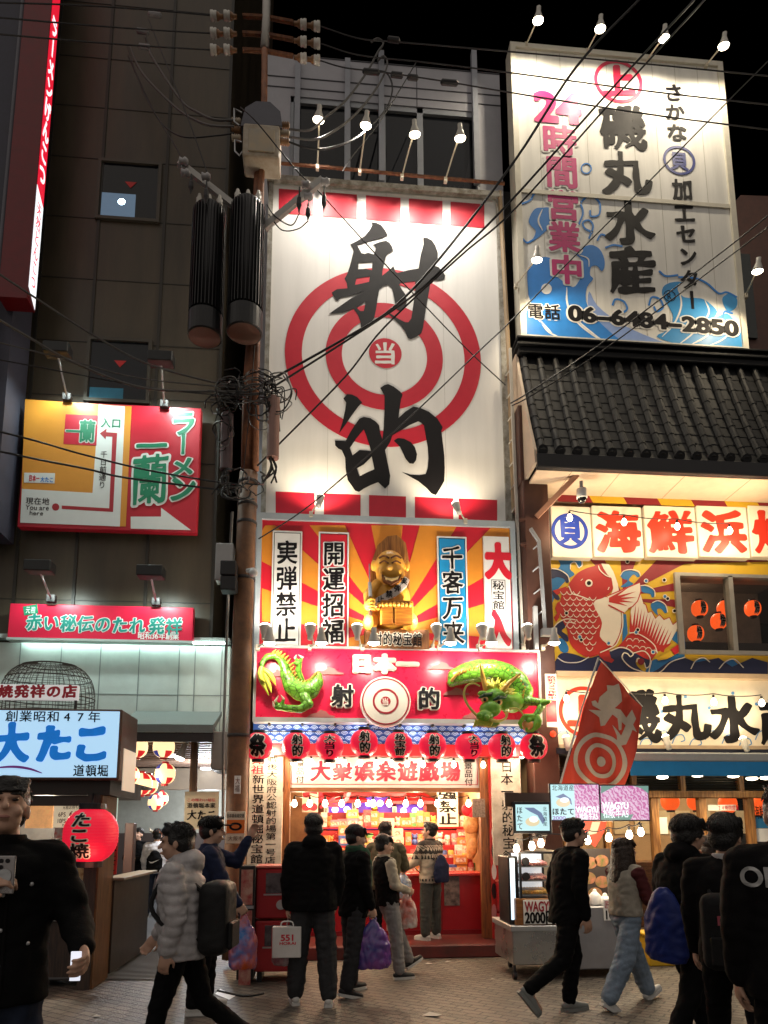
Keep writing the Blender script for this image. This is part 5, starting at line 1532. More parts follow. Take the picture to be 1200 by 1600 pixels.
def flood(p, b, label, tgt, power):
	p, b = Vector(p), Vector(b)
	o = empty('floodlight', b, label, 'floodlight', 'black floodlights on the brown building')
	MB().box(p.x - .17, p.x + .17, p.y - .1, p.y + .1, p.z - .07, p.z + .08, .012).build('housing', mat('charcoal housing', (.03, .032, .033), .5, .3), o)
	MB().box(p.x - .14, p.x + .14, p.y + .1005, p.y + .106, p.z - .055, p.z + .05).build('lens', mat('lit cool lens', (.9, 1, 1), .3, emit=9, ecol=(.82, 1, .97), var=0), o)
	MB().tube([p + Vector((0, .02, -.05)), p.lerp(b, .6) + Vector((0, -.03, 0)), b], .014, 8).build('arm', M_steel, o)
	MB().box(b.x - .06, b.x + .06, b.y - .03, b.y + .05, b.z - .05, b.z + .06, .008).build('clamp', M_dsteel, o)
	light('flood_light', 'SPOT', p + Vector((0, .14, -.02)), power, (.82, 1, .95), .06, tgt, 155, .8, o)
flood(at(90, 548, 9.1), at(105, 621, 9.66), 'black floodlight over the orange half of the map sign', (at(110, 700, YM).x, YM, 5.6), 85)
flood(at(252, 562, 9.1), at(257, 632, 9.66), 'black floodlight over the red half of the map sign', (at(250, 700, YM).x, YM, 5.6), 85)
flood(at(62, 887, 9.1), at(80, 936, 9.66), 'black floodlight over the left part of the strip sign', (at(85, 960, YM).x, YM, 3.9), 58)
flood(at(236, 895, 9.1), at(244, 941, 9.66), 'black floodlight over the right part of the strip sign', (at(240, 960, YM).x, YM, 3.9), 58)
# == paper lanterns
def lantern(p, r, h, txt, m, label, group, black=M_black, lay=None, ribs=14, cap=.42, lr=.02, tw=.62, shift=0.0, out=M_cream, name='paper_lantern'):
	"""ribbed round lantern, writing wrapped on its front"""
	p = Vector(p)
	o = empty(name, p - Vector((0, 0, h / 2)), label, 'lantern', group)
	pr = []
	N = ribs * 3
	def rad(z):
		t = min(abs(z) / (h * .5), 1)
		return max(r * (1 - t ** 2.4) ** .5, r * cap)
	for i in range(N + 1):
		z = -h * .5 * .93 + h * .93 * i / N
		pr.append((rad(z) * (1 - .018 * (i % 3 == 0)), z))
	MB().lathe(pr, p, 32).build('shade', m, o, smooth=True)
	for s_ in (-1, 1):
		MB().lathe([(r * cap * .98, s_ * h * .45), (r * cap * 1.06, s_ * h * .46), (r * cap * 1.06, s_ * h * .56), (r * cap * .9, s_ * h * .565)], p, 20).build('cap', black, o)
	if txt:
		wz = h * .40
		ww = r * tw
		n = len(txt)
		for k, (mm, rr) in enumerate(((out, lr + .075), (M_ink, lr))):
			L = layout(txt, -ww * .55, ww * .55, -wz, wz, rr, .02, vert=True, fill=1.0)
			me = fill2d(L, .0004)
			bm = bmesh.new(); bm.from_mesh(me)
			bmesh.ops.subdivide_edges(bm, edges=[e for e in bm.edges if e.calc_length() > r * .22], cuts=2, use_grid_fill=False)
			bm.to_mesh(me); bm.free()
			for v in me.vertices:
				x, z, d = v.co.x + shift * r, v.co.y, v.co.z
				R_ = rad(z) + .003 + k * .003 + d
				a = x / r
				v.co = (p.x + R_ * math.sin(a), p.y - R_ * math.cos(a), p.z + z)
			put('lettering' if k else 'lettering_outline', me, mm, o)
	return o
lred = mat('red lantern paper', (.62, .012, .04), .45, emit=.42, ecol=(.85, .012, .06), var=.1)
lx = ((404, 1166, '祭'), (463, 1166, '射的'), (515, 1167, '大当り'), (569, 1161, '射的'), (623, 1165, '秘宝館'), (676, 1166, '射的'), (732, 1167, '大当り'), (784, 1167, '射的'), (834, 1167, '祭'))
lnames = ('leftmost red lantern marked with one large festival character', 'red shooting lantern next to the leftmost festival lantern', 'red jackpot lantern under the dragon tail side', 'slightly higher red lantern below the round target', 'red treasure house lantern in the middle of the row', 'red shooting lantern just right of the middle lantern', 'red jackpot lantern under the right raised character', 'red shooting lantern under the dragon head', 'rightmost red lantern marked with one large festival character')
for (x, y, t), lab in zip(lx, lnames):
	p = at(x, y, 9.0)
	lantern(p, .178, .36, t, lred, lab, 'red lanterns under the fascia', lr=.05 if len(t) == 1 else .03, tw=1.05 if len(t) == 1 else .75, shift={732: .25, 463: .12, 784: .1}.get(x, 0))
	light('lantern_glow', 'POINT', p + Vector((0, -.05, -.3)), .8, (1, .25, .15), .1)
wire('lantern_cable', [at(392, 1146, 9.0)] + [at(x, y - 23, 9.0) for x, y, t in lx] + [at(846, 1146, 9.0)], .006, M_wire, 'thin black cable carrying the nine red lanterns')
lor = mat('orange lit lantern paper', (.7, .1, .015), .45, emit=.95, ecol=(1, .11, .015), var=.08)
for i, (x, y) in enumerate(((1093, 951), (1133, 951), (1123, 971), (1087, 990), (1176, 951))):
	lantern(at(x, y, YR + .75), .125, .27, '焼' if i != 1 else '', lor, ['orange lantern at the upper left of the mural window', 'orange lantern against the middle bar of the mural window', 'orange lantern hanging lower, beside the middle bar of the mural window', 'lowest orange lantern at the left of the mural window', 'orange lantern alone in the right pane of the mural window'][i], 'orange lanterns in the mural window', ribs=9)
for i, (x, y) in enumerate(((1047, 1252), (1088, 1252), (1137, 1256), (1183, 1260), (965, 1262))):
	lantern(at(x, y, 10.6), .14, .3, '', lor, ['orange lantern behind the first glass door bar', 'orange lantern in the first glass door, by its right bar', 'orange lantern in the middle of the second glass door', 'orange lantern in the glass door at the picture edge', 'orange lantern behind the right monitor edge'][i], 'orange lanterns behind the glass doors', ribs=9)
for i, (x, y) in enumerate(((1035, 1215), (1090, 1212), (1146, 1213), (1175, 1217), (1197, 1216))):
	p = at(x, y, 9.15)
	o = tag(MB().lathe([(.07, .02), (.075, 0), (.06, -.012), (.02, -.02)], p, 18).build('awning_downlight', mat('warm lit disc', (1, .9, .75), .3, emit=8, ecol=(1, .84, .6), var=0)), 'round warm downlight under the blue awning, ' + ['nearest the monitors', 'second from the monitors', 'third from the monitors', 'fourth from the monitors', 'nearest the picture edge'][i], 'lamp', 'downlights under the awning')
for px in (960, 1060, 1150): light('awning_light', 'SPOT', at(px, 1222, 9.1), 55, (1, .8, .52), .08, at(px, 1500, 8.9), 140, .8)
for px in (470, 560, 650, 740): light('frieze_light', 'POINT', at(px, 1140, 9.15), 2, (.8, .9, 1), .04)
for i, (x, y) in enumerate(((885, 1156), (1041, 1155), (1162, 1158))):
	p = at(x, y, 9.15); b = at(x, y + 9, 9.4)
	sign_lamp('clip_lamp', p, b, (0, .45, 1), 'small clip lamp under the shop name fascia, ' + ['behind the red flag', 'below the second black character', 'below the third black character'][i], 'clip lamps under the shop name', 16, (p.x, YR, 4.3), ang=140, r=.05)
# == utility pole
YPo = 8.7
up = empty('utility_pole', at(366, 1495, YPo), 'tall brown utility pole crowded with cables left of the target board', 'utility pole')
axis = [(364, 1498, 17.5), (366, 1400, 17.3), (372, 1180, 17), (384, 850, 15), (388.5, 740, 14.5)]
polem = mat('brown stained concrete pole', (.20, .095, .045), .6, col2=(.11, .055, .03), scale=5, bump=.12, bscale=30)
def pxr(px, py, r, Y): return abs(at(px + r, py, Y).x - at(px, py, Y).x)
MB().tube([at(x, y, YPo) for x, y, r in axis], [pxr(x, y, r, YPo) for x, y, r in axis], 24).build('lower_shaft', polem, up, smooth=True)
MB().tube([at(386, 740, YPo), at(389, 600, YPo), at(394, 520, YPo), at(404, 255, YPo), at(409, 165, YPo)], [pxr(386, 740, 10, YPo), pxr(389, 600, 9.5, YPo), pxr(394, 500, 8.5, YPo), .055, .05], 16).build('upper_shaft', mat('rust brown pole', (.26, .10, .045), .55, col2=(.12, .045, .025), scale=6, bump=.15), up, smooth=True)
MB().tube([at(399, 735, YPo - .05), at(400, 600, YPo - .05), at(402, 500, YPo - .05), at(409, 255, YPo - .05), at(413, 150, YPo - .05), at(413.5, 78, YPo - .05)], .045, 12).build('riser_pipe', mat('orange brown riser', (.32, .13, .06), .5, col2=(.16, .06, .03), scale=8, bump=.2), up, smooth=True)
MB().tube([at(413.5, 76, YPo), at(416, 30, YPo), at(417, -40, YPo)], [.062, .06, .056], 14).build('pole_top', mat('grey galvanised pole top', (.45, .43, .4), .5, .3, bump=.1), up, smooth=True)
for y, r in ((755, 15.5), (790, 15.6), (818, 15.8), (905, 16.2), (1150, 18)):
	f = (y - 740) / 440
	x = 388.5 + (372 - 388.5) * f
	p = at(x, y, YPo)
	MB().lathe([(pxr(x, y, r, YPo), -.02), (pxr(x, y, r + .6, YPo), 0), (pxr(x, y, r, YPo), .02)], p, 24).build('band', M_dsteel, up)
ins = mat('white porcelain', (.62, .6, .55), .25); insb = mat('brown porcelain', (.25, .13, .06), .35)
for k, y in enumerate((25, 52, 78)):
	wire('crossarm', [at(379, y, YPo), at(416, y + 2, YPo), at(458, y + 10, YPo)], .035, M_rust, ['topmost', 'middle', 'lowest'][k] + ' of three rusty crossarms near the top of the utility pole', 'crossarm', 'pole crossarms')
	for j, (x, dy) in enumerate(((335, 0), (356, 0), (473, 13), (494, 16))):
		p = at(x, y + dy, YPo)
		o = empty('insulator', p, ['left outer', 'left inner', 'right inner', 'right outer'][j] + ' porcelain insulator on the ' + ['topmost', 'middle', 'lowest'][k] + ' crossarm', 'insulator', 'crossarm insulators')
		d = 1 if x < 400 else -1
		MB().lathe([(.02, -.06 * d), (.065, -.055 * d), (.068, -.02 * d), (.055, 0), (.066, .01 * d), (.06, .035 * d)], p, 16, 'X').build('disc', ins, o, smooth=True)
		MB().lathe([(.052, .035 * d), (.05, .06 * d), (.03, .085 * d), (.03, .13 * d)], p, 16, 'X').build('neck', insb, o, smooth=True)
bx = empty('switch_box', at(408, 245, YPo - .1), 'weathered beige switchgear box with dark hood on the utility pole', 'switch box')
YX = 8.42
q = rect(379, 193, 437, 244, YX)
MB().box(q[0], q[1], YX, YX + .35, q[2], q[3], .03).build('case', mat('weathered beige case', (.48, .43, .35), .5, col2=(.33, .26, .18), scale=4, bump=.08), bx)
q2 = rect(388, 201, 429, 236, YX - .02)
MB().box(q2[0], q2[1], YX - .02, YX, q2[2], q2[3], .012).build('door', mat('rust tinged door', (.46, .37, .25), .5, col2=(.36, .33, .28), scale=3), bx)
L = [at(x, y, YX + .02) for x, y in ((376, 196), (383, 168), (400, 158), (422, 159), (438, 174), (441, 196))]
MB().prism(L, (0, .3, 0)).build('hood', mat('slate grey hood', (.10, .10, .12), .45, .3, bump=.1), bx)
for j in range(3):
	for x in (370, 446):
		p = at(x, 190 + j * 13 + (6 if x > 400 else 0), YX + .12)
		MB().lathe([(.035, -.07), (.05, -.06), (.036, -.045), (.05, -.03), (.036, -.015), (.05, 0), (.036, .015), (.05, .03), (.035, .06)], p, 14, 'X').build('bushing', insb if (j + (x > 400)) % 2 else mat('tan porcelain', (.4, .33, .24), .35), bx, smooth=True)
for pts in (((378, 176), (366, 170), (366, 190), (374, 196)), ((378, 222), (367, 219), (367, 236), (374, 243), (379, 237))):
	MB().tube([at(x, y, YX + .05) for x, y in pts], .012, 6).build('handle', M_steel, bx)
def transformer(cx, y0, y1, rpx, Y, label):
	p0, p1 = at(cx, y0, Y), at(cx + (cx - 505) * .0 , y1, Y)
	r = pxr(cx, (y0 + y1) / 2, rpx, Y)
	o = empty('transformer', (p0.x, Y, p1.z), label, 'transformer', 'black finned transformers')
	blk = mat('black transformer paint', (.016, .016, .018), .35, .3, var=.3)
	zb, zt_ = p1.z, p0.z
	MB().lathe([(r * .86, zb + .28), (r * .86, zt_ - .04), (r * .7, zt_)], (p0.x, Y, 0), 32).build('tank', blk, o, smooth=True)
	MB().lathe([(r * .92, zb), (r, zb + .01), (r, zb + .30), (r * .9, zb + .31)], (p0.x, Y, 0), 32).build('base_ring', blk, o)
	MB().lathe([(r * .9, zb - .004), (r * .9, zb + .0)], (p0.x, Y, 0), 32).build('base_plate', mat('dull brown base plate', (.16, .09, .07), .4, .2), o)  # brown tint paints the reddish reflection onto the black underside
	fb_ = MB()
	for i in range(30):
		a = 2 * math.pi * i / 30
		c, s_ = math.cos(a), math.sin(a)
		t = Vector((-s_, c, 0)) * .006
		i0, i1 = Vector((p0.x + c * r * .85, Y + s_ * r * .85, 0)), Vector((p0.x + c * r, Y + s_ * r, 0))
		fb_.hexa([v + Vector((0, 0, z)) for z in (zb + .33, zt_ - .08) for v in (i0 - t, i1 - t, i1 + t, i0 + t)])
	fb_.build('cooling_fins', blk, o)
	for k in range(3):
		x = p0.x - r * .6 + k * r * .6
		MB().lathe([(.035, 0), (.045, .03), (.035, .05), (.045, .08), (.03, .11), (.02, .16)], (x, Y - .05, zt_ - .01), 12).build('bushing', ins, o, smooth=True)
	return o
transformer(328, 325, 528, 26.5, 8.45, 'black finned cylindrical transformer hanging left of the pole')
transformer(388, 318, 522, 27.5, 8.35, 'black finned cylindrical transformer in front of the pole, next to the target board')
for pts, ipts, lab in ((((279, 254), (371, 326)), ((287, 252), (322, 276), (290, 270)), 'pale steel arm slanting down to the left transformer'), (((504, 281), (413, 356)), ((478, 288), (508, 284), (482, 307)), 'grey steel arm slanting up in front of the board\'s red blocks')):
	o = empty('steel_arm', at(*pts[0], 8.3), lab, 'bracket', 'slanting steel arms on the pole')
	a, b = at(*pts[0], 8.3), at(*pts[1], 8.5)
	MB().tube([a, b], .055, 4).build('channel', mat('pale galvanised arm', (.4, .39, .37), .5, .4, bump=.1), o)
	for x, y in ipts:
		p = at(x, y, 8.25)
		MB().lathe([(.02, -.06), (.05, -.05), (.035, -.01), (.055, .02), (.03, .06)], p, 14, 'X').build('spool', mat('glossy grey spool', (.42, .41, .42), .2), o, smooth=True)
for i, (x, y0, y1) in enumerate(((468, 292, 333), (482, 312, 345), (507, 290, 330), (299, 272, 302), (323, 282, 318))):
	p0, p1 = at(x, y0, 8.2), at(x - 1, y1, 8.2)
	o = tag(MB().tube([p0, p0.lerp(p1, .35), p0.lerp(p1, .45), p0.lerp(p1, .7), p0.lerp(p1, .85), p1], [.008, .014, .03, .034, .018, .006], 10).build('cable_fuse', M_black), 'black drop shaped cable fuse hanging from the ' + ['right arm, nearest the pole', 'right arm, lowest of three', 'right arm, farthest from the pole', 'left arm, at its far end', 'left arm, near the transformer'][i], 'fuse', 'hanging cable fuses')
for cx, y0, y1, Y, m, lab in ((353, 648, 734, 8.5, mat('purple brown sleeve', (.11, .07, .075), .5), 'purple grey cable splice tube left of the pole'), (426, 622, 716, 8.45, mat('pinkish brown sleeve', (.30, .17, .14), .5), 'pinkish brown cable splice tube right of the pole')):
	o = empty('splice_tube', at(cx, y1, Y), lab, 'splice tube', 'cable splice tubes')
	a, b = at(cx + 2, y0, Y), at(cx, y1, Y)
	MB().tube([a, b], pxr(cx, y0, 9.5, Y), 18).build('sleeve', m, o, smooth=False)
	for k in range(5):
		q = b + Vector((random.uniform(-.05, .05), random.uniform(-.04, .04), 0))
		MB().tube(spline([tuple(q), tuple(q + Vector((random.uniform(-.05, .05), 0, -.15))), tuple(q + Vector((random.uniform(-.15, .1), .02, -.32)))], 5), .012, 6).build('cable_tail', M_wire, o)
bx2 = empty('meter_box', at(350, 910, 8.6), 'pale grey meter box strapped to the left of the pole', 'meter box')
q = rect(336, 848, 364, 906, 8.6)
MB().box(q[0], q[1], 8.6, 8.8, q[2], q[3], .012).build('case', mat('pale grey case', (.42, .42, .42), .5), bx2)
sp = empty('street_speaker', at(356, 922, 8.4), 'black two part street loudspeaker on the pole above the alley', 'loudspeaker')
for k, (y0, y1) in enumerate(((875, 898), (899, 921))):
	q = rect(344, y0, 369, y1, 8.4)
	MB().box(q[0], q[1], 8.4, 8.6, q[2], q[3], .012).build('speaker_box', mat('matt black plastic', (.012, .012, .014), .5), sp)
cmo = empty('pole_camera', at(394, 895, 8.4), 'small white dome camera on the right side of the pole', 'camera')
p = at(396, 890, 8.4)
MB().tube([p + Vector((-.08, .1, .02)), p], .03, 8).build('mount', MC['white plastic'], cmo); MB().ell(p + Vector((0, 0, -.04)), .055).build('dome', MC['white plastic'], cmo, smooth=True)
# == overhead cables
cabs = [
 ('thick black cable crossing high over the target characters, uppermost of three', [(1004, -6, 7.2), (900, 105, 7.5), (805, 250, 7.8), (690, 400, 8.1), (615, 480, 8.3), (540, 528, 8.5), (408, 602, 8.65)], .016),
 ('thick black cable crossing over the fish sign and bullseye, middle of three', [(1090, -6, 7.2), (950, 145, 7.5), (800, 312, 7.8), (700, 412, 8.1), (640, 466, 8.3), (545, 530, 8.5), (412, 614, 8.65)], .014),
 ('thick black cable crossing down to the splice tube, lowest of three', [(1106, -6, 7.3), (965, 148, 7.6), (805, 326, 7.9), (717, 402, 8.1), (600, 512, 8.3), (540, 588, 8.4), (430, 700, 8.55), (402, 728, 8.6)], .012),
 ('thin twisted cable from the right edge across the lower character to the slogan panel', [(1204, 92, 7.6), (1130, 166, 7.8), (980, 318, 8.1), (900, 398, 8.3), (800, 500, 8.5), (750, 547, 8.6), (653, 640, 8.7), (543, 740, 8.8), (470, 800, 8.9), (404, 842, 8.8)], .009),
 ('black cable slanting from the switch box down across the upper character', [(376, 168, 8.35), (402, 192, 8.2), (465, 268, 8.4), (497, 298, 8.6), (588, 398, 8.9), (647, 460, 9.0), (727, 543, 9.2), (790, 602, 9.4)], .009),
 ('upper of two thin cables running over the tiled roof', [(1204, 334, 8.2), (1120, 400, 8.4), (935, 540, 8.6), (828, 612, 9.0), (798, 630, 9.3)], .010),
 ('lower of two thin cables running over the tiled roof', [(1204, 352, 8.2), (1138, 402, 8.4), (940, 549, 8.6), (832, 617, 9.0), (800, 634, 9.3)], .009),
 ('top horizontal cable passing over the fish sign', [(498, 40, 8.7), (560, 60, 8.6), (625, 66, 8.5), (800, 81, 8.1), (1010, 100, 7.8), (1204, 119, 7.5)], .010),
 ('middle horizontal cable passing over the fish sign', [(498, 67, 8.7), (560, 86, 8.6), (660, 97, 8.4), (800, 114, 8.1), (1010, 142, 7.8), (1204, 164, 7.5)], .010),
 ('lowest horizontal cable passing over the fish sign', [(498, 94, 8.7), (540, 106, 8.6), (600, 113, 8.5), (700, 128, 8.3), (800, 145, 8.1), (1010, 178, 7.8), (1204, 203, 7.5)], .010),
 ('upper dark cable leaving the insulators to the left edge', [(330, 24, 8.7), (240, 16, 8.2), (120, 8, 7.8), (-6, 4, 7.4)], .010),
 ('middle dark cable leaving the insulators to the left edge', [(330, 52, 8.7), (240, 47, 8.2), (120, 38, 7.8), (-6, 27, 7.4)], .010),
 ('lower dark cable leaving the insulators to the left edge', [(330, 78, 8.7), (226, 72, 8.2), (120, 64, 7.8), (-6, 53, 7.4)], .010),
 ('uppermost grey cable sagging from the left edge to the pole', [(-6, 425, 7.6), (67, 473, 7.9), (140, 520, 8.2), (227, 567, 8.5), (333, 597, 8.6), (385, 602, 8.65)], .014),
 ('grey cable pair sagging from the left edge above the map sign', [(-6, 497, 7.6), (50, 530, 7.9), (117, 567, 8.2), (230, 607, 8.5), (385, 612, 8.65)], .016),
 ('thin grey cable crossing the upper sagging pair', [(-6, 534, 7.8), (110, 563, 8.2), (213, 590, 8.5), (333, 603, 8.6), (385, 606, 8.65)], .009),
 ('thin cable just above the top edge of the map sign', [(-6, 561, 7.8), (100, 581, 8.2), (230, 605, 8.5), (340, 617, 8.6), (385, 618, 8.65)], .009),
 ('upper black cable crossing the map sign', [(-6, 673, 7.8), (60, 690, 8.0), (133, 711, 8.2), (233, 735, 8.5), (363, 757, 8.6)], .012),
 ('lower black cable crossing the map sign', [(-6, 704, 7.8), (60, 718, 8.0), (137, 733, 8.2), (200, 747, 8.4), (367, 768, 8.6)], .013),
 ('outer grey cable curving from the wall hook to the switch box', [(203, 73, 9.6), (214, 100, 9.5), (233, 127, 9.3), (277, 170, 9.0), (310, 190, 8.7), (335, 197, 8.55), (366, 198, 8.5)], .018),
 ('inner grey cable curving from the wall hook to the switch box', [(227, 57, 9.6), (233, 75, 9.5), (240, 93, 9.4), (283, 157, 9.0), (310, 176, 8.7), (335, 187, 8.55), (366, 188, 8.5)], .018),
 ('thin cable dropping from the wall hook to the lowest bushing', [(200, 87, 9.6), (230, 153, 9.3), (253, 193, 9.0), (287, 214, 8.7), (337, 212, 8.55), (366, 208, 8.5)], .010),
 ('thin cable falling from the wall hook to the left steel arm', [(198, 70, 9.6), (222, 140, 9.2), (250, 190, 8.9), (275, 230, 8.5), (284, 250, 8.3)], .008),
 ('thin cable falling past the box to the left arm spool', [(232, 30, 9.3), (256, 90, 9.0), (290, 175, 8.6), (310, 230, 8.4), (323, 268, 8.3)], .008),
 ('grey cable looping from the switch box up to the roof post, outer one', [(452, 202, 8.5), (485, 203, 8.6), (510, 182, 8.9), (540, 157, 9.2), (573, 113, 9.6), (590, 82, 9.9), (599, 68, 10.0), (590, 60, 10.0), (580, 66, 10.0)], .016),
 ('grey cable looping from the switch box up to the roof post, inner one', [(452, 214, 8.5), (490, 218, 8.6), (520, 206, 8.8), (557, 177, 9.2), (590, 135, 9.6), (605, 102, 9.9), (600, 88, 10.0), (590, 95, 10.0)], .016),
 ('black cable looping wide from the switch box before the upper windows', [(452, 222, 8.5), (480, 231, 8.5), (512, 232, 8.6), (557, 215, 8.9), (600, 175, 9.3), (613, 140, 9.6), (606, 116, 9.7), (590, 110, 9.7)], .014),
 ('thin black cable slanting before the upper windows to the rusty rail', [(650, 98, 9.6), (625, 140, 9.5), (590, 195, 9.4), (550, 245, 9.3), (535, 268, 9.3)], .009),
 ('dark cable drooping from the fuses before the first red block', [(468, 333, 8.2), (455, 352, 8.3), (430, 338, 8.4), (417, 320, 8.5)], .008),
 ('dark cable drooping lower from the fuses over the white board', [(482, 345, 8.2), (465, 358, 8.3), (440, 359, 8.4), (420, 335, 8.5)], .008),
 ('thin vertical wire running down the pole face', [(398, 540, 8.55), (392, 620, 8.5), (384, 700, 8.5), (377, 770, 8.5)], .006),
 ('grey pipe like cable running down the wall beside the alley', [(363, 800, 8.9), (358, 900, 9.0), (354, 1000, 9.1), (350, 1130, 9.2), (348, 1300, 9.2)], .020),
]
for lab, pts, r in cabs:
	P3 = spline([tuple(at(x, y, Y)) for x, y, Y in pts], 6)
	wire('overhead_cable', P3, r, M_wireg if 'grey' in lab else M_wire, lab, 'cable', 'overhead cables')
for i, (x, y, Y, w) in enumerate(((580, 112, 8.5, 14), (620, 117, 8.5, 10), (645, 121, 8.45, 9), (702, 129, 8.3, 14), (242, 23, 9.4, 11), (223, 49, 9.5, 10), (226, 73, 9.5, 10), (615, 62, 8.5, 10))):
	a, b = at(x - w, y - 1, Y), at(x + w, y + 1.5, Y)
	tag(MB().tube([a, a.lerp(b, .1), a.lerp(b, .9), b], [.015, .04, .04, .015], 10).build('cable_joint', M_black if i < 4 or i == 7 else mat('grey cable sleeve', (.2, .2, .21), .4)), ['long black joint on the lowest cable above the upper windows', 'short black joint right after the long one on the lowest cable', 'third joint in a row on the lowest cable above the upper windows', 'black ribbed joint on the lowest cable, nearest the fish sign', 'grey cable sleeve at the highest wall hook by the left building', 'grey cable sleeve at the middle wall hook', 'grey cable sleeve at the lowest wall hook', 'black joint on the top cable behind the roof post'][i], 'cable joint', 'cable joints')
rnd = random.Random(3)
for i in range(34):
	left = i % 2 == 0
	cx, cy = (348 + rnd.uniform(-12, 22), 640 + rnd.uniform(-40, 50)) if left else (415 + rnd.uniform(-25, 22), 645 + rnd.uniform(-55, 45))
	if i > 25: cx, cy = 372 + rnd.uniform(-18, 30), 755 + rnd.uniform(-16, 18)
	rx, ry = rnd.uniform(9, 24), rnd.uniform(10, 34 if i < 26 else 12)
	a0 = rnd.uniform(0, 360); sp_ = rnd.uniform(150, 380)
	pts = [tuple(at(cx + rx * math.cos(R(a0 + sp_ * k / 9)) + rnd.uniform(-3, 3), cy + ry * math.sin(R(a0 + sp_ * k / 9)) + rnd.uniform(-3, 3), 8.4 + rnd.uniform(-.1, .12))) for k in range(10)]
	grp = 'cable loops left of the pole' if left and i <= 25 else 'cable loops right of the pole' if i <= 25 else 'cable loops low on the pole'
	wire('cable_loop', spline(pts, 4), rnd.uniform(.006, .013), M_wireg if rnd.random() < .45 else M_wire, 'loose dark cable loop in the tangle ' + grp[12:], 'cable', grp)
for i in range(9):
	y = 592 + i * 4.2
	x0 = 340 + rnd.uniform(-20, 20)
	wire('cable_strand', spline([tuple(at(x0, y + rnd.uniform(-4, 4), 8.5)), tuple(at(370, y + rnd.uniform(-3, 6), 8.4)), tuple(at(400, y + rnd.uniform(-3, 8), 8.4)), tuple(at(425 + rnd.uniform(-10, 25), y + rnd.uniform(-14, 10), 8.5))], 5), rnd.uniform(.007, .012), M_wireg, 'short grey cable strand wound across the pole in the tangle', 'cable', 'cable strands across the pole')
for i in range(7):
	x1 = 425 + rnd.uniform(0, 36); y1 = 600 + rnd.uniform(0, 60)
	wire('cable_end', spline([tuple(at(404, 575 + i * 4, 8.5)), tuple(at(425 + rnd.uniform(-5, 5), 585 + i * 5, 8.45)), tuple(at(x1, y1, 8.5)), tuple(at(x1 + rnd.uniform(-4, 6), y1 + rnd.uniform(12, 34), 8.5))], 5), .008, M_wire, 'loose black cable end drooping from the pole before the target board', 'cable', 'drooping cable ends')
# == takoyaki stall at the left
YT1 = 7.6
dwood = wood_mat('dark stall wood', '#1c1411', '#3a2a1f')
mwood = wood_mat('mid brown stall wood', '#3d2815', '#6b4a28')
stl = empty('octopus_stall', at(90, 1510, 7.8), 'dark wooden octopus ball stall under the pale blue lit sign', 'stall')
x0 = at(-170, 1300, 7.7).x; x1 = at(150, 1350, 7.7).x; x2 = at(168, 1350, 7.7).x
q = rect(-170, 1218, 172, 1242, 7.62)
MB().box(q[0], q[1], 7.62, 8.9, q[2], q[3]).build('fascia', mat('black brown fascia', (.022, .016, .013), .5, var=.3), stl)
q2 = rect(-170, 1243, 160, 1259, 7.66)
MB().box(q2[0], q2[1], 7.66, 7.72, q2[2], q2[3], .004).build('awning_board', mat('dark awning board', (.03, .024, .02), .45), stl)
MB().box(x0, x2, 7.62, 9.5, q[3], q[3] + .03).build('roof', M_dsteel, stl)
px0, px1 = at(128, 1430, 7.62).x, at(150, 1430, 7.62).x
MB().box(px0, px1, 7.62, 8.15, 0, q[2], .004).build('corner_post', [mwood], stl)
MB().box(px0 - .004, px1 - .02, 7.6, 7.62, 0, q[2]).build('post_face', dwood, stl)
zt2 = at(90, 1434, 7.75).z
MB().box(x0, px0, 7.75, 7.8, .08, zt2 - .03).build('counter_front', dwood, stl)
MB().box(x0, px0, 7.7, 8.3, zt2 - .03, zt2, .005).build('counter_top', M_steel, stl)
MB().box(px1 - .04, px1 + .02, 8.15, 9.75, .05, at(180, 1372, 8.6).z, .004).build('side_panel', mat('dark brown side panel', (.028, .021, .016), .5, var=.3), stl)
MB().box(px1 - .12, px1 + .12, 8.15, 9.75, at(180, 1372, 8.6).z, at(180, 1372, 8.6).z + .03, .004).build('side_shelf', mat('worn shelf board', (.2, .17, .13), .5), stl)
MB().box(x0, at(166, 1300, 9.6).x, 9.6, 9.65, 0, q[2]).build('back_wall', mat('grey stall wall', (.16, .155, .15), .5, var=.3), stl)
MB().box(at(190, 1300, 9.6).x, at(204, 1300, 9.6).x, 9.75, 9.9, 0, at(195, 1286, 9.8).z, .006).build('partition', mat('wine brown partition', (.07, .03, .025), .5), stl)
light('stall_light', 'POINT', at(70, 1262, 8.5), 90, (1, .86, .66), .1, parent=stl)
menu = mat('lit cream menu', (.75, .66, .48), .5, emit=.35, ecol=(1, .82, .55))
mo = empty('menu_board', at(110, 1293, 8.2), 'cream price board with red and brown lettering behind the red lantern', 'menu board')
q3 = rect(84, 1254, 148, 1293, 8.2)
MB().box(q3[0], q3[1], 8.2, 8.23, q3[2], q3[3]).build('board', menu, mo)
br = mat('brown menu ink', (.14, .05, .02), .5)
for txt, b, m in (('6PS', (91, 1269, 103, 1276), br), ('600', (108, 1267, 130, 1276), M_red), ('10PS', (89, 1279, 103, 1286), br), ('1000', (104, 1277, 132, 1287), M_red), ('元祖お持ち帰り', (98, 1258, 132, 1265), br), ('たこ焼', (96, 1287, 116, 1292), br)):
	letters(txt, b, 8.2, m, mo, r=.012, fit='w' if txt[0] in '61' else 'em')
q3 = rect(40, 1257, 82, 1294, 8.25)
pb = MB().box(q3[0], q3[1], 8.25, 8.28, q3[2], q3[3]).build('photo_board', mat('orange lit food photo', (.75, .38, .14), .5, col2=(.3, .11, .04), scale=9, emit=.4, ecol=(1, .5, .2)))
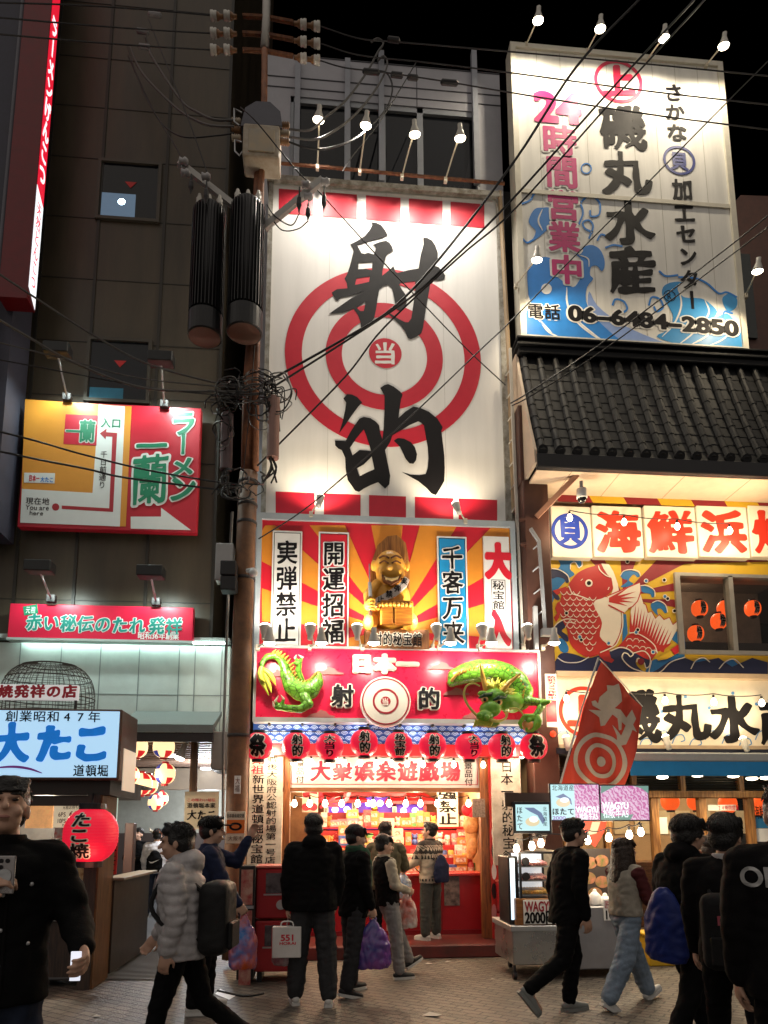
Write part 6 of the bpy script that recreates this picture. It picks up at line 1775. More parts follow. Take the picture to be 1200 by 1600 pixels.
tag(pb, 'orange lit photo board of food left of the price board', 'menu board')
q3 = rect(104, 1340, 132, 1388, 8.0)
pb = MB().box(q3[0], q3[1], 8.0, 8.02, q3[2], q3[3]).build('photo_menu', mat('yellow photo menu', (.6, .5, .25), .4, col2=(.25, .12, .04), scale=12))
tag(pb, 'yellow picture menu sheet beside the wooden corner post', 'menu board')
q3 = rect(85, 1293, 101, 1310, 8.15)
pb = MB().box(q3[0], q3[1], 8.15, 8.16, q3[2], q3[3]).build('paper_notice', mat('white red notice', (.65, .62, .6), .5, col2=(.55, .1, .08), scale=14))
tag(pb, 'small white paper notice with red print under the price board', 'notice')
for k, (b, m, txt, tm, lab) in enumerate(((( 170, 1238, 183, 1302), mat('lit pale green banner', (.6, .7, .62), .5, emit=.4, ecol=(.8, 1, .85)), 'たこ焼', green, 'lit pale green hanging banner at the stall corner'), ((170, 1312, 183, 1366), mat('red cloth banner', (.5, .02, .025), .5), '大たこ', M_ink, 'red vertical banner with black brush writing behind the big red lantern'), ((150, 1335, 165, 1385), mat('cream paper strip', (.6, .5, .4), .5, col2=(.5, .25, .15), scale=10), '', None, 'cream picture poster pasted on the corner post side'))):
	q3 = rect(*b, 8.3)
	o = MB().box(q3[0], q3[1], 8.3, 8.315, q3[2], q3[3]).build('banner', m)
	tag(o, lab, 'banner')
	if txt: letters(txt, (b[0] + 1, b[1] + 3, b[2] - 1, b[3] - 3), 8.3, tm, o, r=.02, brush=.03, vert=True)
sb = empty('octopus_sign', at(90, 1218, YT1 - .1), 'pale blue backlit sign with big blue brush characters over the stall', 'sign')
q = rect(-190, 1106, 188, 1218, YT1 - .1)
MB().box(q[0], q[1], YT1 - .09, YT1 + .55, q[2], q[3], .012).build('case', mat('brown metal case', (.1, .06, .045), .4, .3), sb)
MB().box(q[0] + .025, q[1] - .025, YT1 - .105, YT1 - .09, q[2] + .025, q[3] - .025).build('lit_face', mat('backlit pale blue face', (.55, .72, .85), .4, emit=.62, ecol=(.42, .72, 1), var=.03), sb)
skyb = mat('azure brush lettering', (.003, .17, .62), .4, emit=.5)
YF_ = YT1 - .106
letters('創業昭和47年', (8, 1110, 158, 1129), YF_, M_ink, sb, r=.012, fit='em')
for ch, b in zip('大たこ', ((-12, 1128, 46, 1194), (54, 1130, 114, 1192), (112, 1128, 174, 1194))):
	letters(ch, b, YF_, skyb, sb, r=.07, brush=.05, shear=.08)
letters('道頓堀', (114, 1194, 170, 1214), YF_, M_ink, sb, r=.02, brush=.03)
flat('swoosh', [ribbon(spline([(-10, 1200), (20, 1198), (45, 1201), (66, 1208)], 6), 4, True)], YF_ - .004, mat('violet swoosh', (.3, .06, .4), .4, emit=.1), sb)
xs_ = q[1] + .004
MB().box(xs_, xs_ + .01, YT1 + .02, YT1 + .5, q[2] - .1, q[3] - .4).build('side_face', mat('warm lit side face', (.7, .55, .4), .4, emit=.35, ecol=(1, .8, .6)), sb)
ts = empty('birthplace_sign', at(60, 1092, 7.9), 'small white sign with red brush lettering standing on top of the blue sign', 'sign')
q = rect(-80, 1069, 122, 1093, 7.9)
MB().box(q[0], q[1], 7.9, 7.95, q[2], q[3], .006).build('panel', mat('lit white sign panel', (.75, .72, .72), .4, emit=.3, ecol=(1, .95, .95)), ts)
for i, ch in enumerate('こ焼発祥の店'): letters(ch, (-28 + i * 25, 1069.5, -4 + i * 25, 1091), 7.9, M_red, ts, r=.05, brush=.03, shear=.05)
for px in (-20, 118):
	x = at(px, 1100, 7.92).x
	MB().box(x - .012, x + .012, 7.91, 7.94, q[2] - .18, q[2]).build('leg', M_dsteel, ts)
cg = empty('wire_cage', at(72, 1110, 8.3), 'domed wire mesh cage on top of the stall behind the small sign', 'cage')
c = at(74, 1092, 8.5); rr = pxr(74, 1092, 73, 8.5); hz_ = at(74, 1036, 8.5).z - c.z
mb = MB()
def cage(u, v):
	th = u * math.pi * 2
	k = math.cos(v) ** .6 if v > 0 else 1
	return c + Vector((rr * k * math.cos(th), rr * k * .7 * math.sin(th), hz_ * math.sin(v) if v > 0 else v * .3))
for i in range(44):
	mb.tube([cage(i / 44, -.6 + j * (math.pi / 2 * .93 + .6) / 14) for j in range(15)], .0035, 3, False)
for j in range(15):
	v = -.6 + j * (math.pi / 2 * .93 + .6) / 14
	mb.tube([cage(i / 30, v) for i in range(31)], .0035 if j % 4 else .008, 3, False)
mb.build('wire_mesh', mat('rusty wire', (.09, .08, .07), .5, .5), cg)
lantern(at(142, 1305, 7.35), .262, .56, 'たこ焼', mat('big lantern red paper', (.62, .012, .035), .45, emit=.5, ecol=(.9, .012, .045), var=.1), 'big red lantern with black octopus ball writing before the stall post', None, ribs=18, cap=.46, lr=.03, tw=.72, shift=-.12, name='paper_lantern')
light('lantern_glow', 'POINT', at(142, 1345, 7.1), 3, (1, .3, .2), .15)
wire('lantern_hook', [at(146, 1240, 7.6), at(144, 1262, 7.4), at(142, 1270, 7.35)], .008, M_black, 'black wire hook holding the big red lantern', 'hook')
bs = empty('sign_stand', on_ground(104, 1546), 'black box stand on a wheeled base plate before the stall', 'stand')
g = on_ground(104, 1540)
MB().box(g.x - .14, g.x + .1, g.y - .0, g.y + .3, .1, 1.05, .008).build('box', mat('matt black board', (.012, .012, .013), .5), bs)
MB().box(g.x - .29, g.x + .29, g.y - .1, g.y + .42, .07, .1, .01).build('base_plate', mat('dark grey base plate', (.06, .062, .065), .4, .3), bs)
for sx in (-.23, .23):
	for sy in (-.05, .36): MB().cyl((g.x + sx - .02, g.y + sy, .037), (g.x + sx + .02, g.y + sy, .037), .037).build('wheel', M_black, bs)
MB().box(g.x - .1, g.x + .06, g.y - .004, g.y - .001, .55, .7).build('sticker', mat('pale notice', (.5, .45, .42), .5, col2=(.5, .2, .18), scale=22), bs)
ct_ = empty('carton', on_ground(166, 1508), 'upright brown carton with a yellow lit side standing by the corner post', 'carton')
g = on_ground(164, 1512)
MB().box(g.x - .06, g.x + .1, g.y, g.y + .35, 0, .46, .004).build('box', mat('brown cardboard', (.32, .19, .07), .7, var=.2), ct_)
MB().box(g.x - .02, g.x + .05, g.y - .004, g.y - .001, .2, .3).build('label', M_cream, ct_)
pp = wire('plastic_pipe', [on_ground(-30, 1527, .05), on_ground(98, 1521, .05)], .045, mat('white plastic pipe', (.55, .62, .65), .35), 'white plastic pipe lying on the ground at the stall foot', 'pipe')
def striped(p, r, lab):
	o = lantern(p, r, r * 2.15, '', mat('warm lit lantern paper', (.8, .62, .35), .5, emit=1.05, ecol=(1, .72, .38), var=.1), lab, 'striped lanterns in the alley', ribs=8, black=mat('red lantern cap', (.5, .02, .03), .4), cap=.3)
	me = [c for c in o.children if c.name.startswith('shade')][0].data
	me.materials.append(mat('red lantern band', (.55, .02, .03), .5, emit=.5, ecol=(.9, .03, .03))); me.materials.append(mat('blue lantern band', (.03, .04, .3), .5, emit=.25, ecol=(.1, .12, .6)))
	for pl in me.polygons:
		cc = pl.center
		a = math.degrees(math.atan2(cc.y, cc.x)) % 90
		k = abs(cc.z - r * 1.07) / r
		if 20 < a < 62 and k > .45: pl.material_index = 1 if int(math.degrees(math.atan2(cc.y, cc.x)) // 90) % 2 else 2
	return o
for x, y, Y, r, lab in ((214, 1167, 9.8, 17, 'upper left striped lantern under the alley awning'), (256, 1167, 9.8, 17, 'upper right striped lantern under the alley awning, beside the bare lamp'), (258, 1209, 10.6, 16, 'striped lantern hanging below the upper right one'), (204, 1211, 10.6, 14, 'orange looking striped lantern half behind the lit side sign'), (221, 1225, 11.2, 17, 'front striped lantern of the pair in the middle of the alley'), (232, 1226, 12.0, 15, 'rear striped lantern of the pair in the middle of the alley'), (243, 1254, 13.5, 12, 'low left striped lantern deep in the alley'), (252, 1248, 14.5, 11, 'low right striped lantern deep in the alley')):
	striped(at(x, y, Y), pxr(x, y, r, Y), lab)
for x, y, Y in ((235, 1215, 10.4), (245, 1275, 12.5)): light('lantern_light', 'POINT', at(x, y, Y), 9, (1, .72, .4), .15)
sign_lamp('alley_lamp', at(282, 1180, 9.4), at(292, 1158, 9.6), (-.35, -.1, -1), 'white reflector lamp slanting at the right of the alley lanterns', None, 20, at(240, 1400, 10.5), col=(1, .9, .75), r=.07, bulb=M_bulbw)
hs = empty('honke_sign', at(315, 1292, 9.2), 'cream hanging board with brush writing at the right side of the alley', 'sign')
q = rect(288, 1237, 341, 1296, 9.2)
MB().box(q[0], q[1], 9.2, 9.23, q[2], q[3]).build('panel', mat('cream hanging board', (.62, .54, .38), .5, var=.1), hs)
letters('この味わい秘伝', (292, 1247, 337, 1253), 9.2, M_red, hs, r=.0)
letters('道頓堀本家', (292, 1254, 337, 1263), 9.2, M_ink, hs, r=.015, brush=.02)
letters('大たこ', (292, 1265, 338, 1281), 9.2, M_ink, hs, r=.03, brush=.04, shear=.12)
MB().box(at(300, 1150, 9.5).x, at(310, 1150, 9.5).x, 9.45, 9.55, .0, at(300, 1150, 9.5).z, .004).build('timber_post', mwood, hs)
for (b, m, lab) in (((353, 1268, 383, 1318), mat('cream enamel plate', (.62, .55, .42), .4), 'cream street plate with an orange pictogram on the utility pole foot'),):
	q = rect(*b, 8.4)
	o = empty('street_plate', at(368, 1318, 8.4), lab, 'sign')
	MB().box(q[0], q[1], 8.4, 8.42, q[2], q[3], .004).build('plate', m, o)
	q = rect(354, 1281, 382, 1302, 8.395)
	MB().box(q[0], q[1], 8.392, 8.399, q[2], q[3]).build('orange_field', mat('orange enamel', (.6, .14, .01), .4), o)
	w = rect(357, 1283.5, 379, 1299.5, 8.39)
	flat('pictogram', [circ((w[0] + w[1]) / 2, (w[2] + w[3]) / 2, (w[1] - w[0]) * .46, (w[3] - w[2]) * .4, 24), circ((w[0] + w[1]) / 2, (w[2] + w[3]) / 2, (w[1] - w[0]) * .28, (w[3] - w[2]) * .2, 24)], 8.391, M_ink, o, px=False)
	letters('日本橋長堀交番', (354, 1271, 382, 1278), 8.398, M_ink, o, r=.0)
	letters('大阪市', (356, 1306, 380, 1314), 8.398, br, o, r=.0)
q = rect(370, 1235, 378, 1242, 8.4);
q = rect(366, 1212, 376, 1240, 8.39)
o = MB().box(q[0], q[1], 8.39, 8.4, q[2], q[3]).build('paper_tag', M_white); tag(o, 'small white paper tag on the utility pole above the street plate', 'notice')
letters('大福', (367, 1214, 375, 1238), 8.39, br, o, r=.0, vert=True)
# == capsule toy machines
def gacha(xa, xb, Y, zt_, label, rows=2):
	o = empty('capsule_machine', (at((xa + xb) / 2, 1400, Y).x, Y, 0), label, 'vending machine', 'red capsule toy machines')
	a, b = at(xa, 1440, Y).x, at(xb, 1440, Y).x
	h = (zt_ - .1) / rows
	for k in range(rows):
		z0 = .1 + k * h
		MB().box(a, b, Y, Y + .5, z0 + .01, z0 + h - .015, .012).build('cabinet', mat('red machine plastic', (.34, .015, .02), .3, var=.15), o)
		w = MB().box(a + .1, b - .06, Y - .006, Y + .01, z0 + h * .5, z0 + h - .06, .003).build('window', mat('smoky machine window', (.12, .10, .11), .12, col2=(.03, .025, .03), scale=7), o)
		MB().box(a + .08, b - .04, Y - .01, Y - .004, z0 + h * .46, z0 + h * .49).build('trim', mat('dull chrome', (.4, .38, .38), .3, .8), o)
		MB().cyl(((a + b) / 2, Y - .03, z0 + h * .28), ((a + b) / 2, Y, z0 + h * .28), .05).build('dial', M_steel, o)
	for sx in (a + .05, b - .05):
		MB().box(sx - .025, sx + .025, Y + .05, Y + .4, 0, .11).build('foot', M_black, o)
	MB().box(a - .01, b + .01, Y - .01, Y + .5, zt_ - .01, zt_ + .015, .004).build('top', mat('worn red top', (.5, .1, .08), .4), o)
gacha(399, 478, 7.75, at(430, 1355, 7.75).z, 'stacked red capsule toy machines below the left plank sign')
gacha(790, 808, 9.0, at(800, 1380, 9.0).z, 'slim red capsule toy machine between the counter and the food cart')
rk = empty('display_rack', (at(385, 1450, 7.65).x, 7.65, 0), 'black framed rack of pictures at the left of the red toy machines', 'rack')
a, b = at(371, 1440, 7.65).x, at(397, 1440, 7.65).x
zt_ = at(384, 1353, 7.65).z
MB().box(a, b, 7.68, 8.0, .05, zt_, .006).build('case', mat('black case', (.012, .011, .012), .4), rk)
for k in range(3):
	z1 = zt_ - .04 - k * .42
	w = MB().box(a + .025, b - .025, 7.665, 7.685, z1 - .36, z1).build('picture', mat('pinkish picture', (.45, .28, .22), .3, col2=(.3, .05, .05), scale=9), rk)
	MB().box(a + .01, b - .01, 7.66, 7.69, z1 - .40, z1 - .37).build('frame_bar', M_grey, rk)
wire('rack_cable', spline([tuple(on_ground(340, 1548, .01)), tuple(on_ground(380, 1556, .01)), tuple(on_ground(412, 1552, .01))], 5), .012, M_black, 'black cable lying on the paving before the picture rack')
pf = MB().add([on_ground(336, 1553, .005), on_ground(358, 1562, .005), on_ground(368, 1556, .005), on_ground(344, 1545, .005)], [(0, 1, 2, 3)]).build('paper_sheet', M_white)
tag(pf, 'white paper sheet lying on the paving near the picture rack', 'paper')
# == food cart at the right
YQ = 7.6
stain = mat('brushed stainless steel', (.5, .49, .47), .28, .85, var=.15, scale=3)
fc = empty('food_cart', on_ground(850, 1525), 'stainless steel food cart on castors with a lit glass case of meat skewers', 'cart')
def zz_(px, py, Y=YQ): return at(px, py, Y).z
a, b, b2 = at(801, 1470, YQ).x, at(898, 1470, YQ).x, at(998, 1470, YQ).x
MB().box(a, b, YQ, YQ + .8, zz_(850, 1508), zz_(850, 1447), .012).build('base', stain, fc)
MB().box(a - .02, b + .01, YQ - .02, YQ + .82, zz_(850, 1455), zz_(850, 1446), .006).build('base_rim', M_steel, fc)
MB().box(b + .02, b2, YQ + .05, YQ + .85, zz_(850, 1518), zz_(950, 1417), .012).build('side_unit', mat('grey steel side unit', (.3, .3, .32), .35, .6), fc)
cw = wood_mat('cart counter wood', '#6b3f1a', '#9a6530', vertical=False)
MB().box(at(807, 1425, YQ).x, at(905, 1425, YQ).x, YQ + .01, YQ + .5, zz_(850, 1446), zz_(850, 1404), .006).build('counter', cw, fc)
for px, y in ((806, 0.05), (826, .75), (888, .05), (893, .75), (985, .1)):
	x = at(px, 1520, YQ).x
	MB().box(x - .012, x + .012, YQ + y - .012, YQ + y + .012, .06, zz_(850, 1508) + .01).build('castor_fork', M_dsteel, fc)
	MB().cyl((x - .018, YQ + y, .045), (x + .018, YQ + y, .045), .045).build('castor', M_black, fc)
pc = empty('price_card', at(842, 1444, YQ - .01), 'white price placard reading wagyu 2000 on the wooden cart counter', 'price sign')
q = rect(818, 1406, 868, 1444, YQ - .005)
MB().box(q[0], q[1], YQ - .008, YQ + .004, q[2], q[3]).build('card', M_white, pc)
dkr = mat('dark red print', (.3, .015, .03), .5)
letters('WAGYU', (820, 1408, 866, 1424), YQ - .008, dkr, pc, r=.03, fit='w'); letters('2000円', (820, 1425, 868, 1442), YQ - .008, M_ink, pc, r=.04, fit='w')
pc = empty('price_card', at(953, 1436, YQ + .04), 'white price placard partly hidden behind the long haired woman', 'price sign')
q = rect(943, 1405, 972, 1438, YQ + .04)
MB().box(q[0], q[1], YQ + .032, YQ + .044, q[2], q[3]).build('card', M_white, pc)
letters('匠', (944, 1407, 953, 1420), YQ + .032, dkr, pc, r=.0); letters('1000', (944, 1422, 974, 1436), YQ + .032, M_ink, pc, r=.03, fit='w')
gc = empty('food_case', at(838, 1403, YQ), 'lit glass food case with trays of pink meat on the cart', 'display case')
q = rect(813, 1334, 866, 1403, YQ + .02)
fr = MB()
for x in (q[0], q[1]):
	for y in (YQ + .02, YQ + .42): fr.box(x - .012, x + .012, y - .012, y + .012, q[2], q[3])
fr.box(q[0], q[1], YQ + .01, YQ + .44, q[3], q[3] + .02)
fr.build('frame', M_black, gc)
MB().box(q[0], q[1], YQ + .42, YQ + .43, q[2], q[3]).build('back_panel', mat('lit white case back', (.75, .76, .78), .4, emit=.55, ecol=(.9, .95, 1)), gc)
MB().box(q[0] + .012, q[1] - .012, YQ + .012, YQ + .016, q[2], q[3]).build('glass', MC['clear window glass'], gc)
meat = mat('pink marbled meat', (.55, .14, .13), .35, col2=(.7, .42, .38), scale=26, bump=.3)
for k in range(3):
	z = q[2] + .02 + k * (q[3] - q[2]) / 3.1
	MB().box(q[0] + .02, q[1] - .02, YQ + .06, YQ + .4, z, z + .012).build('tray', M_steel, gc)
	for j in range(9):
		x = q[0] + .05 + j * (q[1] - q[0] - .1) / 8.5
		m = MB(); m.cone((x, YQ + .1, z + .035), .022, (x + .01, YQ + .32, z + .05), .026, 8)
		m.build('skewer_meat', meat if k else mat('golden fried food', (.65, .3, .05), .4, col2=(.75, .5, .15), scale=20), gc, smooth=True)
light('case_light', 'POINT', ((q[0] + q[1]) / 2, YQ + .2, q[3] - .05), 4, (1, .95, .88), .05, parent=gc)
for k in range(2):
	p = Vector((q[0] + .06, YQ - .01, q[3] - .08 - k * .16))
	o = tag(MB().lathe([(.012, 0), (.04, .0), (.045, .02), (.01, .03)], p, 16, 'Y').build('case_knob', M_black), ['upper', 'lower'][k] + ' round black knob clipped on the glass food case', 'knob', 'knobs on the food case')
fg = empty('side_fridge', at(805, 1403, YQ + .1), 'narrow black edged lit fridge at the left end of the cart', 'fridge')
q = rect(795, 1338, 811, 1446, YQ + .1)
MB().box(q[0], q[1], YQ + .1, YQ + .55, q[2], q[3], .01).build('body', M_black, fg)
MB().box(q[0] + .02, q[0] + .07, YQ + .092, YQ + .1, q[2] + .06, q[3] - .02).build('lit_strip', mat('cool lit strip', (.7, .8, .85), .4, emit=1.2, ecol=(.7, .88, 1)), fg)
MP = mat('food poster print', (.55, .2, .12), .45, col2=(.15, .18, .05), scale=11)
po = empty('food_poster', at(935, 1400, 8.3), 'dark food poster with bowls of pink meat behind the walking man', 'poster')
q = rect(905, 1326, 955, 1402, 8.3)
MB().box(q[0], q[1], 8.3, 8.32, q[2], q[3]).build('sheet', mat('dark poster sheet', (.06, .045, .04), .5), po)
for (x, y) in ((922, 1348), (940, 1345), (920, 1372), (941, 1378), (930, 1396)):
	c0 = at(x, y, 8.295)
	flat('bowl_print', [circ(c0.x, c0.z, .085, .07, 22)], 8.296, MP, po, px=False)
light('cart_light', 'POINT', at(950, 1295, 7.9), 14, (1, .82, .55), .08)
cb = bulb_row([807, 831, 845, 918, 951, 983, 1001], 1322, 1296, 7.6, 'bare bright bulb hanging on the string over the food cart', 'bulbs over the food cart', 1.0)
wire('bulb_cable', cb, .006, M_wire, 'black cable carrying the bulbs over the food cart')
for px, py in ((820, 1318), (930, 1300), (990, 1298)): light('bulb_light', 'POINT', at(px, py + 8, 7.45), 7, (1, .82, .55), .05)
for i, (px, py, w, h) in enumerate(((930, 1414, 9, 22), (946, 1415, 11, 16), (912, 1412, 6, 18))):
	p = at(px, py, YQ + .2)
	o = empty('cart_pot', p, ['white round pot on the steel side unit', 'cream jar beside the pot on the steel side unit', 'tall bottle at the end of the wooden counter'][i], 'pot')
	r = pxr(px, py, w, YQ)
	hh = at(px, py - h, YQ + .2).z - p.z
	MB().lathe([(r * .8, 0), (r, .02), (r, hh * .7), (r * .7, hh * .8), (r * .3, hh)], p, 16).build('body', M_white if i < 2 else mat('brown bottle', (.2, .08, .03), .2), o, smooth=True)
	MB().ell(p + Vector((0, 0, hh)), r * .35).build('lid', M_white, o)
yc = empty('yellow_crate', on_ground(1030, 1506), 'yellow plastic crate standing behind the blue bag', 'crate')
g = on_ground(1033, 1510)
MB().box(g.x - .13, g.x + .2, g.y, g.y + .4, 0, .33, .015).build('body', mat('yellow plastic', (.6, .36, .02), .4, emit=0), yc)
MB().box(g.x - .15, g.x + .22, g.y - .02, g.y + .42, .33, .36, .01).build('rim', MC['yellow plastic'], yc)
# == the three screens
def screen(box, Y, label, fr_=.014):
	o = empty('video_screen', at((box[0] + box[2]) / 2, box[3], Y), label, 'screen', 'screens over the food cart')
	q = rect(*box, Y)
	MB().box(q[0] - fr_, q[1] + fr_, Y, Y + .05, q[2] - fr_, q[3] + fr_, .006).build('frame', M_black, o)
	return o, q
pinkm = bpy.data.materials.new('screen marbled meat'); pinkm.use_nodes = True
nt = pinkm.node_tree; pb_ = nt.nodes['Principled BSDF']
tc = nt.nodes.new('ShaderNodeTexCoord'); mp_ = nt.nodes.new('ShaderNodeMapping'); mp_.inputs['Rotation'].default_value = (0, R(35), 0)
vz = nt.nodes.new('ShaderNodeTexWave'); vz.inputs['Scale'].default_value = 7; vz.inputs['Distortion'].default_value = 9; vz.inputs['Detail'].default_value = 4; vz.inputs['Detail Scale'].default_value = 3
rp_ = nt.nodes.new('ShaderNodeValToRGB'); rp_.color_ramp.elements[0].color = (.72, .5, .66, 1); rp_.color_ramp.elements[1].color = (.5, .07, .30, 1); rp_.color_ramp.elements[0].position = .1
nt.links.new(tc.outputs['Object'], mp_.inputs[0]); nt.links.new(mp_.outputs[0], vz.inputs['Vector']); nt.links.new(vz.outputs['Color'], rp_.inputs[0])
nt.links.new(rp_.outputs[0], pb_.inputs['Emission Color']); pb_.inputs['Emission Strength'].default_value = .9; pb_.inputs['Base Color'].default_value = (.05, .05, .05, 1)
scy = mat('screen pale cyan', (.05, .06, .06), .3, emit=.85, ecol=(.55, .85, .88)); sgr = mat('screen leaf green', (.05, .05, .05), .3, emit=.5, ecol=(.25, .5, .42)); swh = mat('screen white letters', (.05, .05, .05), .3, emit=1.1, ecol=(.85, 1, 1)); sin_ = mat('screen dark ink', (.012, .014, .016), .4); sgold = mat('screen scallop', (.05, .05, .05), .3, emit=.8, ecol=(.85, .7, .42)); sblu = mat('screen shell blue', (.05, .05, .05), .3, emit=.5, ecol=(.25, .35, .6))
def spic(o, m, loops, Y, nm='screen_picture'): flat(nm, loops, Y, m, o, ext=.0006)
YZ = 7.72
o, q = screen((806, 1257, 858, 1298), YZ - .2, 'smallest screen with a scallop picture, lower left of the three', .03)
Y_ = YZ - .2
MB().box(q[0], q[1], Y_ - .004, Y_, q[2], q[3]).build('display', scy, o)
spic(o, sblu, [[(819, 1262), (834, 1262), (846, 1270), (852, 1282), (848, 1288), (840, 1274), (828, 1268)]], Y_ - .005)
spic(o, sgold, [circ(832, 1284, 11, 7, 24)], Y_ - .007); spic(o, swh, [circ(834, 1280, 7, 5, 20)], Y_ - .009)
letters('ほたて', (807, 1260, 817, 1297), Y_ - .005, sin_, o, r=.01, brush=.03, vert=True); letters('北海道産', (848, 1260, 855, 1291), Y_ - .005, sin_, o, r=.0, vert=True)
MB().box(q[0] - .1, q[1] + .03, Y_ + .052, Y_ + .12, q[3] - .02, q[3] + .13).build('mount_board', mat('brown mount board', (.09, .05, .03), .5), o)
o, q = screen((861, 1226, 936, 1281), YZ, 'middle screen showing scallop and pink meat')
xm = q[0] + (q[1] - q[0]) * .49
MB().box(q[0], xm, YZ - .004, YZ, q[2], q[3]).build('display', scy, o); MB().box(xm, q[1], YZ - .0045, YZ, q[2], q[3]).build('meat_picture', pinkm, o)
spic(o, sblu, [[(868, 1245), (880, 1240), (892, 1248), (894, 1258), (884, 1250)]], YZ - .006); spic(o, sgold, [circ(880, 1254, 11, 7, 24)], YZ - .007); spic(o, swh, [circ(882, 1250, 7, 4, 20)], YZ - .009)
letters('北海道産', (862, 1226, 897, 1236), YZ - .005, sin_, o, r=.0); letters('ほたて', (862, 1262, 898, 1274), YZ - .006, sin_, o, r=.03, brush=.03)
letters('WAGYU', (900, 1260, 935, 1269), YZ - .006, swh, o, r=.035, fit='w'); letters('松阪牛A5', (905, 1271, 934, 1280), YZ - .006, swh, o, r=.0, fit='w')
letters('2000', (863, 1275, 884, 1281), YZ - .006, mat('screen violet', (.05, .05, .05), .3, emit=.6, ecol=(.5, .3, .8)), o, r=.02, fit='w')
o, q = screen((939, 1228, 1013, 1281), YZ, 'right screen filled with pink marbled meat and white lettering')
MB().box(q[0], q[1], YZ - .004, YZ, q[2], q[3]).build('meat_picture', pinkm, o)
spic(o, sgr, [[(939, 1228), (962, 1228), (950, 1234), (939, 1240)], [(990, 1228), (1013, 1228), (1013, 1240), (1002, 1232)], [(939, 1270), (960, 1276), (990, 1272), (985, 1281), (939, 1281)]], YZ - .0055)
letters('WAGYU', (941, 1253, 982, 1264), YZ - .007, swh, o, r=.035, fit='w'); letters('松阪牛A5', (942, 1266, 982, 1277), YZ - .007, swh, o, r=.0, fit='w')
light('screen_glow', 'POINT', at(935, 1255, 7.3), 5, (.9, .8, 1), .2)
# == red banner flag on its pole
fl = empty('banner_flag', at(877, 1226, 8.2), 'hanging red banner flag with cream shooting character and rings above the screens', 'flag')
Tf = zt(860, 1030, 160)
def wave(me, off):
	for v in me.vertices:
		x, z = v.co.x, v.co.z
		v.co.y += .03 * math.sin(x * 11 + z * 3) + .015 * math.sin(x * 23 - z * 5) - off
def fgrid(loops, m, nm, off):
	me = fill2d([[(at(*Tf(p), 8.2).x, at(*Tf(p), 8.2).z) for p in lp] for lp in loops], .001)
	bm = bmesh.new(); bm.from_mesh(me)
	bmesh.ops.triangulate(bm, faces=bm.faces[:])
	for _ in range(5):
		es = [e for e in bm.edges if e.calc_length() > .05]
		if not es: break
		bmesh.ops.subdivide_edges(bm, edges=es, cuts=1)
		bmesh.ops.triangulate(bm, faces=bm.faces[:])
	bm.to_mesh(me); bm.free()
	me.transform(Matrix.Translation((0, 8.2, 0)) @ XZ)
	wave(me, off)
	put(nm, me, m, fl, smooth=False)
flr = mat('red banner cloth', (.62, .06, .03), .6, var=.12, scale=5); flc = mat('cream banner print', (.55, .45, .34), .6)
fgrid([[(590, 25), (640, 70), (745, 200), (900, 370), (1080, 560), (1060, 680), (1000, 1040), (880, 1470), (100, 1470), (220, 1180), (300, 900), (370, 620), (500, 300), (560, 100)]], flr, 'cloth', 0)
fgrid([[(575, 445),(660, 370),(650, 310),(730, 315),(790, 290),(815, 420),(820, 500),(740, 580),(800, 600),(880, 690),(960, 590),(1000, 700),(960, 770),(1000, 860),(950, 830),(880, 1000),(820, 1015),(780, 990),(770, 900),(720, 770),(820, 900),(870, 780),(820, 740),(820, 830),(790, 840),(770, 700),(720, 650),(650, 770),(600, 780),(580, 680),(450, 590),(600, 600),(500, 540),(490, 490),(530, 480),(560, 520)]], flc, 'lettering', .008)
def ell(cx, cy, rx, ry, rot): return [(cx + rx * math.cos(t) * math.cos(rot) - ry * math.sin(t) * math.sin(rot), cy + rx * math.cos(t) * math.sin(rot) + ry * math.sin(t) * math.cos(rot)) for t in [2 * math.pi * i / 48 for i in range(48)]]
for ro, ri in (((300, 340), (258, 285)), ((185, 215), (140, 165))):
	fgrid([[(x, min(y, 1465)) for x, y in ell(585, 1190, ro[0], ro[1], -.5)], [(x, min(y, 1462)) for x, y in ell(585, 1190, ri[0], ri[1], -.5)]], flc, 'ring', .008)
fgrid([ell(593, 1200, 54, 60, 0)], flc, 'bullseye', .008)
MB().tube([at(935, 1028, 8.15), at(908, 1110, 8.15), at(874, 1230, 8.15)], .012, 8).build('pole', mat('pale flag pole', (.5, .48, .44), .4), fl)
MB().tube([at(937, 1030, 8.15), at(975, 1070, 8.15), at(1004, 1104, 8.15)], .006, 6).build('cord', M_cream, fl)
f2 = empty('banner_flag', at(930, 1322, 8.35), 'pointed lower tip of a red flag hanging below the screens', 'flag')
for L, m, nm, Y in (([[(912, 1283), (948, 1284), (944, 1300), (930, 1324), (920, 1316), (902, 1312)]], flr, 'cloth', 8.35), ([[(925, 1284), (938, 1284), (932, 1302), (914, 1306), (922, 1296)]], flc, 'ring', 8.345)):
	flat(nm, L, Y, m, f2, ext=.002)
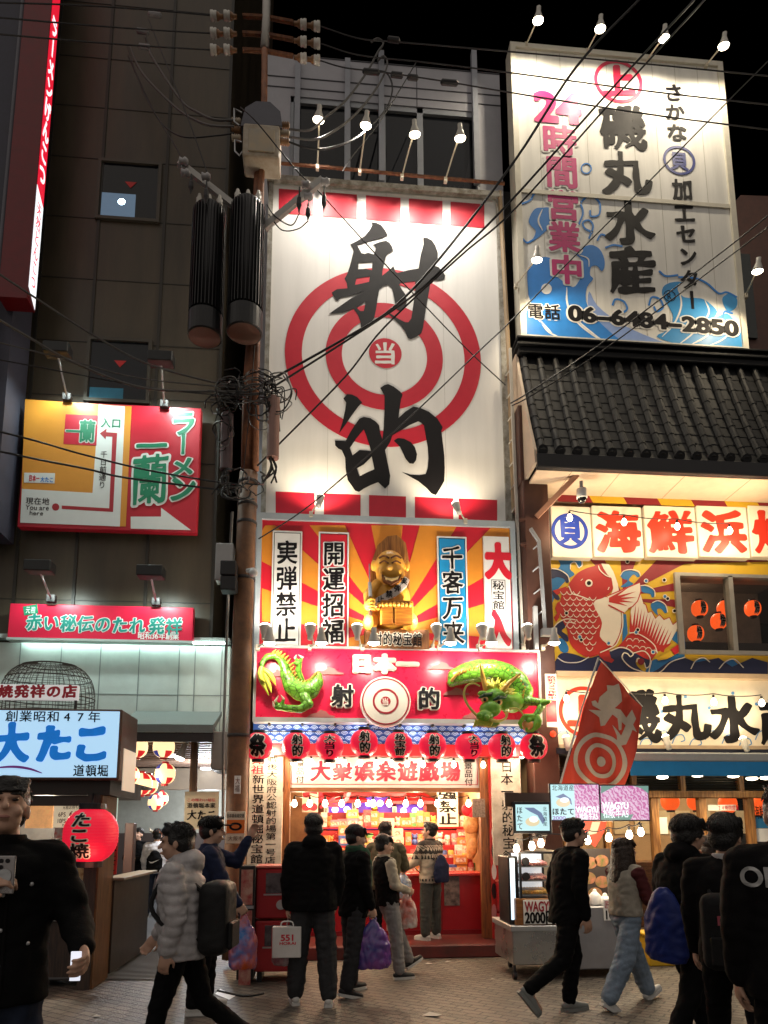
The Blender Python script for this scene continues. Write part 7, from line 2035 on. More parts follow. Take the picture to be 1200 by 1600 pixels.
# == carved figures: sculpted solids fused into one surface
def sculpt(mb, vox=.012, it=4, fac=.6):
	me = mb.mesh()
	return evaluated(me, [('REMESH', dict(mode='VOXEL', voxel_size=vox, adaptivity=0, use_smooth_shade=True)), ('SMOOTH', dict(factor=fac, iterations=it))])
def chain(mb, pts, rs, n=12):
	for (a, b), (r0, r1) in zip(zip(pts, pts[1:]), zip(rs, rs[1:])): mb.cone(a, r0, b, r1, n)
scm = bpy.data.materials.new('green dragon scales'); scm.use_nodes = True
nt = scm.node_tree; pb_ = nt.nodes['Principled BSDF']
tc = nt.nodes.new('ShaderNodeTexCoord'); vo = nt.nodes.new('ShaderNodeTexVoronoi'); vo.feature = 'DISTANCE_TO_EDGE'; vo.inputs['Scale'].default_value = 15
rp_ = nt.nodes.new('ShaderNodeValToRGB'); rp_.color_ramp.elements[0].position = .02; rp_.color_ramp.elements[0].color = (.03, .10, .012, 1); rp_.color_ramp.elements[1].position = .10; rp_.color_ramp.elements[1].color = (.09, .30, .02, 1)
nz = nt.nodes.new('ShaderNodeTexNoise'); nz.inputs['Scale'].default_value = 3
mx = nt.nodes.new('ShaderNodeMixRGB'); mx.inputs[2].default_value = (.16, .36, .03, 1)
nt.links.new(tc.outputs['Object'], vo.inputs['Vector']); nt.links.new(tc.outputs['Object'], nz.inputs['Vector']); nt.links.new(vo.outputs['Distance'], rp_.inputs[0]); nt.links.new(nz.outputs[0], mx.inputs[0]); nt.links.new(rp_.outputs[0], mx.inputs[1])
mx2 = nt.nodes.new('ShaderNodeMixRGB'); mx2.blend_type = 'MULTIPLY'; mx2.inputs[0].default_value = 1
nt.links.new(mx.outputs[0], mx2.inputs[1])
rp2 = nt.nodes.new('ShaderNodeValToRGB'); rp2.color_ramp.elements[0].position = .015; rp2.color_ramp.elements[0].color = (.18, .25, .15, 1); rp2.color_ramp.elements[1].position = .06
nt.links.new(vo.outputs['Distance'], rp2.inputs[0]); nt.links.new(rp2.outputs[0], mx2.inputs[2]); nt.links.new(mx2.outputs[0], pb_.inputs['Base Color'])
bp = nt.nodes.new('ShaderNodeBump'); bp.inputs['Strength'].default_value = .6; bp.inputs['Distance'].default_value = .02
nt.links.new(vo.outputs['Distance'], bp.inputs['Height']); nt.links.new(bp.outputs[0], pb_.inputs['Normal']); pb_.inputs['Roughness'].default_value = .35
gsm = mat('smooth dragon green', (.16, .40, .03), .35, var=.3, col2=(.08, .26, .02), scale=9)
ymane = mat('yellow green mane', (.55, .50, .06), .4, col2=(.35, .42, .04), scale=14)
horn = mat('amber horn', (.60, .36, .07), .35)
ivory = mat('ivory claw', (.7, .62, .45), .3)
dg = empty('dragon_sculpture', at(620, 1070, YD - .1), 'green scaled dragon sculpture coiling across the red fascia, its head at the right', 'sculpture')
Yb = YD - .10
def D(x, y, dy=0.0): return at(x, y, Yb - dy)
def rp_px(r): return r / 1100 * Yb
mb = MB()
tail = [(409, 1046, 3.5), (410, 1035, 4.2), (417, 1026, 5), (428, 1024, 5.8), (438, 1029, 6.8), (445, 1041, 8.5), (449, 1056, 11), (456, 1071, 14), (469, 1080, 16), (484, 1078, 15.5), (494, 1066, 12), (497, 1056, 7)]
chain(mb, [D(x, y, .02) for x, y, r in tail], [rp_px(r) for *_, r in tail], 14)
chain(mb, [D(474, 1088, .08), D(482, 1100, .12), D(470, 1108, .13), D(452, 1107, .13), D(437, 1105, .14)], [rp_px(r) for r in (9.5, 8, 6.5, 6, 5.5)])
chain(mb, [D(470, 1062, .05), D(466, 1048, .1), D(468, 1036, .12)], [rp_px(r) for r in (6, 5, 4.5)])
for a, b in (((437, 1105), (430, 1096)), ((440, 1103), (443, 1092)), ((434, 1107), (428, 1103)), ((468, 1036), (461, 1028)), ((468, 1035), (472, 1027)), ((466, 1038), (459, 1036))):
	chain(mb, [D(*a, .14), D(*b, .18)], [rp_px(4), rp_px(2.2)])
put('hind_body', sculpt(mb, .011), scm, dg)
mb = MB()
for a, b in (((430, 1096), (435, 1087)), ((443, 1092), (439, 1086)), ((461, 1028), (463, 1023)), ((472, 1027), (466, 1023)), ((428, 1103), (426, 1096))): chain(mb, [D(*a, .18), D(*b, .2)], [rp_px(2.2), rp_px(.6)], 8)
mb.build('claw', ivory, dg)
mb = MB()
for i, (pts) in enumerate((((409, 1046), (407, 1058), (412, 1070), (420, 1086)), ((411, 1048), (416, 1060), (421, 1072), (424, 1082)), ((412, 1046), (421, 1053), (427, 1062), (431, 1071)), ((408, 1044), (406, 1052), (408, 1060), (414, 1066)))):
	chain(mb, [D(x, y, .03 + .02 * i) for x, y in pts], [rp_px(r) for r in (3.5, 4.5, 3.6, .6)], 8)
mb.build('tail_tuft', ymane, dg, smooth=True)
mb = MB()
ridge = [(428, 1018), (438, 1020), (448, 1027), (455, 1038), (458, 1050), (462, 1060), (472, 1066), (483, 1064), (490, 1056), (495, 1050)]
for (x0, y0), (x1, y1) in zip(ridge, ridge[1:]):
	for t in (0, .5):
		x, y = x0 + (x1 - x0) * t, y0 + (y1 - y0) * t
		chain(mb, [D(x - 1, y + 2, .06), D(x + 3, y - 3, .12)], [rp_px(3), rp_px(.7)], 8)
mb.build('back_ridge', horn, dg, smooth=True)
mb = MB()
fore = [(706, 1066, 8), (712, 1058, 14), (728, 1052, 17), (748, 1048, 18.5), (770, 1048, 18.5), (790, 1053, 18), (808, 1064, 17), (818, 1080, 16), (815, 1096, 14), (800, 1102, 13)]
chain(mb, [D(x, y, .02 + .005 * i) for i, (x, y, r) in enumerate(fore)], [rp_px(r) for *_, r in fore], 16)
chain(mb, [D(812, 1094, .1), D(832, 1096, .14), D(850, 1098, .16), D(842, 1110, .2), D(836, 1119, .22)], [rp_px(r) for r in (9, 7.5, 6, 5.5, 5)])
put('fore_body', sculpt(mb, .011), scm, dg)
mb = MB()
for pts in (((836, 1119), (820, 1119), (812, 1130), (816, 1138)), ((838, 1120), (838, 1130), (832, 1141), (826, 1143)), ((834, 1121), (826, 1126), (824, 1136), (822, 1142)), ((838, 1118), (843, 1126), (842, 1134), (836, 1140)), ((850, 1098), (856, 1097), (858, 1096))):
	chain(mb, [D(x, y, .22 + .04 * (i > 0)) for i, (x, y) in enumerate(pts)], [rp_px(r) for r in (4.5, 4.2, 3.4, 2)][:len(pts)], 10)
put('fore_claw', sculpt(mb, .009), gsm, dg)
MB().ell(D(825, 1134, .22), rp_px(9.5)).build('pearl', mat('orange pearl', (.55, .26, .08), .25), dg, smooth=True)
mb = MB()
for i in range(26):
	t = i / 25 * (len(fore) - 2); k = int(t); f = t - k
	x = fore[k][0] + (fore[k + 1][0] - fore[k][0]) * f; y = fore[k][1] + (fore[k + 1][1] - fore[k][1]) * f
	chain(mb, [D(x, y - 3, .15), D(x + 3, y - 8, .20)], [rp_px(2.8), rp_px(.6)], 8)
mb.build('back_ridge', horn, dg, smooth=True)
mb = MB()
hd = .30
mb.ell(D(772, 1092, hd), rp_px(19), .15, rp_px(17)); mb.ell(D(766, 1108, hd + .12), rp_px(17), .14, rp_px(13)); mb.ell(D(757, 1119, hd + .2), rp_px(13), .1, rp_px(9)); mb.ell(D(767, 1130, hd + .1), rp_px(14), .12, rp_px(7))
for x, y in ((754, 1084), (783, 1086)): mb.ell(D(x, y, hd + .14), rp_px(8), .05, rp_px(5))
for x, y in ((749, 1118), (761, 1121)): mb.ell(D(x, y, hd + .30), rp_px(4.5), .03, rp_px(4))
chain(mb, [D(790, 1098, hd), D(800, 1100, .2), D(806, 1096, .1)], [rp_px(14), rp_px(15), rp_px(14)])
put('head', sculpt(mb, .010, 3), gsm, dg)
for x, y in ((757, 1093), (779, 1097)):
	MB().ell(D(x, y, hd + .15), rp_px(6), .05, rp_px(5.4)).build('eye', mat('amber dragon eye', (.75, .45, .18), .15), dg, smooth=True)
	MB().ell(D(x + .5, y + .3, hd + .19), rp_px(2.6), .02, rp_px(2.8)).build('pupil', M_ink, dg, smooth=True)
	mb = MB(); chain(mb, [D(x - 8, y - 3, hd + .16), D(x, y - 7, hd + .2), D(x + 9, y - 8, hd + .14), D(x + 14, y - 12, hd + .1)], [rp_px(1.5), rp_px(3), rp_px(3), rp_px(.6)], 8)
	mb.build('brow', mat('dark green brow', (.02, .07, .035), .4), dg, smooth=True)
mb = MB(); chain(mb, [D(760, 1078, hd), D(755, 1060, hd + .02), D(751, 1038, hd + .06)], [rp_px(5), rp_px(3.8), rp_px(1.4)]); mb.build('horn', horn, dg, smooth=True)
mb = MB(); chain(mb, [D(783, 1080, hd), D(796, 1066, hd + .02), D(813, 1053, hd + .06)], [rp_px(5), rp_px(3.8), rp_px(1.4)]); mb.build('horn', horn, dg, smooth=True)
rm_ = random.Random(5)
mb = MB()
for i in range(34):
	a = R(-125 + i * 5.4)
	r0 = rm_.uniform(11, 15); r1 = rm_.uniform(24, 34)
	cx, cy = 775, 1090
	dd = hd - .06 + rm_.uniform(-.05, .1)
	chain(mb, [D(cx + r0 * math.cos(a), cy + r0 * math.sin(a) * .9, dd), D(cx + (r0 + r1) / 2 * math.cos(a + .06), cy + (r0 + r1) / 2 * math.sin(a + .06) * .9, dd + .02), D(cx + r1 * math.cos(a + .16), cy + r1 * math.sin(a + .16) * .95, dd - .04)], [rp_px(3.5), rp_px(3.2), rp_px(.5)], 8)
mb.build('mane', ymane, dg, smooth=True)
for pts in (((750, 1120), (742, 1115), (730, 1100), (725, 1085), (729, 1072), (740, 1068), (750, 1072)), ((764, 1124), (778, 1127), (790, 1122), (793, 1112), (791, 1108)), ((796, 1108), (806, 1107), (814, 1112), (818, 1118))):
	mb = MB(); P3 = spline([tuple(D(x, y, hd + .25 - .0)) for x, y in pts], 4); mb.tube(P3, [rp_px(2.4) * (1 - .6 * i / len(P3)) for i in range(len(P3))], 8)
	mb.build('whisker', mat('yellow whisker', (.58, .52, .12), .35), dg, smooth=True)
mb = MB()
for i in range(9):
	x = 742 + i * 3.2
	chain(mb, [D(x + 2, 1126, hd + .22), D(x - 1, 1133, hd + .24), D(x - 3 + rm_.uniform(-1, 1), 1137, hd + .2)], [rp_px(2), rp_px(1.6), rp_px(.4)], 6)
mb.build('beard', ymane, dg, smooth=True)
mb = MB()
for i in range(5): chain(mb, [D(758 + i * 5, 1124 + i * .5, hd + .2), D(758.5 + i * 5, 1129, hd + .2)], [rp_px(1.6), rp_px(.4)], 6)
mb.build('teeth', ivory, dg)
gd = mat('golden carved wood', (.75, .38, .05), .32, col2=(.62, .27, .03), scale=5, bump=.1)
gdw = wood_mat('golden plank wood', '#a85f10', '#d08a22', vertical=False)
Yc_ = YG - .22
cf = empty('carved_figure', at(612, 985, Yc_), 'golden carved seated laughing man before a brown wooden back slab, toy rifle in hand', 'statue')
def Q(x, y, d=0.0): return at(x, y, Yc_ - d)
def qx(r): return r / 1100 * Yc_
sl = [(578, 975), (580, 880), (590, 852), (605, 838), (620, 836), (634, 848), (640, 880), (642, 975)]
MB().prism([Q(x, y, -.06) for x, y in sl], (0, .12, 0)).build('back_slab', wood_mat('back slab wood', '#7a4a1c', '#b87a38'), cf)
mb = MB()
mb.ell(Q(609, 886, .08), qx(25), .17, qx(28)); mb.ell(Q(610, 897, .12), qx(24), .16, qx(20))
mb.ell(Q(611, 935, .0), qx(32), .2, qx(34)); mb.ell(Q(611, 958, .02), qx(37), .2, qx(28))
for s_, x in ((-1, 584), (1, 636)): mb.ell(Q(x, 884, .04), qx(5), .05, qx(10)); mb.ell(Q(x + s_ * 5, 972, .12), qx(12), .16, qx(15));
mb.ell(Q(609, 888, .26), qx(5), .05, qx(4));
for x in (600, 620): mb.ell(Q(x, 893, .22), qx(8), .05, qx(6))
chain(mb, [Q(590, 915, .06), Q(577, 930, .12), Q(577, 945, .2)], [qx(11), qx(10), qx(8)]); mb.ell(Q(577, 945, .24), qx(9), .09, qx(10))
for k in range(4): mb.ell(Q(581, 937 + k * 5, .31), qx(7), .035, qx(2.6))
put('body', sculpt(mb, .011, 3), gd, cf)
dk = mat('carved shadow line', (.12, .04, .01), .5)
for x in (600, 619): MB().tube(spline([tuple(Q(x - 7, 880, .25)), tuple(Q(x, 876.5, .275)), tuple(Q(x + 7, 880, .25))], 4), qx(1.3), 6).build('eye', dk, cf)
for x in (600, 619): MB().tube(spline([tuple(Q(x - 8, 872, .24)), tuple(Q(x, 868.5, .262)), tuple(Q(x + 8, 872, .24))], 4), qx(1.6), 6).build('brow', dk, cf)
MB().prism([Q(x, y, .29) for x, y in ((597, 897), (604, 901), (612, 902.5), (620, 901), (627, 897), (624, 907), (612, 913), (600, 907))], (0, .08, 0)).build('mouth', dk, cf)
MB().prism([Q(x, y, .296) for x, y in ((600, 899.5), (606, 902.5), (612, 903.5), (618, 902.5), (624, 899.5), (621.5, 904.5), (612, 907.5), (602.5, 904.5))], (0, .08, 0)).build('teeth', mat('pale carved wood teeth', (.68, .48, .2), .35), cf)
sash = [(586, 948), (600, 940), (620, 930), (636, 915), (640, 906), (632, 900), (624, 912), (606, 924), (588, 934), (582, 942)]
MB().prism([Q(x, y, .24) for x, y in sash], (0, .05, 0)).build('sash', mat('white satin sash', (.66, .58, .52), .45), cf)
for ch, (x, y) in zip('実弾禁止', ((631, 908), (621, 919), (608, 928), (595, 936))): letters(ch, (x - 6, y - 6, x + 6, y + 6), Yc_ - .245, M_ink, cf, r=.02)
MB().box(Q(592, 968).x, Q(612, 968).x - .006, Yc_ - .30, Yc_ - .2, Q(600, 984).z, Q(600, 948).z, .02).build('foot_board', gdw, cf)
MB().box(Q(612, 968).x + .006, Q(636, 968).x + .05, Yc_ - .30, Yc_ - .2, Q(600, 984).z, Q(600, 948).z, .02).build('foot_board', gdw, cf)
for k in range(9):
	MB().ell(Q(592 + k * 6, 945 + abs(k - 4) * .3, .27), qx(3.6), .06, qx(4.6)).build('toe', gd, cf, smooth=True)
rf = empty('toy_rifle', Q(579, 962, .3), 'toy rifle with grey receiver held upright by the carved figure', 'toy gun')
MB().tube([Q(578.5, 962, .31), Q(578.5, 952, .31)], qx(3), 8).build('stock', wood_mat('stock wood', '#3a2010', '#5a3418'), rf)
MB().tube([Q(579, 932, .3), Q(577.5, 910, .28)], qx(2.8), 8).build('receiver', M_steel, rf); MB().tube([Q(577.5, 910, .28), Q(577, 881, .26)], qx(.9), 8).build('barrel', M_grey, rf)
# == people
skin = mat('skin', (.50, .30, .215), .5, var=.12, scale=14)
skind = mat('lip skin', (.34, .15, .12), .5)
eyem = mat('dark eye', (.015, .01, .01), .15)
hairm = mat('black hair', (.008, .007, .007), .42, var=.5, scale=60, bump=.5, bscale=90)
hairb = mat('dark brown hair', (.028, .014, .009), .42, var=.5, scale=60, bump=.5, bscale=90)
def cloth(n, c, **k): return mat('cloth ' + n, c, k.pop('rough', .8), var=k.pop('var', .25), scale=k.pop('scale', 12), bump=k.pop('bump', .2), bscale=k.pop('bscale', 160), spec=k.pop('spec', .2), **k)
def loft(mb, secs, n=20):
	"""closed solid through ellipse sections (centre, rx, ry)"""
	vs = [Vector(c) + Vector((rx * math.cos(2 * math.pi * k / n), ry * math.sin(2 * math.pi * k / n), 0)) for c, rx, ry in secs for k in range(n)]
	m = len(secs)
	mb.add(vs, [(i * n + k, i * n + (k + 1) % n, (i + 1) * n + (k + 1) % n, (i + 1) * n + k) for i in range(m - 1) for k in range(n)] + [tuple(range(n - 1, -1, -1)), tuple((m - 1) * n + k for k in range(n))])
def wrinkle(me, amp, sc=(9, 9, 16), puff=0.0, seed=0.0, pf=46.0):
	me.update()
	no = [v.normal.copy() for v in me.vertices]
	for v, n in zip(me.vertices, no):
		p = v.co
		d = amp * (abs(mnoise.noise((p.x * sc[0] + seed + p.z * 3, p.y * sc[1], p.z * sc[2] - p.x * 5))) * 1.7 +   .35 * mnoise.noise((p.x * 26 + seed, p.y * 26, p.z * 20)) - .5)
		if puff: d += puff * (abs(math.sin(p.z * pf + 1.5 * mnoise.noise((p.x * 7, p.y * 7, seed)))) ** .5 - .6) * (.6 + .8 * abs(mnoise.noise((p.x * 8, p.y * 8, p.z * 8 + seed))))
		v.co = p + n * d
def person(label, loc, rz, H, arms, legs, lean=0, head=(0, 0), hair='short', hairmat=None, top=None, pants=None, shoes=None, hem=.84, puff=0, hood=False, wide=1.0, bulk=1.0, collar=None, grip=(.35, .35), sleeves=None, cuff=1.0, cap=None, vox=.0075, tuck=False, group=None):
	"""arms / legs: left, right tuples of angles; returns the root and the two hand points in world space"""
	k = H / 1.73
	hm = hairmat or hairm
	root = empty('person', loc, label, 'person', group, rz)
	V = lambda *a: Vector(a)
	la = R(lean)
	def limb(a, b, s): return V(s * math.sin(R(b)), math.sin(R(a)) * math.cos(R(b)), -math.cos(R(a)) * math.cos(R(b)))
	L_ = []
	for s, (a, kn, ab) in zip((-1, 1), legs):
		L_.append((s, limb(a, ab, s) * .43, limb(a - kn, ab * .6, s) * .41, a - kn))
	drop = max(-(t + c).z for _, t, c, _ in L_)
	hz = drop + .085
	hip = V(0, 0, hz)
	def sp(z): return V(0, math.sin(la) * z, hz + math.cos(la) * z)
	neck = sp(.545); hc = neck + V(0, .02 + math.sin(la) * .1, .125)
	HM = Matrix.Rotation(R(head[0]), 3, 'Z') @ Matrix.Rotation(R(-head[1]), 3, 'X')
	hp = lambda x, y, z: (neck + V(0, .01, .05)) + HM @ (V(x, y, z) + hc - neck - V(0, .01, .05))
	b = MB()
	E_ = lambda x, y, z, rx, ry, rz: b.ell(hp(x, y, z), rx, ry, rz, 18, 12, HM)
	E_(0, -.012, .025, .078, .098, .095); E_(0, .03, -.04, .062, .065, .078); E_(0, .052, -.085, .036, .036, .03); E_(0, .085, .03, .055, .014, .012)
	E_(0, .058, -.02, .058, .04, .03); b.cone(hp(0, .096, .012), .009, hp(0, .118, -.024), .0155, 8); E_(0, .1, -.062, .026, .012, .006); E_(0, .098, -.071, .022, .012, .006)
	for s in (-1, 1):
		E_(s * .08, -.008, -.012, .011, .02, .032); E_(s * .04, .07, -.035, .024, .025, .02)
	b.cone(neck - V(0, .0, .07), .062, hp(0, -.015, -.06), .054)
	loft(b, [(sp(.0 - .06), .13, .09), (sp(.05), .155, .105), (sp(.15), .14, .10), (sp(.3), .155, .11), (sp(.42), .17, .11), (sp(.5), .12, .08), (sp(.54), .06, .055)])
	hands = []; AR = []
	for s, (a, ab, e, inw), g in zip((-1, 1), arms, grip):
		sh = sp(.475) + V(s * .185, 0, 0)
		el = sh + limb(a + lean, ab, s) * .285
		d2 = V(-s * math.sin(R(inw)), math.sin(R(a + e + lean)) * math.cos(R(inw)), -math.cos(R(a + e + lean)) * math.cos(R(inw)))
		wr = el + d2 * .25
		AR.append((s, sh, el, wr))
		b.cone(sh, .052, el, .042); b.cone(el, .042, wr, .028)
		pn = V(-s, 0, 0) - d2 * d2.dot(V(-s, 0, 0))
		if pn.length < .3: pn = V(0, 0, -1) - d2 * d2.dot(V(0, 0, -1))
		pn.normalize(); sd = d2.cross(pn) * s
		pc_ = wr + d2 * .05
		q = Matrix((sd, pn, d2)).transposed()
		b.ell(pc_, .042, .019, .052, 14, 10, q)
		for f, (o, ln) in enumerate(((-.031, .066), (-.0105, .078), (.0105, .074), (.030, .058))):
			p0 = wr + d2 * .088 - sd * o * -1; ang = 0; pts = [p0 - d2 * .02, p0]
			for seg in (.44, .32, .26):
				ang += g * R(78); pts.append(pts[-1] + (d2 * math.cos(ang) + pn * math.sin(ang)) * ln * seg * 1.12)
			for (u, v), r0 in zip(zip(pts, pts[1:]), (.0095, .009, .0082, .0075)): b.cone(u, r0, v, r0 * .94, 8)
		th = wr + d2 * .03 - sd * .034 * (1)
		t1 = th + (d2 * .7 - sd * .75 + pn * .35).normalized() * .036; t2 = t1 + (d2 * .9 + pn * (.3 + g * .6)).normalized() * .032
		b.cone(th, .014, t1, .0105, 8); b.cone(t1, .0105, t2, .0085, 8)
		hands.append(wr + d2 * (.085 if g > .6 else .1) + pn * .022)
	FT = []
	for s, th, sh_, ang in L_:
		h0 = hip + V(s * .09, 0, 0); kn = h0 + th; an = kn + sh_
		b.cone(h0, .085, kn, .055); b.cone(kn, .055, an, .04)
		FT.append((s, h0, kn, an, ang))
		fd = V(s * .12, math.cos(R(ang)), math.sin(R(ang)) if abs(ang) > 12 else 0)
		b.cone(an - V(0, 0, .03), .035, an + fd * .12 - V(0, 0, .045), .028)
	sc = Matrix.Scale(k, 4)
	def fin(mb, nm, m, par, v=vox, it=3, wr=0, pf=0, seed=0, fac=.55):
		me = sculpt(mb, v, it, fac)
		if wr or pf: wrinkle(me, wr, puff=pf, seed=seed)
		me.transform(sc)
		return put(nm, me, m, par, local=True, smooth=True)
	body = fin(b, 'body', skin, root, vox, 2)
	ey = MB()
	for s in (-1, 1): ey.ell(hp(s * .033, .0905, .012), .014, .008, .0055, 10, 6, HM)
	ey_me = ey.mesh(); ey_me.transform(sc); put('eyes', ey_me, eyem, root, local=True)
	br_ = MB()
	for s in (-1, 1): br_.ell(hp(s * .034, .0965, .036), .022, .008, .0045, 10, 6, HM)
	me = br_.mesh(); me.transform(sc); put('eyebrows', me, hm, root, local=True)
	lp = MB(); lp.ell(hp(0, .109, -.065), .022, .006, .0075, 12, 8, HM); me = lp.mesh(); me.transform(sc); put('lips', me, skind, root, local=True, smooth=True)
	h = MB(); HE = lambda x, y, z, rx, ry, rz: h.ell(hp(x, y, z), rx, ry, rz, 18, 12, HM)
	rn = random.Random(int(H * 1e4) + len(label))
	HE(0, -.024, .045, .087, .104, .092); HE(0, -.045, 0, .082, .078, .085); HE(0, .03, .085, .074, .072, .05)
	if hair in ('fringe', 'long', 'mop'):
		for i in range(9):
			x = (i - 4) * .017; h.cone(hp(x, .055, .105), .02, hp(x * 1.05 + rn.uniform(-.006, .006), .095, .045 + rn.uniform(-.008, .012)), .009, 8)
	if hair == 'fringe': HE(0, -.022, .07, .09, .108, .085)
	if hair == 'mop':
		HE(0, -.03, .06, .098, .115, .09); HE(0, -.06, -.01, .09, .07, .085)
		for s in (-1, 1): HE(s * .07, 0, .015, .025, .06, .05)
	if hair == 'short':
		for s in (-1, 1): HE(s * .075, .0, .022, .012, .045, .045)
		for i in range(26):
			a, c = rn.uniform(0, 6.28), rn.uniform(.2, .9); p = (math.cos(a) * .07 * c, math.sin(a) * .08 * c, .10 + .03 * (1 - c)); h.cone(hp(p[0], p[1] - .01, p[2]), .016, hp(p[0] * 1.2 + rn.uniform(-.02, .02), p[1] * 1.2 + .02, p[2] + .028), .006, 7)
	if hair == 'long':
		for i in range(15):
			a = R(150 + i * 240 / 14); x, y = math.cos(a) * .082, math.sin(a) * .09 - .02
			x2 = x * 1.35 + rn.uniform(-.01, .01)
			chain(h, [hp(x, y, .03), hp(x * 1.15, y * 1.1 - .01, -.12), hp(x2, y * 1.15 - .035, -.27), hp(x2 * .95, y * 1.1 - .04, -.40 + rn.uniform(-.03, .03))], [.035, .04, .036, .012], 9)
	ho = fin(h, 'hair', hm, root, max(vox, .007), 2, .006, 0, H, .5)
	st = MB()
	for i in range(420):
		ph_ = rn.uniform(0, 6.283); fr_ = math.sin(ph_)
		end = 1.15 if fr_ > .3 and hair in ('fringe', 'mop', 'long') else .95 if fr_ > .3 else 1.75 if fr_ < -.2 else 1.45
		t0 = rn.uniform(.05, end * .75); t1 = t0 + rn.uniform(.3, .7); t1 = min(t1, end + rn.uniform(-.12, .12)); g_ = 1.035 if hair != 'mop' else 1.13
		pts = []
		for j in range(4):
			th = t0 + (t1 - t0) * j / 3; aa = ph_ + rn.uniform(-.05, .05); u = g_ + .09 * j / 3 * rn.random() + (.05 * rn.random() if j == 3 and hair == 'short' else 0)
			pts.append(hp(.087 * u * math.sin(th) * math.cos(aa), -.024 + .105 * u * math.sin(th) * math.sin(aa), .045 + .094 * u * math.cos(th)))
		st.tube(pts, [.0045, .004, .003, .0006], 4)
	me = st.mesh(); me.transform(sc); put('strands', me, hm, ho, local=True, smooth=True)
	if cap:
		c = MB(); c.ell(hp(0, -.012, .06), .094, .112, .085, 20, 12, HM); fin(c, 'cap_crown', cap, root, .008, 2)
		br2 = MB(); bx_ = hp(0, .12, .062); br2.ell(bx_, .07, .075, .008, 18, 8, HM); me = br2.mesh(); me.transform(sc); put('cap_brim', me, cap, root, local=True, smooth=True)
	j = MB(); B_ = bulk
	hemz = (hem - .905)
	loft(j, [(sp(hemz), .185 * B_, .135 * B_), (sp(hemz + .06), .19 * B_, .14 * B_), (sp(.1), .178 * B_, .135 * B_), (sp(.28), .19 * B_, .14 * B_), (sp(.40), .20 * B_, .14 * B_), (sp(.48), .17 * B_, .115 * B_), (sp(.525), .095, .085), (sp(.56), .072, .07)], 28)
	mm = MB() if sleeves else j
	for s, sh, el, wr in AR:
		e1 = el + (wr - el) * .93
		mm.cone(sh + (el - sh) * .06, .074 * B_, sh + (el - sh) * .5, .068 * B_); j.cone(neck - V(0, 0, .05), .06, sh, .062 * B_); mm.cone(sh + (el - sh) * .5, .07 * B_, el, .064 * B_ * cuff); mm.cone(el, .064 * B_ * cuff, e1, .046 * B_ * cuff)
	if collar != 'none':
		j.lathe([(.062, 0), (.078, .0), (.08, .06), (.07, .062), (.06, .05)], neck - V(0, -.005, .045), 20)
	if hood:
		j.ell(neck + V(0, -.085, .0), .115, .085, .08); j.ell(neck + V(0, -.03, .01), .105, .09, .055)
	top_o = fin(j, 'jacket' if not tuck else 'shirt', top, root, .012, 3, .009, puff, H * 3)
	if sleeves: fin(mm, 'sleeves', sleeves, root, .012, 3, .011, puff, H * 5)
	if isinstance(collar, bpy.types.Material):
		c = MB(); c.lathe([(.062, 0), (.082, 0), (.086, .055), (.072, .058), (.06, .05)], neck - V(0, -.005, .035), 20); fin(c, 'collar', collar, root, .008, 2)
	t = MB()
	loft(t, [(sp(-.09), .14, .10), (sp(-.03), .165, .118), (sp(.06), .155, .112), (sp(.1), .15, .105)], 24)
	for s, h0, kn, an, ang in FT:
		t.cone(h0, .098, h0.lerp(kn, .5), .088 * (1 + (wide - 1) * .5)); t.cone(h0.lerp(kn, .5), .088 * (1 + (wide - 1) * .5), kn, .07 * wide); t.cone(kn, .07 * wide, an + V(0, 0, .03), .058 * wide)
	fin(t, 'trousers', pants, root, .011, 3, .009, 0, H * 7)
	for s, h0, kn, an, ang in FT:
		fd = V(s * .12, math.cos(R(ang)), math.sin(R(ang)) if abs(ang) > 12 else 0).normalized(); up_ = V(1, 0, 0).cross(fd); up_ = up_ if up_.z > 0 else -up_
		bt = an - up_ * .065
		f = MB(); f.cone(bt - fd * .045 + up_ * .03, .036, bt + fd * .07 + up_ * .03, .04); f.cone(bt + fd * .07 + up_ * .026, .04, bt + fd * .17 + up_ * .014, .031); f.cone(an, .045, bt + up_ * .035, .042)
		so = fin(f, 'shoe', shoes[0], root, .008, 2)
		g = MB(); q = Matrix((fd.cross(up_), fd, up_)).transposed()
		pts = [(-.036, -.07), (.036, -.07), (.044, .05), (.04, .15), (.02, .195), (-.02, .195), (-.04, .15), (-.042, .05)]
		g.prism([bt + q @ V(x, y, -.022) for x, y in pts], up_ * .03)
		me = g.mesh(); me.transform(sc); put('sole', me, shoes[1], so, local=True)
	M = Matrix.Translation(Vector(loc)) @ Matrix.Rotation(rz, 4, 'Z')
	pt = lambda v: M @ (Vector(v) * k)
	return dict(root=root, hands=[pt(h_) for h_ in hands], back=pt(sp(.3) + V(0, -.15, 0)), pt=pt, sp=sp, neck=neck, k=k, rz=rz, hp=hp, top=top_o)
K = cloth('black', (.0045, .0045, .005), spec=.1); KB = cloth('black wool', (.006, .0055, .006), spec=.1); CH = cloth('charcoal', (.03, .03, .033)); NV = cloth('navy', (.012, .018, .05)); GR = cloth('silver grey puffer', (.44, .42, .43), rough=.5); DEN = cloth('pale denim', (.20, .26, .34), var=.45, scale=5); DND = cloth('dark denim', (.018, .026, .05), var=.4); GY = cloth('light grey', (.25, .24, .24)); CRM = cloth('cream', (.48, .42, .33)); OLV = cloth('olive', (.10, .09, .055)); KHK = cloth('khaki beige', (.34, .31, .26)); MRN = cloth('maroon', (.085, .018, .02)); WHT = cloth('white', (.55, .54, .55)); DG = cloth('dark grey green', (.06, .065, .06))
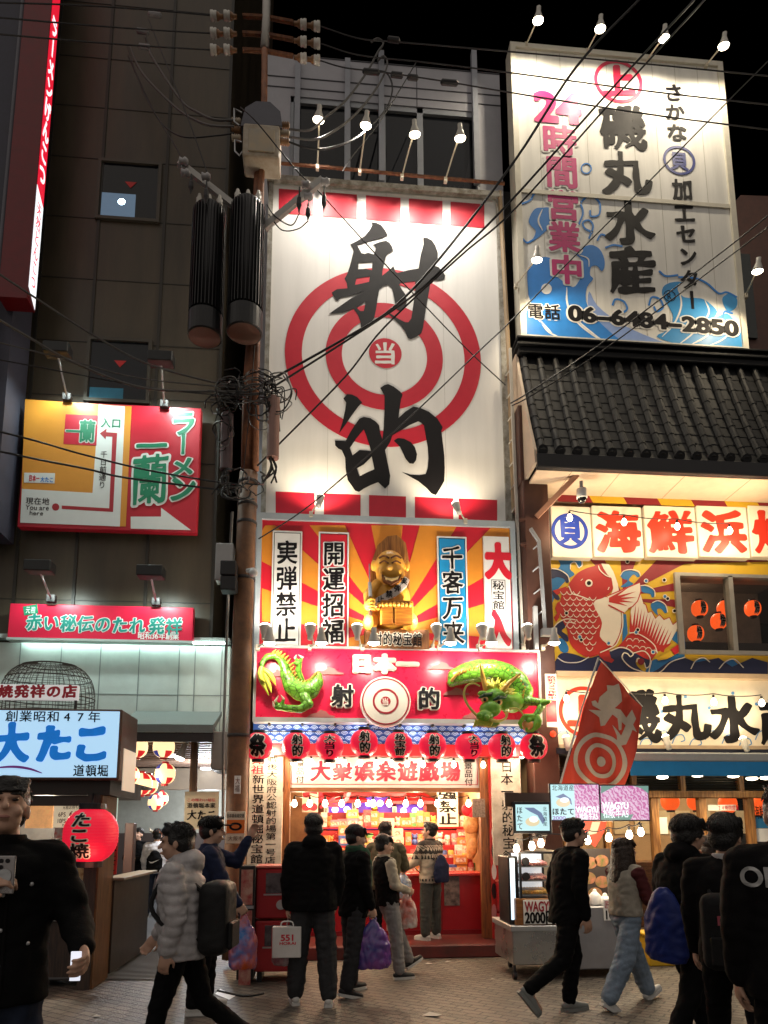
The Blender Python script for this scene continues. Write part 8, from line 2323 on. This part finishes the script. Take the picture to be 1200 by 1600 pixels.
KS, WS, GS = mat('black shoe', (.012, .012, .013), .45), mat('white shoe', (.55, .54, .52), .5), mat('grey shoe', (.2, .21, .2), .55)
def where(px, py, Y): p = at(px, py, Y); return Vector((p.x, Y, 0)), p.z
def gr(px, py): p = on_ground(px, py); return p
def Hof(px, py, Y): return at(px, py, Y).z - .01
ST = ((0, 0, 3), (0, 0, 3))
P = {}
def who(key, label, loc, top_px, rz, arms, legs, z0=0.0, **kw):
	loc = Vector((loc.x, loc.y, z0))
	P[key] = person(label, loc, R(rz), Hof(*top_px, loc.y) - z0, arms, legs, **kw)
who('phone', 'man in a black jacket and jeans looking down at his phone, nearest at the left', where(8, 1300, 3.22)[0], (8, 1210), 196, ((10, 22, 58, -10), (16, 8, 128, 46)), ((0, 2, 4), (3, 6, 4)), head=(4, -16), hair='fringe', top=K, pants=DND, shoes=(KS, KS), hem=.80, bulk=1.1, grip=(.42, .55), vox=.006, collar=KB)
who('puffer', 'man in a silver grey puffer jacket with a black backpack striding left', where(292, 1300, 4.85)[0], (295, 1279), 84, ((-14, 8, 22, 0), (10, 8, 24, 0)), ((15, 6, 2), (-17, 34, 2)), lean=4, head=(6, 4), top=GR, pants=K, shoes=(WS, WS), hem=.80, puff=.014, hood=True, bulk=1.15)
who('capman', 'man in a navy sweatshirt and black cap pointing to the right', gr(318, 1580), (330, 1274), -80, ((70, 8, 84, 4), (26, 9, 10, 0)), ((2, 2, 4), (-4, 4, 4)), head=(0, 2), top=NV, pants=K, shoes=(WS, WS), wide=1.35, bulk=1.08, cap=K, grip=(.25, .9))
who('blackback', 'man in a black hooded puffer seen from behind, carrying a white paper bag', gr(487, 1570), (483, 1270), 4, ((-2, 9, 14, 0), (0, 10, 24, 4)), ((4, 2, 5), (-4, 3, 5)), hair='fringe', top=K, pants=CH, shoes=(WS, WS), hem=.82, puff=.004, hood=True, wide=1.4, bulk=1.22, grip=(.9, .4))
who('scarf', 'young man in a dark cap and green scarf looking up to the right', gr(552, 1553), (562, 1287), -62, ((4, 8, 16, 0), (2, 8, 16, 0)), ((6, 4, 4), (-8, 6, 4)), head=(-12, 8), hair='fringe', top=K, pants=CH, shoes=(KS, WS), hem=.76, bulk=1.05, cap=cloth('dark cap', (.03, .012, .014)), grip=(.9, .9), wide=1.3)
who('varsity', 'person in a black varsity jacket with cream sleeves and grey trousers leaning back', gr(606, 1528), (578, 1302), -70, ((20, 8, 60, 20), (16, 8, 62, 20)), ((26, 2, 4), (8, 4, 4)), lean=-6, head=(-6, 4), hair='fringe', top=KB, sleeves=CRM, pants=GY, shoes=(KS, WS), wide=1.25, grip=(.8, .8), collar=CRM)
who('olive', 'person in an olive and black jacket at the counter, seen from behind', where(602, 1300, 9.05)[0], (598, 1283), -14, ((28, 10, 50, 10), (28, 10, 50, 10)), ST, hair='short', top=OLV, sleeves=OLV, pants=K, shoes=(KS, KS), bulk=1.08, hood=True)
who('sweater', 'man in a cream patterned knit jacket standing on the step before the counter', where(672, 1300, 9.5)[0], (660, 1284), 42, ((24, 8, 40, 6), (4, 8, 14, 0)), ((0, 0, 4), (3, 4, 4)), z0=.155, head=(24, -4), hair='short', top=CRM, pants=DG, shoes=(WS, WS), wide=1.35, bulk=1.08, collar=cloth('dark collar', (.03, .026, .024)), hem=.80, grip=(.9, .5))
who('walker', 'man all in black with a crew cut striding to the right', gr(893, 1586), (893, 1274), -82, ((-24, 8, 26, 0), (-16, 9, 20, 0)), ((14, 22, 3), (-16, 36, 3)), lean=7, head=(-6, 3), top=K, pants=K, shoes=(GS, GS), hem=.78, wide=1.15, bulk=1.08)
who('woman', 'long haired woman in a beige vest and pale jeans walking right', gr(985, 1570), (972, 1297), -72, ((26, 8, 50, 6), (14, 9, 40, 8)), ((26, 4, 3), (-20, 12, 3)), lean=2, head=(-10, -4), hair='long', hairmat=hairb, top=KHK, sleeves=MRN, pants=DEN, shoes=(WS, WS), hem=.93, wide=1.5, bulk=1.05)
who('bluebag', 'man in a black hooded puffer with a royal blue string bag walking right', where(1064, 1300, 4.75)[0], (1068, 1258), -66, ((-4, 8, 16, 0), (4, 9, 20, 0)), ((26, 10, 3), (-24, 14, 3)), lean=5, head=(-8, 2), hair='mop', top=K, pants=K, shoes=(KS, WS), puff=.005, hood=True, bulk=1.2)
who('collarman', 'man in a black jacket with a white collar and backpack, back to us', where(1132, 1300, 4.1)[0], (1136, 1262), -32, ((4, 8, 14, 0), (20, 10, 80, 10)), ((18, 6, 3), (-20, 16, 3)), lean=3, head=(-20, 0), hair='mop', top=KB, pants=K, shoes=(KS, KS), collar=WHT, bulk=1.05)
p0, z0 = where(1232, 1310, 3.05)
P['edge'] = person('person in a black jacket with white lettering on the back, cut by the picture edge', p0, R(-20), 1.78, ((2, 9, 14, 0), (2, 9, 14, 0)), ((14, 4, 3), (-14, 8, 3)), top=KB, pants=K, shoes=(KS, KS), bulk=1.16, hem=.80)
who('vendor', 'vendor in a pale jacket and cap standing behind the food cart', where(842, 1300, 8.75)[0], (842, 1296), 168, ((10, 8, 60, 20), (10, 8, 60, 20)), ST, head=(14, 0), hair='fringe', hairmat=hairb, top=CRM, pants=K, shoes=(KS, KS), cap=cloth('pale cap', (.35, .33, .30)))
who('diner', 'brown haired person in profile behind the man with the blue bag', where(1083, 1300, 7.9)[0], (1083, 1280), -84, ((6, 8, 20, 0), (6, 8, 20, 0)), ST, hair='fringe', hairmat=hairb, top=cloth('red brown', (.09, .03, .02)), pants=K, shoes=(KS, KS))
who('short', 'short dark haired person between the two men in black', where(1104, 1300, 7.2)[0], (1104, 1306), -20, ((6, 8, 20, 0), (6, 8, 20, 0)), ST, hair='mop', hairmat=hairb, top=CH, pants=K, shoes=(KS, KS))
who('leaner', 'man in a black tracksuit reading his phone in the alley', gr(210, 1430), (210, 1293), 165, ((10, 10, 80, 30), (10, 10, 80, 30)), ((0, 0, 2), (6, 4, 2)), head=(0, -12), hair='fringe', top=K, pants=K, shoes=(KS, KS), vox=.009)
who('horns', 'person with an orange horned hat and white jacket walking into the alley', gr(240, 1434), (243, 1294), 4, ((4, 10, 20, 0), (4, 10, 20, 0)), ((4, 0, 4), (-4, 4, 4)), top=WHT, pants=DND, shoes=(KS, WS), cap=cloth('orange fluffy hat', (.5, .13, .03)), bulk=1.12, vox=.009)
who('cook', 'cook with dark hair working inside the stall behind the red lantern', where(96, 1300, 8.7)[0], (96, 1301), -70, ((10, 8, 70, 20), (10, 8, 70, 20)), ST, top=K, pants=K, shoes=(KS, KS), vox=.009)
hh = P['horns']; mb = MB()
for s in (-1, 1):
	q0 = hh['hp'](s * .09, -.01, .08); chain(mb, [Vector(q0), Vector(q0) + Vector((s * .05, 0, .02)), Vector(q0) + Vector((s * .065, 0, .07))], [.028, .024, .008], 8)
me = mb.mesh(); me.transform(Matrix.Scale(hh['k'], 4)); put('hat_horns', me, CRM, hh['root'], local=True, smooth=True)
sp_ = P['scarf']; n_ = sp_['neck']; mb = MB()
mb.lathe([(.07, -.05), (.1, -.03), (.105, .03), (.08, .06), (.06, .0)], n_ + Vector((0, .01, 0)), 20); chain(mb, [n_ + Vector((.06, .11, -.03)), n_ + Vector((.07, .145, -.18)), n_ + Vector((.06, .15, -.36))], [.05, .045, .04])
me = sculpt(mb, .011, 3); wrinkle(me, .01, seed=3); me.transform(Matrix.Scale(sp_['k'], 4)); put('scarf', me, cloth('green tartan', (.015, .085, .045), col2=(.07, .08, .065), scale=9), sp_['root'], local=True, smooth=True)
sw = P['sweater']['top'].data; sw.materials.append(cloth('dark knit band', (.05, .045, .04)))
for pl in sw.polygons:
	z = pl.center.z / P['sweater']['k']; a = math.atan2(pl.center.y, pl.center.x)
	t = z - 1.16
	if t > .23 or (.10 < t < .16 + .02 * math.sin(a * 22)) or (.18 < t < .22 and math.sin(a * 30 + z * 160) > 0) or (.02 < t < .08 and math.sin(a * 26) > (t - .02) * 26 - .9) or (-.36 < t < -.33) or (-.30 < t < -.27 and math.sin(a * 24) > 0): pl.material_index = 1
def back_text(pr, txt, w, h, z, m, x0=0.0):
	"""lettering laid on the back of a jacket"""
	from mathutils.bvhtree import BVHTree
	tb_ = BVHTree.FromPolygons([v.co for v in pr['top'].data.vertices], [p.vertices[:] for p in pr['top'].data.polygons])
	L = layout(txt, x0 - w / 2, x0 + w / 2, z, z + h, .03, fit='w')
	me = fill2d(L, .0005)
	bm = bmesh.new(); bm.from_mesh(me); bmesh.ops.subdivide_edges(bm, edges=[e for e in bm.edges if e.calc_length() > .03], cuts=2); bm.to_mesh(me); bm.free()
	for v in me.vertices:
		hit = tb_.ray_cast(Vector((v.co.x, -1, v.co.y)), Vector((0, 1, 0)))[0]
		v.co = Vector((v.co.x, (hit.y if hit else -.15) - .006, v.co.y))
	put('lettering', me, m, pr['root'], local=True)
back_text(P['edge'], 'OBSTV', .32, .085, 1.31, mat('white print', (.6, .6, .6), .6), -.07)
from mathutils.bvhtree import BVHTree
ph_ = P['phone']; tb_ = BVHTree.FromPolygons([v.co for v in ph_['top'].data.vertices], [p.vertices[:] for p in ph_['top'].data.polygons])
zip_ = []
for x, zs_ in ((-.03, (1.42, 1.3, 1.16, 1.02, .9)), (.075, (1.34, 1.1)), (-.13, (1.34, 1.1))):
	for z in zs_:
		hit = tb_.ray_cast(Vector((x, 1, z)), Vector((0, -1, 0)))[0]
		if hit: MB().ell((hit.x, hit.y, hit.z), .009, .005, .009, 10, 6).build('button', M_steel, ph_['root'], local=True)
for i in range(24):
	hit = tb_.ray_cast(Vector((-.045, 1, 1.47 - i * .025)), Vector((0, -1, 0)))[0]
	if hit: zip_.append(hit + Vector((0, .003, 0)))
MB().tube(zip_, .007, 6).build('front_placket', KB, ph_['root'], local=True)
# == what they carry
def bag_mesh(pts_w, tops, d, seed=0, flare=1.0):
	"""soft bag hanging from a hand point: sections downward"""
	mb = MB(); loft(mb, [(c, rx, ry) for c, rx, ry in pts_w], 24)
	me = sculpt(mb, .012, 3); wrinkle(me, .014, (14, 14, 9), seed=seed)
	return me
def carry_bag(key, hand, w, h, d, m, label, name='carrier_bag', drop=.02, seed=0, rz=0, cat='bag', extra=None):
	hpnt = P[key]['hands'][hand]
	z = hpnt.z - drop
	o = empty(name, hpnt - Vector((0, 0, drop + h)), label, cat)
	me = bag_mesh([(Vector((0, 0, 0)), w * .44, d * .4), (Vector((0, 0, .04)), w * .5, d * .5), (Vector((0, 0, h * .5)), w * .48, d * .5), (Vector((0, 0, h * .72)), w * .36, d * .34), (Vector((0, 0, h * .9)), w * .14, d * .2), (Vector((0, 0, h)), .03, .02)], 0, 0, seed)
	me.transform(Matrix.Rotation(rz, 4, 'Z'))
	b_ = put('body', me, m, o, local=True, smooth=True)
	mb = MB()
	for s in (-1, 1): mb.tube(spline([(s * .02, 0, h * .93), (s * .03, 0, h), (s * .008, 0, h + drop + .01)], 4), .008, 6)
	mb.build('handle', m, o, local=True)
	return o
def film(n, c, c2, sc=7, rough=.25): return mat(n, c, rough, col2=c2, scale=sc, var=0, spec=.6)
carry_bag('capman', 1, .26, .46, .16, film('blue orange print bag', (.55, .09, .02), (.03, .14, .42), 4.5), 'shiny plastic bag printed blue and orange hanging from the pointing man', seed=1)
carry_bag('blackback', 0, .34, .34, .12, film('cloudy plastic', (.4, .33, .34), (.22, .05, .07), 5), 'cloudy plastic bag hanging behind the white paper bag', drop=.10, seed=2)
hpnt = P['blackback']['hands'][0] + Vector((-.02, -.12, -.05))
pb_ = empty('paper_bag', hpnt - Vector((0, 0, .30)), 'white paper bag with red 551 lettering and red side', 'bag')
MB().box(-.13, .13, -.05, .05, 0, .27, .006).build('body', mat('white paper', (.62, .6, .58), .6), pb_, local=True)
MB().box(-.134, -.1305, -.048, .048, .0, .265).build('red_side', mat('red paper side', (.5, .03, .03), .6), pb_, local=True)
mb = MB(); mb.tube(spline([(-.06, 0, .27), (-.04, 0, .31), (.04, 0, .31), (.06, 0, .27)], 5), .006, 6); mb.build('handle', M_white, pb_, local=True)
for txt, z0, z1, w in (('551', .15, .205, .065), ('HORAI', .115, .14, .075)):
	me = fill2d(layout(txt, -w + .01, w + .01, z0, z1, .03, fit='w'), .0006); me.transform(Matrix.Translation((0, -.0515, 0)) @ XZ); put('lettering', me, M_red, pb_, local=True)
carry_bag('scarf', 1, .36, .46, .18, film('violet print bag', (.20, .05, .26), (.03, .05, .22), 3.5), 'large glossy bag printed violet and blue held by the young man with the scarf', seed=3, drop=.03)
carry_bag('varsity', 0, .24, .40, .14, film('red white print bag', (.6, .55, .52), (.5, .08, .05), 5), 'plastic bag printed red and white held by the person in cream sleeves', seed=4)
carry_bag('sweater', 0, .26, .34, .14, film('white blue print bag', (.6, .6, .6), (.03, .2, .5), 4), 'white and blue plastic bag held by the man in the knit jacket', seed=5)
def backpack(key, w, h, d, m, label, z=.18, straps=True, name='backpack', soft=.5, extra=None):
	pr = P[key]; k = pr['k']
	c = pr['pt'](Vector(pr['sp'](z)) + Vector((0, -.15 - d * .5, 0)))
	o = empty(name, c - Vector((0, 0, h / 2)), label, 'bag', rz=pr['rz'])
	mb = MB(); mb.box(-w * .48, w * .48, -d * .5, d * .5, 0, h * .93, .06) if soft < 1 else loft(mb, [(Vector((0, 0, 0)), w * .42, d * .4), (Vector((0, 0, .05)), w * .5, d * .5), (Vector((0, 0, h * .6)), w * .48, d * .48), (Vector((0, 0, h * .9)), w * (.4 if soft < 1 else .25), d * .36), (Vector((0, 0, h)), w * (.25 if soft < 1 else .1), d * .15)], 24)
	me = sculpt(mb, .012, 3); wrinkle(me, .007 * soft, seed=w * 9); put('body', me, m, o, local=True, smooth=True)
	if soft < 1:
		p = MB(); p.box(-w * .33, w * .33, -d * .62, -d * .45, h * .08, h * .42, .02); p.build('pocket', m, o, local=True)
	for s in (-1, 1):
		mb = MB(); mb.tube(spline([(s * w * .25, d * .4, h * .2), (s * .155, d * .5 + .1, h * .25), (s * .15, d * .5 + .29, h * .62), (s * .12, d * .5 + .17, h * .5 + .28), (s * .09, d * .4, h * .8)], 5), .016 if soft < 1 else .006, 6); mb.build('strap', m, o, local=True)
	return o
backpack('puffer', .34, .50, .2, cloth('black backpack nylon', (.013, .013, .014), rough=.5), 'large black backpack on the man in the grey puffer')
o = backpack('horns', .3, .40, .12, K, 'black string backpack with a white check mark in the alley', soft=1.2)
me = fill2d([[(-.09, .2), (-.06, .165), (-.02, .165), (.1, .23), (-.02, .19), (-.05, .185)]], .001); me.transform(Matrix.Translation((0, -.075, 0)) @ XZ); put('logo', me, WHT, o, local=True)
backpack('bluebag', .34, .48, .15, cloth('royal blue nylon', (.014, .028, .17), rough=.4), 'royal blue string bag on the back of the man in the black puffer', z=.08, soft=1.2)
o = backpack('collarman', .32, .46, .17, cloth('black canvas', (.012, .012, .013)), 'black backpack with a red patch on the man with the white collar', z=.14)
me = fill2d([[(-.06, .26), (.05, .27), (.05, .32), (-.06, .31)]], .002); me.transform(Matrix.Translation((0, -.125, 0)) @ XZ); put('patch', me, mat('pinkish patch', (.35, .06, .09), .6), o, local=True)
backpack('sweater', .3, .36, .12, NV, 'navy string backpack on the man in the knit jacket', z=.12, soft=1.3)
h_ = P['phone']['hands'][1]
ph = empty('smartphone', h_, 'silver smartphone with camera lenses held by the nearest man', 'phone', rz=R(-6))
MB().box(-.038, .038, -.012, -.003, -.05, .10, .003).build('body', mat('silver phone', (.35, .33, .33), .25, .6), ph, local=True)
for x, z in ((-.018, .08), (.008, .08), (-.018, .055)): MB().cyl((x, -.0155, z), (x, -.012, z), .009).build('lens', mat('black lens', (.01, .01, .012), .1), ph, local=True)
MB().lathe([(.024, 0), (.028, 0), (.028, .004), (.024, .004)], (0, -.017, .02), 24, 'Y').build('ring', M_steel, ph, local=True)
h_ = P['phone']['hands'][0]
cd_ = MB().box(h_.x - .034, h_.x + .006, h_.y - .012, h_.y - .006, h_.z - .06, h_.z + .05, .002).build('phone_screen', mat('glowing white screen', (.6, .6, .65), .3, emit=.7, ecol=(.85, .88, 1)))
tag(cd_, 'second phone with a glowing white screen in the nearest man\'s lowered hand', 'phone')
